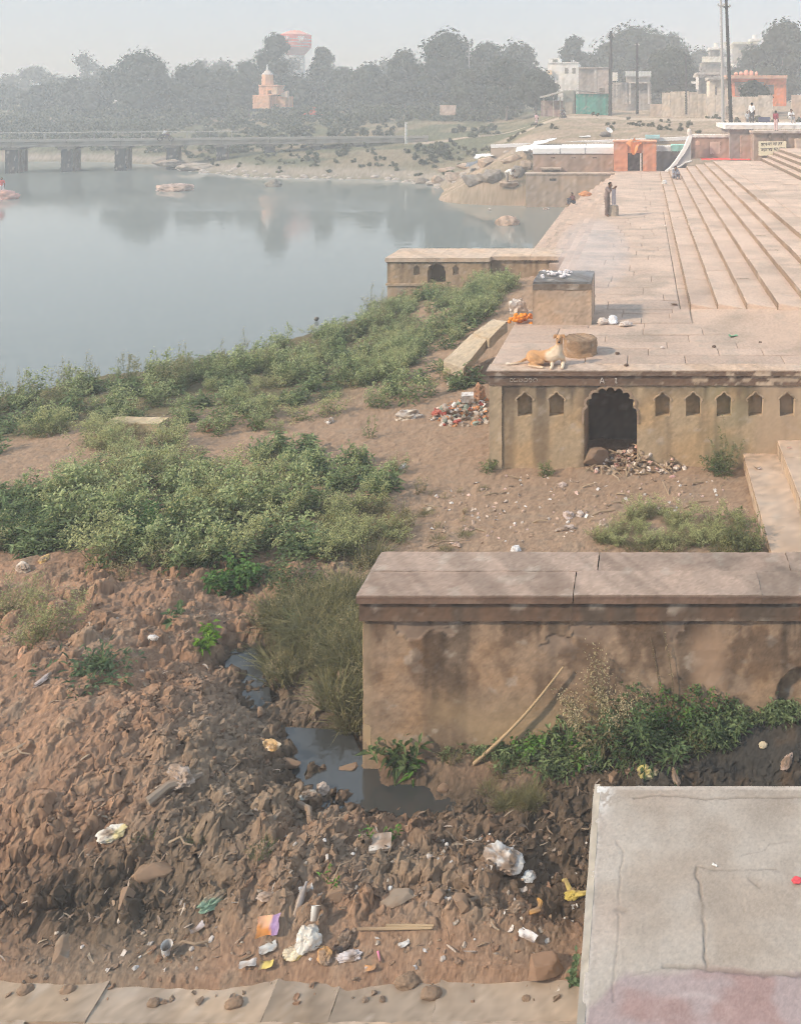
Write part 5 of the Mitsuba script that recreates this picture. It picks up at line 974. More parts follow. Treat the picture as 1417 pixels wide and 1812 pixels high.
scatter('yard_weeds', 'tangled olive weeds growing over the earth heap in the middle of the yard', 'weeds', [(mid, 100, 'ddadebgg', (0.6, 1.15)), ([(80, 905), (220, 860), (420, 870), (540, 900), (540, 1010), (380, 1030), (240, 1020), (120, 980)], 46, 'aade', (0.9, 1.25)),
        ([(420, 800), (560, 800), (740, 830), (745, 885), (600, 890), (480, 850)], 46, 'bbgea', (0.6, 1.0)), ([(560, 900), (720, 900), (735, 970), (650, 975), (560, 1020)], 60, 'gfgd', (0.5, 0.9)), ([(150, 765), (320, 770), (320, 800), (160, 800)], 26, 'ggd', (0.7, 1.1)), ([(-30, 880), (110, 900), (110, 980), (-30, 985)], 34, 'eeb', (0.7, 1.0))], 202)
scatter('wall_grass', 'dry brown and green grasses standing in the strip left of the plastered wall', 'grass', [([(490, 1090), (590, 1060), (640, 1010), (660, 985), (638, 1050), (646, 1310), (600, 1270), (480, 1240), (470, 1170)], 150, 'gfffgff', (0.6, 1.15))], 203)
scatter('yard_grass', 'patch of yellow green grass behind the plastered wall', 'grass', [([(1010, 985), (1080, 940), (1160, 900), (1240, 930), (1300, 900), (1330, 985)], 85, 'fdgf', (0.4, 0.7)), ([(700, 880), (860, 850), (860, 980), (700, 980)], 14, 'gf', (0.3, 0.5))], 204)
scatter('ditch_weeds', 'low dark weeds along the muddy foot of the plastered wall', 'weeds', [([(760, 1310), (900, 1275), (1010, 1270), (1290, 1270), (1300, 1310), (1080, 1370), (900, 1370), (800, 1345)], 60, 'eebf', (0.32, 0.6)), ([(1290, 1265), (1417, 1262), (1417, 1285), (1300, 1300)], 12, 'eb', (0.3, 0.5)), ([(860, 1400), (960, 1400), (960, 1440), (880, 1440)], 14, 'ff', (0.3, 0.45))], 205)

def plant(name, label, cat, x, y, kind='bush', h=0.6, w=0.6, seed=1, group=None, at=None, **k):
    g = ground_at(x, y) if at is None else np.array(at); t = thing(name, label, cat, group)
    if kind == 'grass': m, c = tuft(seed, h, w, **k)
    else: m, c = weed(seed, kind, h, w, **k)
    key = f'{t}__foliage'; scene[key] = mikit.ply(move(m, g - [0, 0, .015]), 'm_leaf', False, color=c)
    return t
DG = dict(lo=(0.05, 0.08, 0.04), hi=(0.13, 0.175, 0.085)); BG = dict(lo=(0.07, 0.15, 0.035), hi=(0.15, 0.27, 0.07))
plant('weed', 'leafy green rosette at the left foot of the plastered wall', 'weed', 712, 1352, 'dock', 0.46, 0.62, 1, n=18, per=12, L=0.19, W=0.045, lo=(0.06, 0.09, 0.04), hi=(0.15, 0.19, 0.09))
plant('weed', 'pale new leaf rosette at the edge of the puddle below the green rosette', 'weed', 728, 1366, 'dock', 0.14, 0.2, 2, n=7, per=6, L=0.13, W=0.045, **BG)
plant('shrub', 'large dark green shrub against the middle of the plastered wall', 'shrub', 1150, 1318, 'bush', 0.85, 1.15, 3, n=22, per=90, L=0.085, W=0.03, **DG)
plant('shrub', 'bright green feathery shrub right of the large dark shrub', 'shrub', 1205, 1285, 'bush', 0.72, 0.7, 4, n=16, per=70, L=0.065, W=0.02, lo=(0.05, 0.10, 0.03), hi=(0.11, 0.19, 0.06))
plant('dry_shrub', 'dry brownish seeding shrub left of the large dark shrub', 'shrub', 1062, 1335, 'feather', 1.12, 0.85, 5, n=22, per=46, L=0.06, W=0.022, lo=(0.14, 0.12, 0.075), hi=(0.33, 0.27, 0.17), tip=(0.46, 0.39, 0.27), tipn=70)
plant('weed', 'low dark green weed at the right foot of the plastered wall', 'weed', 1270, 1285, 'bush', 0.4, 0.7, 6, n=12, per=50, L=0.075, W=0.03, **DG)
plant('weed', 'bright green leafy weed near the foot of the leaning stick', 'weed', 935, 1318, 'bush', 0.3, 0.5, 7, n=12, per=40, L=0.07, W=0.034, **BG)
plant('weed', 'bright green creeping weed right of the leaning stick', 'weed', 1020, 1338, 'bush', 0.26, 0.62, 8, n=14, per=40, L=0.06, W=0.032, **BG)
plant('weed', 'tall bright green weed beside the leaning stick', 'weed', 972, 1292, 'bush', 0.36, 0.3, 9, n=8, per=40, L=0.07, W=0.034, lo=(0.055, 0.12, 0.03), hi=(0.13, 0.23, 0.06))
plant('weed', 'sparse green stem against the wall above the green rosette', 'weed', 772, 1315, 'lance', 0.42, 0.12, 10, n=2, per=16, L=0.06, W=0.02)
for i, (x, top, lean) in enumerate(((1078, 1095, 0.06), (1112, 1110, -.03), (1150, 1128, .03), (1168, 1098, .06))):   # tall dry stalks before the wall
    b = ground_at(x + 22, 1300); Y = b[1]; tp = Q(x, top, Y); k = np.linspace(0, 1, 7)[:, None]; p = b * (1 - k) + tp * k + np.array([lean, 0, 0]) * np.sin(k * 3.1)
    t = thing('dry_stalk', ['tall dry stalk leaning left before the wall, leftmost of four', 'second of the four tall dry stalks before the wall', 'third of the four tall dry stalks, with a few pale seed heads', 'rightmost tall dry stalk, rising almost to the frieze'][i], 'stalk')
    part(t, 'stem', tube(p, np.linspace(.006, .0025, 7), 4), (0.20, 0.16, 0.10)); r = rng(i)
    q = on_curve(p[None], np.zeros(16, int), r.uniform(.45, 1, 16)); v, f = leaf_quads(q, r.normal(size=(16, 3)) + [0, 0, .5], 0.05, 0.014, .2, r)
    part(t, 'seed_head', (v, f), (0.38, 0.31, 0.2), 'm_leaf')
plant('shrub', 'vivid green broad leaved plant hanging at the lower edge of the yard weeds', 'shrub', 412, 1048, 'bush', 0.62, 0.6, 11, n=14, per=46, L=0.13, W=0.055, lo=(0.05, 0.105, 0.035), hi=(0.12, 0.205, 0.07))
plant('weed', 'fresh lime green plant on the edge of the ditch', 'weed', 363, 1143, 'dock', 0.3, 0.3, 12, n=9, per=14, L=0.13, W=0.05, lo=(0.10, 0.19, 0.03), hi=(0.19, 0.30, 0.06))
plant('weed', 'sprawling grey green creeper on the earth mound', 'weed', 150, 1195, 'bush', 0.16, 1.0, 13, n=20, per=24, L=0.12, W=0.03, lo=(0.07, 0.10, 0.06), hi=(0.15, 0.20, 0.11))
plant('weed', 'upright grey green sprig at the right end of the creeper', 'weed', 182, 1180, 'dock', 0.26, 0.25, 14, n=7, per=10, L=0.13, W=0.03, lo=(0.07, 0.10, 0.05), hi=(0.15, 0.20, 0.1))
plant('shrub', 'pale yellow green feathery bush at the left edge above the mound', 'shrub', 70, 1128, 'feather', 0.62, 0.95, 15, n=20, per=70, L=0.055, W=0.016, lo=(0.13, 0.13, 0.065), hi=(0.29, 0.275, 0.13), tip=YG, tipn=60)
plant('shrub', 'smaller straw coloured bush at the left edge under the yard weeds', 'shrub', 15, 1080, 'feather', 0.5, 0.7, 16, n=16, per=60, L=0.055, W=0.016, lo=(0.14, 0.13, 0.07), hi=(0.27, 0.25, 0.13), tip=YG, tipn=40)
plant('shrub', 'dull green bush right of the vivid green plant', 'shrub', 515, 1048, 'bush', 0.5, 0.8, 17, n=16, per=60, L=0.06, W=0.022, lo=(0.065, 0.08, 0.04), hi=(0.15, 0.165, 0.085))
plant('shrub', 'deep green plant in the heart of the yard weeds', 'shrub', 262, 960, 'bush', 0.8, 0.8, 18, n=16, per=60, L=0.11, W=0.034, lo=(0.04, 0.08, 0.035), hi=(0.10, 0.165, 0.07))
plant('shrub', 'yellowish flowering bush in the middle of the yard weeds', 'shrub', 375, 925, 'feather', 0.85, 1.2, 19, n=26, per=80, L=0.055, W=0.016, lo=(0.13, 0.135, 0.065), hi=(0.28, 0.275, 0.13), tip=(0.37, 0.345, 0.16), tipn=80)
plant('shrub', 'tall dry feathery bush at the back left of the yard weeds', 'shrub', 215, 872, 'feather', 0.9, 1.1, 20, n=22, per=70, L=0.055, W=0.016, lo=(0.15, 0.135, 0.075), hi=(0.29, 0.255, 0.14), tip=(0.36, 0.31, 0.18), tipn=60)
plant('shrub', 'dark green bush at the left edge of the yard weeds', 'shrub', 40, 960, 'bush', 0.75, 1.0, 21, n=20, per=70, L=0.085, W=0.028, **DG)
plant('sapling', 'thin grey green sapling in front of the niche wall', 'sapling', 0, 0, 'lance', 1.35, 0.7, 22, at=[1.62, 18.2, float(ground_z(np.array([1.62]), np.array([18.2]))[0])], n=8, per=44, L=0.09, W=0.024, lo=(0.11, 0.12, 0.065), hi=(0.2, 0.2, 0.11))
plant('shrub', 'low green bush at the foot of the grey green sapling', 'shrub', 1272, 838, 'bush', 0.5, 0.7, 23, n=12, per=50, L=0.08, W=0.028, lo=(0.06, 0.085, 0.04), hi=(0.14, 0.17, 0.08))
plant('shrub', 'bushy weed beside the pale lower steps behind the wall', 'shrub', 1318, 975, 'bush', 0.8, 0.75, 24, n=16, per=70, L=0.075, W=0.026, lo=(0.085, 0.10, 0.05), hi=(0.2, 0.205, 0.1))
plant('weed', 'small weed at the left corner of the niche wall', 'weed', 860, 838, 'bush', 0.38, 0.4, 25, n=9, per=34, L=0.07, W=0.022)
plant('weed', 'small weed under the second niche', 'weed', 967, 842, 'bush', 0.34, 0.34, 26, n=8, per=30, L=0.07, W=0.022)
plant('weed', 'leggy weed in the bare earth left of the platform', 'weed', 655, 775, 'lance', 0.62, 0.35, 27, n=5, per=22, L=0.10, W=0.025)
plant('weed', 'blue green weed growing beside the concrete plinth', 'weed', 1012, 1735, 'lance', 0.34, 0.26, 28, n=4, per=14, L=0.075, W=0.04, lo=(0.075, 0.115, 0.065), hi=(0.15, 0.21, 0.12))
for i, (x, y, lab) in enumerate(((258, 1482, 'small green grass tuft right of the pale torn bag'), (352, 1478, 'small green grass tuft in the middle of the earth heap'), (462, 1508, 'small green grass tuft above the brown lumps'))): plant('grass_tuft', lab, 'grass', x, y, 'grass', 0.13, 0.22, 40 + i, n=80, wd=0.005, lo=(0.06, 0.09, 0.035), hi=(0.12, 0.16, 0.07))
plant('weed', 'green sprout beside the flattened white carton', 'weed', 690, 1483, 'dock', 0.12, 0.2, 44, n=5, per=5, L=0.09, W=0.02, **BG)
plant('weed', 'thin green sprout lying on the earth below the carton', 'weed', 598, 1558, 'dock', 0.12, 0.25, 45, n=5, per=5, L=0.10, W=0.018, **BG)
plant('weed', 'green sprig left of the flattened white carton', 'weed', 650, 1478, 'dock', 0.1, 0.14, 46, n=4, per=4, L=0.08, W=0.02, **BG)
plant('weed', 'pair of pale green leaves on the bank left of the wall grass', 'weed', 312, 1092, 'dock', 0.10, 0.4, 47, n=6, per=5, L=0.16, W=0.07, lo=(0.08, 0.11, 0.06), hi=(0.15, 0.2, 0.1))
plant('weed', 'leafy blue green weed at the edge of the wall grass', 'weed', 535, 1100, 'bush', 0.3, 0.5, 48, n=9, per=30, L=0.10, W=0.035, lo=(0.07, 0.10, 0.055), hi=(0.15, 0.19, 0.1))
# ------------------------------------------------------------------ people
def sph(c, r): 
    m = trimesh.creation.icosphere(1, r); return np.array(m.vertices) + np.asarray(c)
def bones(js, links, grow=0.0, edge=0.05, it=6):
    hulls = [m3.Manifold.hull_points(np.vstack([sph(js[a][0], js[a][1] + grow), sph(js[b][0], js[b][1] + grow)])) for a, b in links]
    m = m3.Manifold.batch_boolean(hulls, m3.OpType.Add).refine_to_length(edge)
    v, f = VF(m); t = trimesh.Trimesh(v, f, process=True); trimesh.smoothing.filter_taubin(t, 0.5, 0.53, iterations=it)
    return np.array(t.vertices), np.array(t.faces)
A_ = np.array
STAND = dict(pelvis=((0, 0, .93), .125), waist=((0, 0, 1.08), .115), chest=((0, 0, 1.28), .135), neck=((0, .01, 1.46), .055), head=((0, -.01, 1.60), .092), jaw=((0, -.035, 1.54), .068),
    shl=((-.17, 0, 1.40), .06), ell=((-.23, .02, 1.13), .042), wrl=((-.22, -.06, .90), .03), shr=((.17, 0, 1.40), .06), elr=((.23, .02, 1.13), .042), wrr=((.22, -.06, .90), .03),
    hpl=((-.09, 0, .90), .10), knl=((-.10, -.02, .50), .066), anl=((-.10, .02, .09), .042), tol=((-.11, -.13, .035), .035), hpr=((.09, 0, .90), .10), knr=((.10, -.02, .50), .066), anr=((.10, .02, .09), .042), tor=((.11, -.13, .035), .035))
def hand(w, d, side):                                 # palm, four unequal curled fingers, thumb leaving the side of the palm
    d = A_(d) / np.linalg.norm(d); s = np.cross(d, [0, 0, 1.0]) if abs(d[2]) < .9 else A_([1.0, 0, 0]); s /= np.linalg.norm(s); n = np.cross(s, d); w = A_(w); J, L = {}, []
    J['w'] = (w, .026); J['p1'] = (w + d * .085 + s * .03, .014); J['p2'] = (w + d * .085 - s * .03, .014); L += [('w', 'p1'), ('w', 'p2'), ('p1', 'p2')]
    for i, (o, l) in enumerate(((.032, .065), (.011, .078), (-.011, .072), (-.032, .055))):
        b = w + d * .088 + s * o; J[f'a{i}'] = (b, .0095); J[f'b{i}'] = (b + d * l * .55 + n * .008, .009); J[f'c{i}'] = (b + d * l * .9 + n * .03, .008); L += [(f'a{i}', f'b{i}'), (f'b{i}', f'c{i}')]
    J['t0'] = (w + d * .03 + s * .03 * side, .012); J['t1'] = (w + d * .07 + s * .062 * side + n * .01, .010); J['t2'] = (w + d * .095 + s * .066 * side + n * .025, .009); L += [('t0', 't1'), ('t1', 't2')]
    return J, L
def person(label, at, face=0.0, pose=None, skin=(0.19, 0.105, 0.07), shirt=(0.7, 0.7, 0.7), trousers=(0.1, 0.1, 0.12), hair=(0.02, 0.018, 0.016), s=1.0, wrap=None, sleeves=True, group=None):
    js = {k: (A_(c, float), r) for k, (c, r) in STAND.items()}
    for k, c in (pose or {}).items(): js[k] = (A_(c, float), js[k][1])
    key = thing('person', label, 'person', group)
    T_ = lambda m: move(m, at, face, s)
    limb = [('pelvis', 'waist'), ('waist', 'chest'), ('chest', 'neck'), ('neck', 'head'), ('head', 'jaw'), ('chest', 'shl'), ('chest', 'shr'), ('shl', 'shr'), ('shl', 'ell'), ('ell', 'wrl'), ('shr', 'elr'), ('elr', 'wrr'), ('pelvis', 'hpl'), ('pelvis', 'hpr'), ('hpl', 'knl'), ('knl', 'anl'), ('anl', 'tol'), ('hpr', 'knr'), ('knr', 'anr'), ('anr', 'tor')]
    J = dict(js); L = list(limb)
    for sd, e, w, sg in (('l', 'ell', 'wrl', 1), ('r', 'elr', 'wrr', -1)):
        hj, hl = hand(js[w][0], js[w][0] - js[e][0], sg); J.update({f'h{sd}{k}': v for k, v in hj.items()}); L += [(f'h{sd}{a}', f'h{sd}{b}') for a, b in hl]
    hd, jw = js['head'][0], js['jaw'][0]; fw = jw - hd; fw[2] *= .2; fw = fw / (np.linalg.norm(fw) + 1e-9); up = A_([0, 0, 1.0]); sd = np.cross(fw, up)
    J['nose1'] = (hd + fw * .085 - up * .005, .012); J['nose2'] = (hd + fw * .105 - up * .03, .015); L.append(('nose1', 'nose2'))
    for k, g in (('e1', 1), ('e2', -1)): J[k + 'a'] = (hd + sd * g * .088 + up * .01, .018); J[k + 'b'] = (hd + sd * g * .09 - up * .03, .014); L.append((k + 'a', k + 'b'))
    part(key, 'body', T_(bones(J, L, 0, .045, 2)), skin, 'm_plaster', True)
    hv = trimesh.creation.icosphere(2, .104); v = np.array(hv.vertices); keep = (v @ fw < .035) | (v[:, 2] > .055); v = v * np.where(keep, 1.0, .80)[:, None] * [1, 1, 1.05] + hd + up * .012 - fw * .012
    part(key, 'hair', T_((v, np.array(hv.faces))), hair, 'm_plaster', True)
    ey = [move(trimesh.creation.icosphere(1, .011), hd + fw * .084 + sd * g * .033 + up * .012) for g in (1, -1)]; part(key, 'eyes', T_(join(*ey)), (0.04, 0.03, 0.03), 'm_gloss', True)
    part(key, 'mouth', T_(tube([hd + fw * .094 - sd * .02 - up * .058, hd + fw * .1 - up * .06, hd + fw * .094 + sd * .02 - up * .058], .006, 4)), (0.17, 0.07, 0.06))
    if shirt is not None:
        ln = [('pelvis', 'waist'), ('waist', 'chest'), ('chest', 'shl'), ('chest', 'shr'), ('shl', 'shr')] + ([('shl', 'ell'), ('shr', 'elr')] if sleeves else [])
        part(key, 'shirt', T_(bones(js, ln, .016, .05, 3)), shirt, 'm_plaster', True, freq=12, amt=.2)
    if trousers is not None:
        part(key, 'trousers', T_(bones(js, [('pelvis', 'hpl'), ('pelvis', 'hpr'), ('hpl', 'knl'), ('hpr', 'knr'), ('knl', 'anl'), ('knr', 'anr')], .014, .05, 3)), trousers, 'm_plaster', True, freq=12, amt=.2)
    if wrap is not None: part(key, wrap[0], T_(wrap[1]), wrap[2], 'm_plaster', True, freq=12, amt=.25)
    return key
def hang(w, h, at, seed, n=16):                       # hanging folded cloth
    u = np.linspace(0, 1, n); g = np.array([[[(a - .5) * w * (1 - .25 * b), .03 * math.sin(a * 17 + seed) * (0.4 + b), -h * b] for a in u] for b in np.linspace(0, 1, 12)])
    v, f = grid(g); v2 = v + [0, .012, 0]; return move(join((v, f), (v2, f[:, ::-1])), at)
# man standing on the lane, turned to the right, lifting a pale cloth
bend = dict(pelvis=(0, .02, .93), waist=(0, .0, 1.09), chest=(0, -.05, 1.28), neck=(0, -.12, 1.44), head=(0, -.17, 1.56), jaw=(0, -.215, 1.51), shl=(-.17, -.06, 1.39), shr=(.17, -.06, 1.39), ell=(-.2, -.24, 1.22), wrl=(-.1, -.36, 1.36), elr=(.2, -.26, 1.24), wrr=(.1, -.38, 1.38))
person('man with a pale cloth held before him standing on the stone lane', P(1074, 383, 0), 1.15, bend, shirt=(0.27, 0.21, 0.20), trousers=(0.22, 0.17, 0.155), wrap=('pale_cloth', hang(.42, .78, (0, -.37, 1.36), 1), (0.52, 0.47, 0.49)))
sit = dict(pelvis=(0, .12, .16), waist=(0, .10, .32), chest=(0, .02, .50), neck=(0, -.04, .66), head=(0, -.08, .79), jaw=(0, -.12, .73), shl=(-.17, 0, .60), shr=(.17, 0, .60), ell=(-.24, -.16, .40), wrl=(-.12, -.36, .36), elr=(.24, -.16, .40), wrr=(.12, -.36, .36), hpl=(-.09, .08, .15), hpr=(.09, .08, .15), knl=(-.12, -.32, .42), knr=(.12, -.32, .42), anl=(-.12, -.36, .06), anr=(.12, -.36, .06), tol=(-.12, -.5, .03), tor=(.12, -.5, .03))
person('person in dark clothes sitting at the water edge of the steps', [-5.35, F * (H + 2.05) / (362 - CY) * 1.0, -2.04], -0.9, sit, shirt=(0.16, 0.07, 0.075), trousers=(0.06, 0.07, 0.10))
person('person in grey blue clothes crouching on the steps by the balustrade', P(1194, 317, 0.30), 0.5, sit, shirt=(0.30, 0.31, 0.36), trousers=(0.22, 0.23, 0.28))
ROOF = 3.84
def rp_(x, Y): return [(x - CX) * Y / F, Y, H - (220 - CY) * 72 / F + 0.02]
person('man in a white shirt and dark trousers standing on the flat roof', rp_(1330, 75), 2.9, None, shirt=(0.80, 0.80, 0.81), trousers=(0.10, 0.095, 0.10))
person('person in a maroon top and pale skirt standing at the roof edge', [(1372.5 - CX) * 70.4 / F, 70.4, H - (232 - CY) * 70 / F], 2.4, None, shirt=(0.30, 0.07, 0.10), trousers=(0.62, 0.45, 0.45), s=.93)
chair = dict(sit); seat = {k: (A_(v) + [0, 0, .28]) for k, v in sit.items()}; seat.update(anl=(-.12, -.40, .09), anr=(.12, -.40, .09), tol=(-.12, -.53, .035), tor=(.12, -.53, .035), knl=(-.12, -.36, .5), knr=(.12, -.36, .5))
person('man in a white shirt with dark stripes sitting on the roof at the right edge', rp_(1399, 74), 0.3, seat, shirt=(0.78, 0.78, 0.78), trousers=(0.38, 0.36, 0.36))
person('person in pale clothes far behind the man in the white shirt', [(1322 - CX) * 98 / F, 98, float(ground_z(A_([11.1]), A_([98.]))[0])], 0.4, None, shirt=(0.55, 0.57, 0.6), trousers=(0.3, 0.3, 0.32))
person('small figure in pink walking before the roadside stall', [(949 - CX) * 114 / F, 114, float(ground_z(A_([-13.6]), A_([114.]))[0])], 0.8, None, shirt=(0.80, 0.55, 0.56), trousers=(0.78, 0.62, 0.6))
lean = dict(pelvis=(0, .1, .75), waist=(0, -.03, .88), chest=(0, -.22, .93), neck=(0, -.4, .93), head=(0, -.53, .92), jaw=(0, -.56, .86), shl=(-.17, -.3, .93), shr=(.17, -.3, .93), ell=(-.2, -.36, .65), wrl=(-.16, -.48, .42), elr=(.2, -.36, .65), wrr=(.16, -.48, .42), hpl=(-.09, .08, .73), hpr=(.09, .08, .73), knl=(-.1, -.02, .42), knr=(.1, -.02, .42))
person('person in white bending over the rocks left of the brown wall', ground_at(900, 322, 60, 130) - [0, .8, 0], 1.4, lean, shirt=(0.82, 0.82, 0.80), trousers=(0.40, 0.36, 0.32), s=1.1)
person('bather in red standing by the pinkish rock at the left edge', [(3 - CX) * 80 / F, 80, -2.6], 0.6, None, shirt=(0.62, 0.14, 0.13), trousers=(0.72, 0.70, 0.68), s=.9)
# riders
def rider(label, x, y, Y, face, shirt, s=1.0):
    at = Q(x, y, Y); t = thing('motorcycle', label[0], 'motorcycle'); M = lambda m: move(m, at, face, s)
    for cy in (-.62, .62):
        a = np.linspace(0, 2 * np.pi, 17); part(t, 'wheel', M(tube(np.stack([0 * a, cy + .27 * np.cos(a), .31 + .27 * np.sin(a)], 1), .05, 6, False)), (0.03, 0.03, 0.03))
        part(t, 'spokes', M(join(*[tube([(0, cy, .31), (0, cy + .25 * math.cos(b), .31 + .25 * math.sin(b))], .01, 3) for b in np.linspace(0, 5.5, 8)])), (0.3, 0.3, 0.3))
    part(t, 'frame', M(join(tube([(0, -.62, .31), (0, -.42, .85), (0, -.40, .98)], .035, 6), tube([(0, .62, .31), (0, .2, .5), (0, -.2, .4), (0, -.42, .8)], .05, 6))), (0.08, 0.08, 0.09))
    part(t, 'tank', M(rock((.28, .5, .24), 9, (0, -.18, .82), 2, .05)), (0.10, 0.03, 0.03), 'm_gloss', True); part(t, 'seat', M(worn(box(-.13, .13, .02, .7, .74, .84), .08, .01)), (0.03, 0.03, 0.03)); part(t, 'engine', M(rock((.3, .4, .34), 8, (0, -.05, .42), 1, .2)), (0.16, 0.16, 0.16))
    part(t, 'handlebar', M(tube([(-.33, -.3, 1.02), (0, -.4, 1.0), (.33, -.3, 1.02)], .018, 5)), (0.2, 0.2, 0.2)); part(t, 'headlight', M(rock((.17, .14, .17), 7, (0, -.55, .92), 2, .03)), (0.5, 0.5, 0.48), 'm_gloss', True)
    ride = {k: (A_(v) + [0, .1, .72]) for k, v in sit.items()}; ride.update(knl=(-.19, -.24, .74), knr=(.19, -.24, .74), anl=(-.2, -.02, .34), anr=(.2, -.02, .34), tol=(-.2, -.16, .31), tor=(.2, -.16, .31), wrl=(-.3, -.28, 1.05), wrr=(.3, -.28, 1.05), ell=(-.3, -.02, 1.1), elr=(.3, -.02, 1.1))
    person(label[1], at, face, ride, shirt=shirt, s=s)
rider(('dark motorcycle on the road before the stall', 'rider in dark clothes on the motorcycle before the stall'), 996, 213, 112, 0.6, (0.12, 0.12, 0.13))
rider(('motorcycle crossing the causeway bridge', 'rider in a white shirt crossing the causeway bridge'), 293, 250 - 0, 114.5, 1.9, (0.7, 0.72, 0.74))

# ------------------------------------------------------------------ dog
dk = thing('dog', 'tan and white dog lying with raised head beside the low stone drum', 'dog')
DJ = {'hip': ((.30, .12, .15), .135), 'loin': ((.10, .06, .16), .125), 'rib': ((-.12, 0, .20), .15), 'chest': ((-.24, -.04, .25), .125), 'nk1': ((-.28, -.05, .38), .085), 'nk2': ((-.29, -.09, .50), .068), 'skull': ((-.29, -.12, .60), .072), 'brow': ((-.29, -.17, .595), .055), 'muz': ((-.295, -.245, .555), .036), 'nose': ((-.295, -.275, .552), .027),
      'sA': ((-.33, -.05, .20), .07), 'eA': ((-.36, .03, .07), .045), 'wA': ((-.37, -.20, .04), .03), 'pA': ((-.37, -.31, .03), .032), 'sB': ((-.16, -.08, .20), .07), 'eB': ((-.13, .0, .07), .045), 'wB': ((-.15, -.23, .04), .03), 'pB': ((-.14, -.34, .03), .032),
      'thA': ((.28, -.02, .14), .105), 'stA': ((.08, -.12, .10), .06), 'hkA': ((.33, -.14, .045), .036), 'ftA': ((.12, -.24, .03), .032), 'ft2': ((.05, -.26, .026), .028), 't1': ((.42, .14, .10), .035), 't2': ((.55, .06, .04), .026), 't3': ((.70, .0, .026), .022), 't4': ((.82, -.01, .03), .026)}
DL = [('hip', 'loin'), ('loin', 'rib'), ('rib', 'chest'), ('chest', 'nk1'), ('nk1', 'nk2'), ('nk2', 'skull'), ('skull', 'brow'), ('brow', 'muz'), ('muz', 'nose'), ('chest', 'sA'), ('sA', 'eA'), ('eA', 'wA'), ('wA', 'pA'), ('chest', 'sB'), ('sB', 'eB'), ('eB', 'wB'), ('wB', 'pB'), ('hip', 'thA'), ('thA', 'stA'), ('stA', 'hkA'), ('hkA', 'ftA'), ('ftA', 'ft2'), ('hip', 't1'), ('t1', 't2'), ('t2', 't3'), ('t3', 't4'), ('nk1', 'rib')]
dv_, df_ = bones({k: (A_(c, float), r) for k, (c, r) in DJ.items()}, DL, 0, .03, 4)
def dogc(v):
    c = np.tile([0.52, 0.30, 0.15], (len(v), 1)); n = fbm3(v, 6, 3, 3) - .5
    belly = sm(-.02, -.14, v[:, 1] + n * .12 + .25 * (v[:, 0] > .02) * 0) * sm(.5, .42, v[:, 2]) * sm(.06, -.04, v[:, 0]); c = lerp(c, [0.74, 0.62, 0.48], belly[:, None])
    c = lerp(c, [0.70, 0.58, 0.44], (sm(.055, .04, v[:, 2]))[:, None]); c = lerp(c, [0.78, 0.70, 0.60], (sm(.72, .8, v[:, 0]))[:, None])
    c = lerp(c, [0.26, 0.15, 0.09], (sm(-.205, -.25, v[:, 1]) * sm(.5, .52, v[:, 2]))[:, None]); c = lerp(c, [0.24, 0.14, 0.08], (np.exp(-((v[:, 0] - .17) / .05) ** 2 - ((v[:, 2] - .13) / .09) ** 2) * .5)[:, None]); return c
dpos = [*Q(966, 640, 19.0)[:2], 0.0]; DM = lambda m: move(m, dpos, 0.0, (-1, 1, 1.0))
cc_ = dogc(dv_) * (1 + .3 * (fbm3(dv_, 18, 4, 2) - .5))[:, None]
v, f = DM((dv_, df_)); scene[f'{dk}__body'] = mikit.ply((v, f[:, ::-1]), 'm_plaster', True, color=np.clip(cc_, 0, 1))
for g in (1, -1):
    e = trimesh.Trimesh(*VF(m3.Manifold.hull_points(np.vstack([sph((-.29 + g * .055, -.11, .655), .02), sph((-.29 + g * .105, -.12, .66), .012), sph((-.29 + g * .115, -.16, .605), .010), sph((-.29 + g * .07, -.13, .62), .015)])))); part(dk, 'ear', DM(e), (0.40, 0.22, 0.11), 'm_plaster', True)
    part(dk, 'eye', DM(move(trimesh.creation.icosphere(1, .012), (-.29 + g * .034, -.215, .607))), (0.03, 0.02, 0.02), 'm_gloss', True)
part(dk, 'nose_tip', DM(move(trimesh.creation.icosphere(1, .02), (-.295, -.296, .557))), (0.03, 0.025, 0.025), 'm_gloss', True)

# ------------------------------------------------------------------ litter, stones, sticks
def bag(w, d, h, seed, sub=3, sharp=0.5):             # crumpled plastic: creased, sagging, open folds
    m = trimesh.creation.icosphere(sub); v = np.array(m.vertices); q = fbm3(v, 1.5, seed, 3) - .5; c = np.abs(fbm3(v, 2.7, seed + 2, 3) * 2 - 1); c2 = np.abs(fbm3(v, 6, seed + 4, 2) * 2 - 1)
    v = v * (1 + 0.9 * q - sharp * c - .22 * c2)[:, None]; v[:, 2] = np.where(v[:, 2] < -.3, -.3 + (v[:, 2] + .3) * .25, v[:, 2])
    return v * [w * .46, d * .46, h * .58], np.array(m.faces)
def scrap(l, w, seed, curl=0.35, n=11):               # thin wrapper: bent sheet with a ragged outline
    r = rng(seed); a, b = np.linspace(-.5, .5, n), np.linspace(-.5, .5, max(5, n * 2 // 3)); A, B = np.meshgrid(a, b)
    e = 1 + .3 * (fbm2(A, B, 4, seed, 2) - .5); X, Y = A * l * e, B * w * e
    curl = curl * 1.7; Z = curl * min(l, w) * (fbm2(A, B, 1.7, seed + 1, 3) - .4) * 1.6 + curl * .35 * w * (A * r.uniform(-2, 2)) ** 2 + .10 * w * np.abs(fbm2(A, B, 5, seed + 3, 2) * 2 - 1)
    v, f = grid(np.stack([X, Y, Z], -1) * .7); t = trimesh.Trimesh(v, f, process=False); k = t.vertex_normals * 0.0012
    return join((v + k, f), (v - k, f[:, ::-1]))
LIT = 0
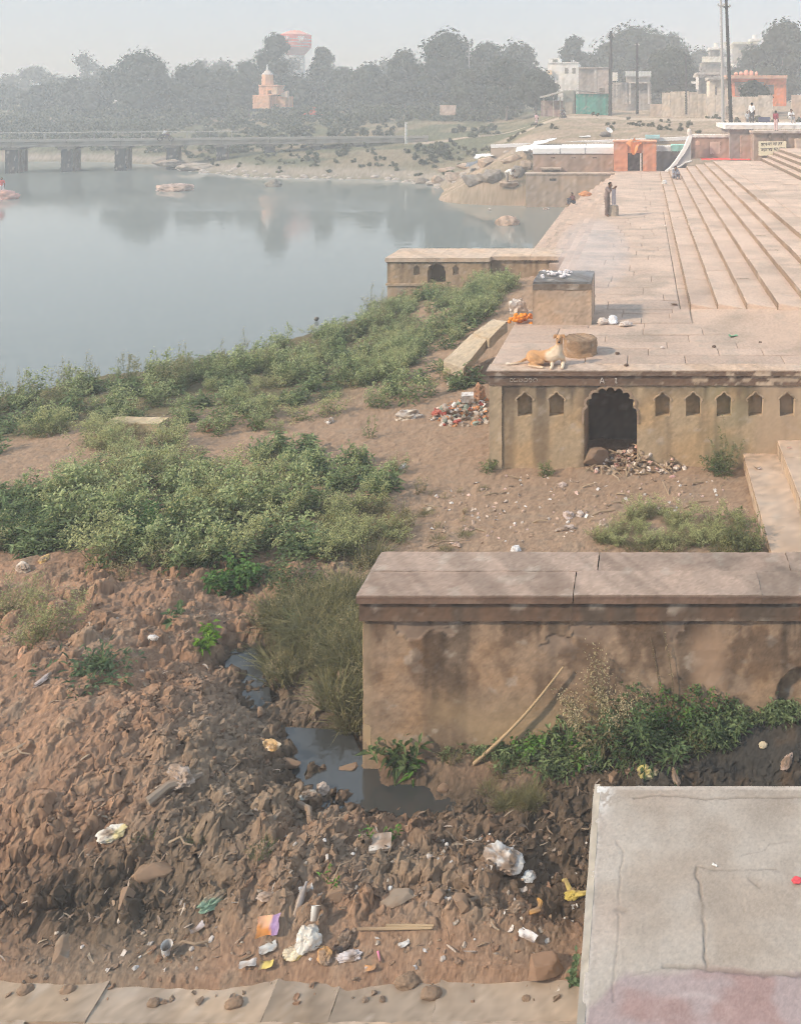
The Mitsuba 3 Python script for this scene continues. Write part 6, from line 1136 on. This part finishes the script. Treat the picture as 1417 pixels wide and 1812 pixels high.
def dirty(c, s):                                      # soil rubbed into whatever lies in it
    def fn(v):
        b = painted(v, c, .16, 14); return lerp(b, np.array([0.26, 0.18, 0.125]) * (.8 + .4 * fbm3(v, 30, 7, 2))[:, None], np.clip(sm(.42, .62, fbm3(v, 9, 5, 4)) * .8 + .12, 0, 1)[:, None])
    return fn
def drop(name, label, cat, x, y, mesh, col, rz=0.0, rx=0.0, ry=0.0, z=0.0, bs='m_gloss', smooth=35, on=None, group=None, amt=.16):
    global LIT; LIT += 1
    g = ground_at(x, y) if on is None else P(x, y, on)
    if on is None or on < -1: col = dirty(col, LIT)
    return single(name, move(mesh, g + [0, 0, z - (.012 if on is None else 0)], rz, 1, rx, ry), col, label, cat, bs, smooth, group, amt=amt, freq=14)
def two(c1, c2, f=6, seed=3, a=.48, b=.54):
    return lambda v: lerp(c1, c2, sm(a, b, fbm3(v, f, seed, 3))[:, None]) * (.8 + .4 * fbm3(v, 20, seed + 1, 2))[:, None]
WH, TR_, CR = (0.74, 0.74, 0.73), (0.46, 0.48, 0.50), (0.72, 0.66, 0.50)
B_ = 'plastic bag'
drop('plastic_bag', 'crumpled pale green plastic bag lying on the dark earth', B_, 376, 1606, bag(.30, .14, .13, 1), (0.22, 0.36, 0.26), .75, z=.03)
drop('plastic_wrapper', 'pale lilac grey wrapper below the green bag', 'wrapper', 348, 1652, scrap(.18, .09, 2), (0.52, 0.48, 0.50), .9, z=.03)
drop('snack_packet', 'orange and violet printed packet standing in the earth', 'packet', 475, 1658, scrap(.26, .2, 3, .2), lambda v: lerp([0.75, 0.30, 0.07], [0.30, 0.20, 0.42], sm(.0, .02, v[:, 0] - v[:, 0].mean() - .02 + .05 * (fbm3(v, 12, 2) - .5))[:, None]) * (.75 + .5 * fbm3(v, 25, 6, 2))[:, None] + .25 * sm(.55, .6, fbm3(v, 9, 7, 2))[:, None], .15, 1.0, z=.08)
drop('paper_scrap', 'grey white torn scrap below the orange packet', 'scrap', 474, 1684, scrap(.2, .1, 4, .3), (0.62, 0.64, 0.63), .5, .4, z=.03)
drop('plastic_bottle', 'slim grey dusty bottle leaning in the earth', 'bottle', 518, 1630, lathe([(0, 0), (.034, 0), (.036, .02), (.033, .08), (.036, .14), (.03, .2), (.013, .25), (.013, .28), (0, .28)], sides=14), (0.33, 0.31, 0.31), .1, -.7, .35, z=-.02)
drop('paper_scrap', 'white paper scrap at the top end of the slim bottle', 'scrap', 541, 1588, scrap(.17, .08, 5), WH, .5, .4, z=.04)
drop('plastic_bag', 'milky see through bag in the middle of the litter near the pavement', B_, 545, 1672, bag(.26, .2, .2, 6), (0.70, 0.69, 0.64), .2, z=.04)
drop('plastic_cup', 'clear plastic cup on top of the milky bag', 'cup', 555, 1652, lathe([(0, 0), (.03, 0), (.042, .1), (.045, .102), (.04, .1), (.028, .008), (0, .008)], sides=16), (0.66, 0.68, 0.66), .4, -.6, .3, z=.10)
drop('plastic_bag', 'pale yellow thin bag left of the milky bag', B_, 520, 1692, bag(.22, .13, .09, 7), two(CR, (0.76, 0.58, 0.2)), .2, z=.02)
drop('plastic_bag', 'white and orange torn bag below the milky bag', B_, 575, 1695, bag(.2, .14, .09, 8), two(WH, (0.75, 0.42, 0.16), 7, 5, .55, .6), 2.2, z=.02)
drop('plastic_bag', 'shiny black plastic bag right of the milky bag', B_, 608, 1675, bag(.2, .15, .15, 9), (0.025, 0.025, 0.03), 1, z=.03)
drop('plastic_bag', 'flattened white film below the black bag', B_, 618, 1700, bag(.27, .1, .07, 10), (0.62, 0.60, 0.63), .1, z=.02)
drop('plastic_wrapper', 'small bright yellow wrapper close to the pavement', 'wrapper', 471, 1717, scrap(.16, .1, 11, .6), (0.72, 0.58, 0.16), .2, z=.03)
drop('plastic_wrapper', 'white torn film left of the yellow wrapper', 'wrapper', 438, 1712, scrap(.2, .1, 12, .4), (0.66, 0.63, 0.6), .3, z=.02)
drop('plastic_cup', 'white paper cup lying at the edge of the dark hollow', 'cup', 294, 1694, lathe([(0, 0), (.032, 0), (.045, .1), (.048, .105), (.043, .1), (.03, .01), (0, .01)], sides=16), (0.66, 0.70, 0.72), .3, .3, .1, z=.02)
drop('plastic_bag', 'cream and white torn bag on the reddish mound', B_, 198, 1484, bag(.3, .2, .12, 13), two((0.80, 0.77, 0.68), (0.74, 0.62, 0.30), 5, 7), .6, z=.04)
drop('flat_carton', 'flattened white carton with brown edges on the heap', 'carton', 673, 1504, worn(box(-.095, .095, -.07, .07, 0, .018), .03, .004), two((0.78, 0.75, 0.70), (0.55, 0.42, 0.33), 5, 8, .6, .66), .2, .25, z=.05)
drop('plastic_bag', 'large translucent grey bag half buried right of the heap', B_, 890, 1530, bag(.42, .3, .24, 14), (0.50, 0.53, 0.55), -.3, z=.03)
drop('plastic_bag', 'small translucent bag beside the large grey bag', B_, 935, 1556, bag(.14, .12, .08, 15), (0.58, 0.62, 0.64), .3, z=.02)
drop('cloth_strip', 'yellow knotted cloth strip beside the plinth', 'cloth', 1012, 1590, join(bag(.17, .1, .1, 16), move(tube([(0, 0, 0), (.1, -.03, .03), (.2, .0, .02), (.24, -.08, .0)], [.03, .02, .018, .01], 6)), move(tube([(0, 0, 0), (-.06, .1, .06), (-.1, .14, .02)], [.03, .02, .01], 6))), (0.60, 0.50, 0.14), .1, z=.03, bs='m_plaster')
drop('plastic_band', 'bent orange band lying on the earth', 'band', 946, 1612, tube([(-.09, -.02, .01), (-.03, -.06, .02), (.04, -.04, .03), (.05, .03, .03), (.02, .08, .02)], [.018, .022, .024, .022, .012], 6), (0.78, 0.42, 0.10), 0, z=.02)
drop('cloth_strip', 'grey crumpled rag left of the orange band', 'rag', 915, 1612, bag(.18, .12, .1, 17), (0.42, 0.38, 0.33), .4, z=.02, bs='m_plaster')
drop('foil_packet', 'white and silver packet right of the centre of the heap', 'packet', 934, 1664, scrap(.26, .1, 18, .35), two((0.72, 0.71, 0.71), (0.25, 0.22, 0.22), 7, 9, .58, .62), -.5, .3, z=.03)
drop('plastic_wrapper', 'small white wrapper below the two straight sticks', 'wrapper', 715, 1678, scrap(.13, .07, 19, .4), (0.70, 0.71, 0.70), .5, z=.03)
drop('drinking_straw', 'short pink straw on the earth', 'straw', 672, 1698, tube([(-.04, 0, 0), (.04, .015, .02)], .009, 7), (0.80, 0.22, 0.42), 1.9, z=.02)
drop('plastic_wrapper', 'orange and blue wrapper at the edge of the pavement', 'wrapper', 655, 1722, scrap(.13, .08, 20, .4), two((0.70, 0.34, 0.12), (0.40, 0.45, 0.50), 9, 11), .2, z=.03)
drop('white_scrap', 'small white square scrap at the foot of the plinth weed', 'scrap', 981, 1762, worn(box(-.035, .035, -.03, .03, 0, .06), .02, .002), (0.78, 0.77, 0.73), .2, z=.0)
for i, (x, y, l, rz, lab) in enumerate(((698, 1657, .66, -.02, 'longer straight tan stick near the litter'), (725, 1650, .42, -.05, 'shorter straight tan stick just behind the longer one'))): drop('stick', lab, 'stick', x, y, tube([(-l / 2, 0, 0), (0, .004, .006), (l / 2, 0, .02)], [.012, .012, .008], 6), (0.46, 0.35, 0.22), rz, z=.05, bs='m_plaster')
a, b = P(838, 1353, -1.88), Q(996, 1181, 10.12); k = np.linspace(0, 1, 9)[:, None]; single('stick', tube(a * (1 - k) + b * k + np.array([.02, 0, -.05]) * np.sin(k * 3.1), np.linspace(.022, .011, 9), 7), (0.42, 0.31, 0.19), 'long tan stick leaning against the plastered wall', 'stick', 'm_plaster', True)
for x, y, l, rz, rr, lab in ((545, 1455, .5, -.85, .035, 'thick grey branch pointing down from the puddle'), (310, 1405, .5, .75, .05, 'weathered log with rags on the mound'), (320, 1505, .26, -.2, .012, 'short pale stick on the mound below the tuft'), (30, 1348, .3, -.1, .012, 'short whitish stick at the left edge of the mound'), (790, 968, .7, .35, .014, 'crooked branch in the bare yard behind the wall'), (780, 950, .5, -.4, .009, 'thin curved twig in the bare yard'), (610, 1545, .3, 1.1, .008, 'thin upright twig above the tan stones'), (330, 1690, .35, .3, .012, 'grey twig over the dark hollow')):
    drop('stick', lab, 'stick', x, y, tube([(-l / 2, 0, 0), (-l * .1, .03, .05), (l * .2, -.02, .04), (l / 2, 0, .02)], [rr, rr * .9, rr * .8, rr * .5], 7), (0.36, 0.28, 0.2) if rr < .03 else (0.27, 0.23, 0.19), rz, z=.04, bs='m_plaster')
ST = [(700, 1592, .36, .22, .16, 'flat tan stone in the middle of the heap'), (775, 1594, .16, .14, .14, 'small brown stone left of its darker neighbour'), (815, 1598, .2, .15, .15, 'darker brown stone right of the flat tan stone'), (600, 1578, .24, .17, .16, 'reddish brown stone above the flat tan stone'), (112, 1682, .42, .2, .14, 'large flat grey stone in the dark hollow'), (270, 1545, .4, .24, .2, 'big earthy lump on the dark slope'), (222, 1590, .22, .16, .18, 'tan upright lump at the tip of the earthy ridge'), (615, 1362, .3, .22, .17, 'brown domed rock standing at the puddle edge'), (650, 1356, .17, .13, .13, 'tan stone between the domed rock and the green rosette'), (457, 1262, .16, .13, .13, 'pale stone at the upper end of the puddle'), (490, 1448, .2, .14, .12, 'round pale stone among the roots above the heap'), (1085, 1376, .2, .12, .1, 'brown stone behind the plinth'), (510, 1350, .3, .16, .1, 'dark wet stone at the left edge of the puddle'), (785, 1393, .2, .14, .1, 'grey stone in the muddy ditch'), (500, 905, .25, .18, .12, 'brown stone among the weeds of the yard'), (1055, 820, .62, .4, .48, 'large rough boulder blocking the lobed arch')]
for i, (x, y, w, d, h, lab) in enumerate(ST): drop('stone', lab, 'stone', x, y, shard((w, d, h), 60 + i, (0, 0, h * (.22 if i == 15 else .02)), 0, 18 if i < 15 else 26), (0.27, 0.185, 0.13) if i not in (4, 10, 0) else (0.32, 0.26, 0.205), i * 1.3, bs='m_plaster', amt=.25, on=-1.95 if i == 15 else None)
bk = thing('broken_block', 'broken reddish block beside the weed at the plinth', 'block'); part(bk, 'masonry', shard((.36, .24, .22), 321, ground_at(962, 1722) + [0, 0, .03], .3), (0.27, 0.175, 0.12), 'm_plaster', 35)
for x, y, w, lab in ((45, 1757, .13, 'earth clod on the leftmost paving slab'), (120, 1757, .12, 'flat earth clod near the first pavement joint'), (414, 1780, .14, 'dark round clod on the third paving slab'), (272, 1778, .1, 'thin brown chip on the second paving slab'), (762, 1764, .17, 'broad clod on the pavement below the straight sticks'), (720, 1742, .2, 'earth lump at the front edge of the heap'), (930, 1770, .07, 'tiny clod on the right of the pavement')): drop('earth_clod', lab, 'clod', x, y, rock((w, w * .7, w * .5), int(x), (0, 0, w * .12), 2, .35), (0.25, 0.18, 0.13), bs='m_earth', on=zpv if y > 1750 else None)
drop('plastic_bag', 'yellow green sack scrap behind the plinth', B_, 1146, 1376, bag(.27, .16, .15, 22), two((0.52, 0.48, 0.18), (0.62, 0.58, 0.36), 5, 4), .2, z=.04)
drop('plastic_bag', 'pinkish crumpled rag left of the yellow green sack', 'rag', 1115, 1368, bag(.17, .14, .14, 23), (0.50, 0.36, 0.31), .2, z=.03, bs='m_plaster')
drop('plastic_ring', 'small white ring on the mud before the bright creeping weed', 'ring', 1040, 1360, tube([(.035 * math.cos(t), 0, .035 + .035 * math.sin(t)) for t in np.linspace(0, 6.283, 17)], .012, 6), (0.80, 0.82, 0.84), .2, .5, z=.0)
drop('plastic_bag', 'cream and brown torn bag at the upper left of the puddle', B_, 481, 1328, bag(.26, .15, .1, 24), two((0.76, 0.66, 0.50), (0.66, 0.42, 0.18), 6, 5), -.4, z=.03)
drop('cloth_rag', 'pale rag floating in the puddle', 'rag', 570, 1402, bag(.16, .2, .1, 25), (0.52, 0.45, 0.40), .5, z=.03, on=-1.99, bs='m_plaster')
drop('cloth_rag', 'grey green crumpled rag at the bottom edge of the puddle', 'rag', 545, 1428, bag(.2, .12, .08, 26), (0.42, 0.45, 0.42), .2, z=.03)
for i, (x, y, l, w, c, lab) in enumerate(((755, 906, .22, .16, (0.66, 0.55, 0.40), 'cream rounded lump of plastic left in the bare yard'), (830, 940, .2, .17, (0.66, 0.48, 0.44), 'pinkish folded cloth in the bare yard'), (912, 976, .26, .2, (0.82, 0.82, 0.82), 'bright white bag just behind the plastered wall'), (1005, 916, .26, .24, (0.54, 0.45, 0.42), 'grey pink crumpled plastic, tallest in the bare yard'), (1026, 915, .2, .2, (0.64, 0.56, 0.52), 'pale plastic right beside the grey pink one'), (1002, 938, .36, .2, (0.58, 0.48, 0.42), 'flat grey pink sheet below the tallest plastic'), (1066, 930, .14, .2, (0.80, 0.74, 0.68), 'whitish upright scrap in the bare yard'), (1075, 940, .3, .1, (0.62, 0.55, 0.50), 'long pale scrap below the upright one'), (805, 965, .3, .12, (0.62, 0.48, 0.42), 'pinkish scraps beside the crooked branch'), (993, 862, .24, .16, (0.60, 0.50, 0.45), 'pale crumpled bag in front of the platform wall'), (1190, 845, .14, .1, (0.72, 0.45, 0.42), 'pink and white bag below the rubbish heap at the arch'), (712, 828, .3, .18, (0.62, 0.62, 0.62), 'translucent film caught in the yard weeds'), (583, 748, .34, .28, (0.82, 0.83, 0.82), 'bright white open bag at the edge of the bank weeds'), (795, 680, .15, .16, (0.78, 0.75, 0.66), 'cream bag among the weeds left of the platform'), (561, 885, .4, .26, (0.13, 0.10, 0.11), 'dark purple cloth among the yard weeds'), (106, 918, .25, .3, (0.46, 0.46, 0.44), 'grey worn slab of plastic at the back of the weeds'), (78, 993, .3, .15, (0.66, 0.46, 0.20), 'yellow orange scrap at the left of the yard weeds'), (40, 1008, .4, .2, (0.60, 0.52, 0.44), 'cream and brown rag heap at the left edge'), (1185, 958, .22, .12, (0.42, 0.52, 0.40), 'pale green scrap in the yellow green grass'), (663, 932, .16, .12, (0.70, 0.33, 0.10), 'orange marigold remains beside the yard weeds'), (75, 1210, .3, .1, (0.60, 0.50, 0.46), 'pinkish scrap at the left of the mound'), (40, 1158, .34, .12, (0.55, 0.30, 0.18), 'rusty orange scrap at the left edge above the mound'), (270, 1142, .18, .1, (0.62, 0.62, 0.62), 'grey white scrap on the rough bank'), (1350, 1325, .12, .1, (0.66, 0.58, 0.42), 'small cream scrap on the black mud'), (1392, 1352, .3, .12, (0.52, 0.40, 0.34), 'brown and white scrap on the black mud at the right edge'), (1195, 1380, .3, .1, (0.30, 0.24, 0.2), 'brown rag right of the yellow green sack'), (320, 1388, .4, .25, (0.40, 0.33, 0.28), 'grey brown rag bundle on the mound'), (470, 1592, .2, .1, (0.45, 0.36, 0.3), 'brown scrap of cloth on the heap left of the bottle'))):
    drop('litter_bag' if w > .14 else 'litter_scrap', lab, 'litter', x, y, bag(l * 1.05, w * .9, w * .62, 100 + i), c, i * .7, z=.02)
drop('clay_pot', 'small broken red clay pot on the crest of the earth bank', 'pot', 371, 764, lathe([(0, 0), (.07, .0), (.1, .06), (.1, .1), (.07, .15), (.085, .18), (.07, .18), (.055, .15), (.085, .1), (0, .02)], sides=16), (0.45, 0.17, 0.10), .4, .9, .2, z=.06, bs='m_plaster')
single('fallen_slab', move(worn(slab(-.62, .62, -.2, .2, -.1, .09, .03), .06, .03, 6), ground_at(243, 761) + [0, 0, .1], -.03), lambda v: plaster(v, (0.50, 0.41, 0.27), 210, .2), 'long tan stone slab lying on the crest of the earth bank', 'slab', 'm_plaster', 40)
drop('plastic_bag', 'orange red bag at the water edge of the bank weeds', B_, 277, 692, bag(.34, .2, .2, 27), (0.66, 0.24, 0.14), .3, z=.15)
drop('litter_scrap', 'white scrap floating at the edge of the bank weeds', 'litter', 357, 645, bag(.3, .16, .12, 28), (0.78, 0.78, 0.77), .2, on=ZW, z=.03)
drop('litter_scrap', 'dark floating rubbish beside the bank weeds', 'litter', 449, 640, bag(.5, .25, .14, 29), (0.13, 0.13, 0.13), .2, on=ZW, z=.03)
# heap left of the platform, heap at the arch, offerings by the altar block
def mound(name, outline, n, size, cols, label, seed, flat=.35, sticks=0):
    r = rng(seed); g = Polygon([ground_at(x, y)[:2] for x, y in outline]).buffer(0); a, b, c, d = g.bounds; V, C, Fs, k = [], [], [], 0
    while k < n:
        x, y = r.uniform(a, c), r.uniform(b, d)
        if not shapely.contains_xy(g, x, y): continue
        dd_ = g.exterior.distance(Point(x, y)); z = float(ground_z(A_([x]), A_([y]))[0]) + min(dd_, .5) * flat * r.uniform(.1, 1); s = size * r.uniform(.5, 1.4); k += 1
        m = scrap(s * 1.3, s * .8, seed * 50 + k, .5, 6) if k % 2 else bag(s, s * .8, s * .6, seed * 50 + k, 1)
        if k <= sticks: L = r.uniform(.2, .6); m = tube([(-L / 2, 0, 0), (0, .03, .03), (L / 2, 0, 0)], [.014, .016, .009], 5)
        v, f = move(m, (x, y, z), r.uniform(0, 6.3), 1, r.normal() * .5, r.normal() * .4); col = A_((0.36, 0.27, 0.18)) if k <= sticks else A_(cols[r.integers(len(cols))]) * r.uniform(.7, 1.15)
        V.append((v, f)); C.append(np.tile(col, (len(v), 1)))
    v, f = join(*V); scene[name] = mikit.ply((v, f), 'm_gloss', False, color=np.clip(np.vstack(C), 0, 1)); tag(name, label, 'rubbish', kind='stuff')
RB = [(0.72, 0.70, 0.68), (0.55, 0.45, 0.38), (0.50, 0.12, 0.09), (0.62, 0.28, 0.12), (0.36, 0.26, 0.19), (0.62, 0.55, 0.48), (0.25, 0.3, 0.25), (0.40, 0.33, 0.27)]
mound('platform_rubbish', [(755, 752), (770, 726), (820, 712), (858, 702), (862, 752), (820, 758)], 210, .17, RB, 'mixed rubbish heaped against the left side of the platform', 5, .45)
mound('arch_rubbish', [(1035, 838), (1060, 815), (1110, 800), (1160, 795), (1215, 812), (1215, 832), (1150, 845), (1080, 842)], 240, .13, [(0.66, 0.58, 0.52), (0.52, 0.42, 0.34), (0.40, 0.30, 0.22), (0.62, 0.40, 0.34), (0.36, 0.28, 0.21)], 'rubbish and twigs heaped before the lobed arch', 6, .6, 70)
mound('yard_litter', [(760, 880), (900, 840), (1280, 850), (1280, 900), (1080, 935), (960, 970), (760, 968)], 230, .08, [(0.66, 0.56, 0.48), (0.45, 0.33, 0.25), (0.72, 0.68, 0.64), (0.3, 0.22, 0.16), (0.6, 0.45, 0.4)], 'small scraps strewn over the bare yard', 7, .0, 20)
mound('heap_litter', [(20, 1690), (140, 1640), (430, 1560), (620, 1480), (900, 1470), (1040, 1480), (1030, 1720), (700, 1722), (300, 1722), (60, 1725)], 150, .05, [(0.55, 0.50, 0.46), (0.42, 0.36, 0.30), (0.62, 0.60, 0.58), (0.34, 0.24, 0.17), (0.30, 0.22, 0.16)], 'small dirty scraps trodden into the earth heap', 8, .0, 0)
drop('plastic_bag', 'long grey white sack left of the rubbish beside the platform', B_, 722, 742, bag(.75, .35, .3, 30), two((0.60, 0.58, 0.55), (0.70, 0.64, 0.54), 3, 4), .2, z=.06)
drop('flat_carton', 'bright white box on top of the rubbish beside the platform', 'box', 827, 724, worn(box(-.14, .14, -.08, .08, 0, .16), .05, .006), (0.80, 0.80, 0.80), .2, .2, z=.22)
drop('plastic_bag', 'red plastic bag in the rubbish beside the platform', B_, 772, 741, bag(.3, .22, .18, 31), (0.55, 0.12, 0.08), .2, z=.12)
drop('cloth_rag', 'rust brown sack leaning on the platform side', 'sack', 848, 712, bag(.34, .3, .5, 32), (0.46, 0.25, 0.15), .2, z=.2, bs='m_plaster')
for x, y, w, c, lab in ((1135, 800, .26, (0.80, 0.77, 0.76), 'white paper bag on top of the rubbish at the arch'), (1140, 826, .26, (0.64, 0.56, 0.46), 'cream crumpled bag in the middle of the rubbish at the arch'), (1090, 822, .26, (0.70, 0.40, 0.34), 'salmon pink scrap left in the rubbish at the arch')): drop('plastic_bag', lab, B_, x, y, bag(w, w * .7, w * .6, int(x)), c, .4, z=.16)
def on_plat(name, lab, cat, x, y, m, c, z=0.02, on=0.0, bs='m_gloss', **k): return drop(name, lab, cat, x, y, m, c, .3, z=z, on=on, bs=bs, **k)
on_plat('plastic_bag', 'big grey white bag of offerings left of the altar block', B_, 918, 556, bag(.55, .4, .6, 33), two((0.62, 0.58, 0.55), (0.50, 0.42, 0.36), 4, 6), z=.12)
mg = [rock((.11, .11, .09), i, q, 1, .3) for i, q in enumerate(P(922, 571, 0) + rng(8).normal(size=(34, 3)) * [.16, .1, .05] + [0, 0, .12])]
single('marigold_heap', join(*mg), lambda v: two((0.80, 0.30, 0.04), (0.55, 0.16, 0.05), 6, 6)(v), 'heap of orange marigolds below the bag of offerings', 'flowers', 'm_plaster', 30)
on_plat('plastic_bag', 'bright white knotted bag in the shade right of the altar block', B_, 1084, 573, bag(.3, .26, .3, 34), (0.82, 0.83, 0.86), z=.07)
on_plat('plastic_bag', 'cream limp bag left of the bright knotted bag', B_, 1066, 574, bag(.34, .22, .2, 35), (0.66, 0.58, 0.52), z=.05)
on_plat('plastic_bag', 'cream flattened bag right of the bright knotted bag', B_, 1106, 577, bag(.42, .25, .14, 36), (0.64, 0.56, 0.51), z=.04)
on_plat('plastic_wrapper', 'green leaf plate scrap on the platform', 'scrap', 1297, 597, scrap(.28, .14, 37, .4), (0.16, 0.42, 0.24), z=.02)
on_plat('litter_scrap', 'brown leaf scrap at the edge of the steps', 'scrap', 1193, 541, scrap(.3, .14, 38, .5), (0.30, 0.20, 0.14), z=.03)
for i, (x, y, lab) in enumerate(((1263, 615, 'small dark pellet right of the middle of the platform'), (1092, 627, 'tiny dark pellet right of the drum'), (1108, 648, 'dark pellet at the cornice edge below the drum'), (1345, 608, 'dark pellet near the right edge of the platform'), (1171, 617, 'pale pebble in the middle of the platform'))): on_plat('pebble', lab, 'pebble', x, y, rock((.1, .08, .06), i, (0, 0, .02), 1), (0.14, 0.10, 0.08) if i < 4 else (0.6, 0.52, 0.48), z=0, bs='m_plaster')
fl_ = [rock((.085, .07, .05), 50 + i, q, 1, .4) for i, q in enumerate(np.array([bx0 + .15, by0 + .35, 1.10]) + rng(9).uniform(0, 1, (46, 3)) * [.72, .85, .05])]
single('white_flowers', join(*fl_), (0.76, 0.72, 0.74), 'scattered white flowers and ash on top of the altar block', 'flowers', 'm_plaster', 30)
drop('cloth_bundle', 'orange pink cloth bundle beside the person at the water', 'cloth', 1035, 347, bag(1.0, .6, .5, 39), two((0.80, 0.42, 0.34), (0.70, 0.34, 0.16), 3, 4), .3, on=-.9, z=.1, bs='m_plaster')
drop('plastic_bag', 'white bag on the steps below the crouching person', B_, 1176, 326, bag(.5, .35, .35, 40), (0.80, 0.79, 0.76), .7, on=.15, z=.1)
drop('litter_scrap', 'white scrap on the first step of the long flight', 'litter', 1175, 402, scrap(.3, .15, 41, .4), (0.78, 0.72, 0.66), .2, on=.02, z=.05)
drop('storage_box', 'dark blue box standing on the flat roof', 'box', 1352, 216, worn(box(-.5, .5, -.3, .3, 0, .42), .12, .02), (0.10, 0.10, 0.16), 0, on=H - (220 - CY) * 73 / F, z=.02)
drop('red_blossom', 'bright red blossom lying on the plinth', 'blossom', 1409, 1563, join(*[rock((.05, .03, .02), i, (.02 * math.cos(i * 1.3), .02 * math.sin(i * 1.3), .012 + .004 * (i % 2)), 1, .3) for i in range(7)]), (0.70, 0.10, 0.12), .3, on=PZ, z=.005, bs='m_plaster')
drop('flower_petal', 'white petal lying by the crack on the plinth', 'petal', 1264, 1560 - 26, scrap(.06, .03, 43, .3), (0.85, 0.82, 0.78), -.4, on=PZ, z=.01, bs='m_plaster')
for i, (x, y, w, lab) in enumerate(((925, 612 + 24, .12, 'white tail tip scrap left of the dog'), (1340, 830, .22, 'pale scrap on the lower steps'), (1396, 795, .12, 'orange pink scrap on the second of the lower steps'))):
    if i: drop('litter_scrap', lab, 'litter', x, y, scrap(w, w * .6, 44 + i, .3), (0.74, 0.66, 0.64) if i == 1 else (0.78, 0.42, 0.36), .3, on=-1.74 if i == 1 else -1.46, z=.02)
for i, (x, y, w, lab) in enumerate(((960, 330, 1.1, 'white foam patch in the corner of the river by the ledge'), (905, 333, .7, 'small white rag in the water by the spit'), (1010, 333, 1.8, 'long white rags caught at the foot of the river steps'), (968, 341, .6, 'white floating scrap before the stone ledge'), (966, 371, .5, 'single white floating scrap off the river steps'), (866, 372, .3, 'tiny pale scrap floating in the middle of the bay'))): drop('floating_rag', lab, 'rag', x, y, bag(w, w * .5, .3, 60 + i), (0.74, 0.72, 0.69), .1, on=ZW, z=.04, bs='m_plaster')

# ------------------------------------------------------------------ loose earth and plant rubbish of the heap
r = rng(31); V, C = [], []
for i in range(1300):
    X, Y = r.uniform(-7.6, -0.45), 7.72 + 5.0 * r.uniform() ** 1.3; s = .012 + .045 * r.uniform() ** 2.5
    V.append((X, Y, s))
V = np.array(V); Z = ground_z(V[:, 0], V[:, 1]); keep = ~shapely.contains_xy(PUD, V[:, 0], V[:, 1]); ms = []
base_rocks = [shard((1, .8, .65), 900 + i, (0, 0, 0), 0, 12, .4) for i in range(8)]
for (X, Y, s), z in zip(V[keep], Z[keep]): ms.append(move(base_rocks[r.integers(8)], (X, Y, z - s * .1), r.uniform(0, 6.3), s * 2))
for i in range(90):
    X, Y, s = r.uniform(-6.6, -.45), r.uniform(7.45, 7.85), .012 + .03 * r.uniform() ** 2; ms.append(move(base_rocks[r.integers(8)], (X, Y, max(zpv, float(ground_z(A_([X]), A_([Y]))[0])) + s * .3), r.uniform(0, 6.3), s * 2))
mv, mf = join(*ms); scene['soil_clods'] = mikit.ply((mv, mf), 'm_earth', False, color=painted(mv, lambda v: lerp([0.27, 0.17, 0.115], [0.22, 0.165, 0.125], sm(.4, .6, fbm3(v, 1.5, 3))[:, None]) * (.75 + .5 * fbm3(v, 20, 5, 2))[:, None])); tag('soil_clods', 'loose clods of earth strewn over the heap', 'clods', kind='stuff')
V, C, Fs, n0 = [], [], [], 0
N = 2300; X = r.uniform(-7.4, -.45, N); Y = 7.75 + 5.6 * r.uniform(0, 1, N) ** 1.2; keep = (fbm2(X, Y, 1.4, 71, 3) > r.uniform(.3, .62, N)) & ~((X < -5.6) & (Y > 8.7) & (Y < 10.8) & (r.uniform(0, 1, N) < .7)) & ~shapely.contains_xy(PUD, X, Y); X, Y = X[keep], Y[keep]; Z = ground_z(X, Y)
L = r.uniform(.03, .12, len(X)); w = r.uniform(.003, .011, len(X)); a = r.uniform(0, 6.3, len(X)); d = np.stack([np.cos(a), np.sin(a), r.normal(size=len(X)) * .35], 1); s = np.stack([-np.sin(a), np.cos(a), r.normal(size=len(X)) * .5], 1)
p0 = np.stack([X, Y, Z + .015], 1); n = r.normal(size=(len(X), 3)) * .25; n[:, 2] = np.abs(n[:, 2])
q = [p0 + d * (t * L)[:, None] + n * (L * t * (1 - t) * 1.6)[:, None] for t in (0, .33, .66, 1)]
v = np.stack([x for k_, x in enumerate(q) for x in (x - s * (w * (.5 if k_ in (0, 3) else 1))[:, None], x + s * (w * (.5 if k_ in (0, 3) else 1))[:, None])], 1).reshape(-1, 3); k = np.arange(len(X))[:, None] * 8
f = np.vstack([np.vstack([k + [2 * j, 2 * j + 1, 2 * j + 3], k + [2 * j, 2 * j + 3, 2 * j + 2]]) for j in range(3)])
c = np.array([(0.38, 0.30, 0.22), (0.30, 0.22, 0.155), (0.2, 0.145, 0.105), (0.44, 0.37, 0.31), (0.27, 0.19, 0.14), (0.33, 0.25, 0.19)])[r.integers(0, 6, len(X))] * r.uniform(.7, 1.15, (len(X), 1))
scene['plant_rubbish'] = mikit.ply((v, f), 'm_earth', False, color=np.repeat(np.clip(c, 0, 1), 8, 0)); tag('plant_rubbish', 'dry leaves, straw and torn strips mixed into the earth heap', 'debris', kind='stuff')
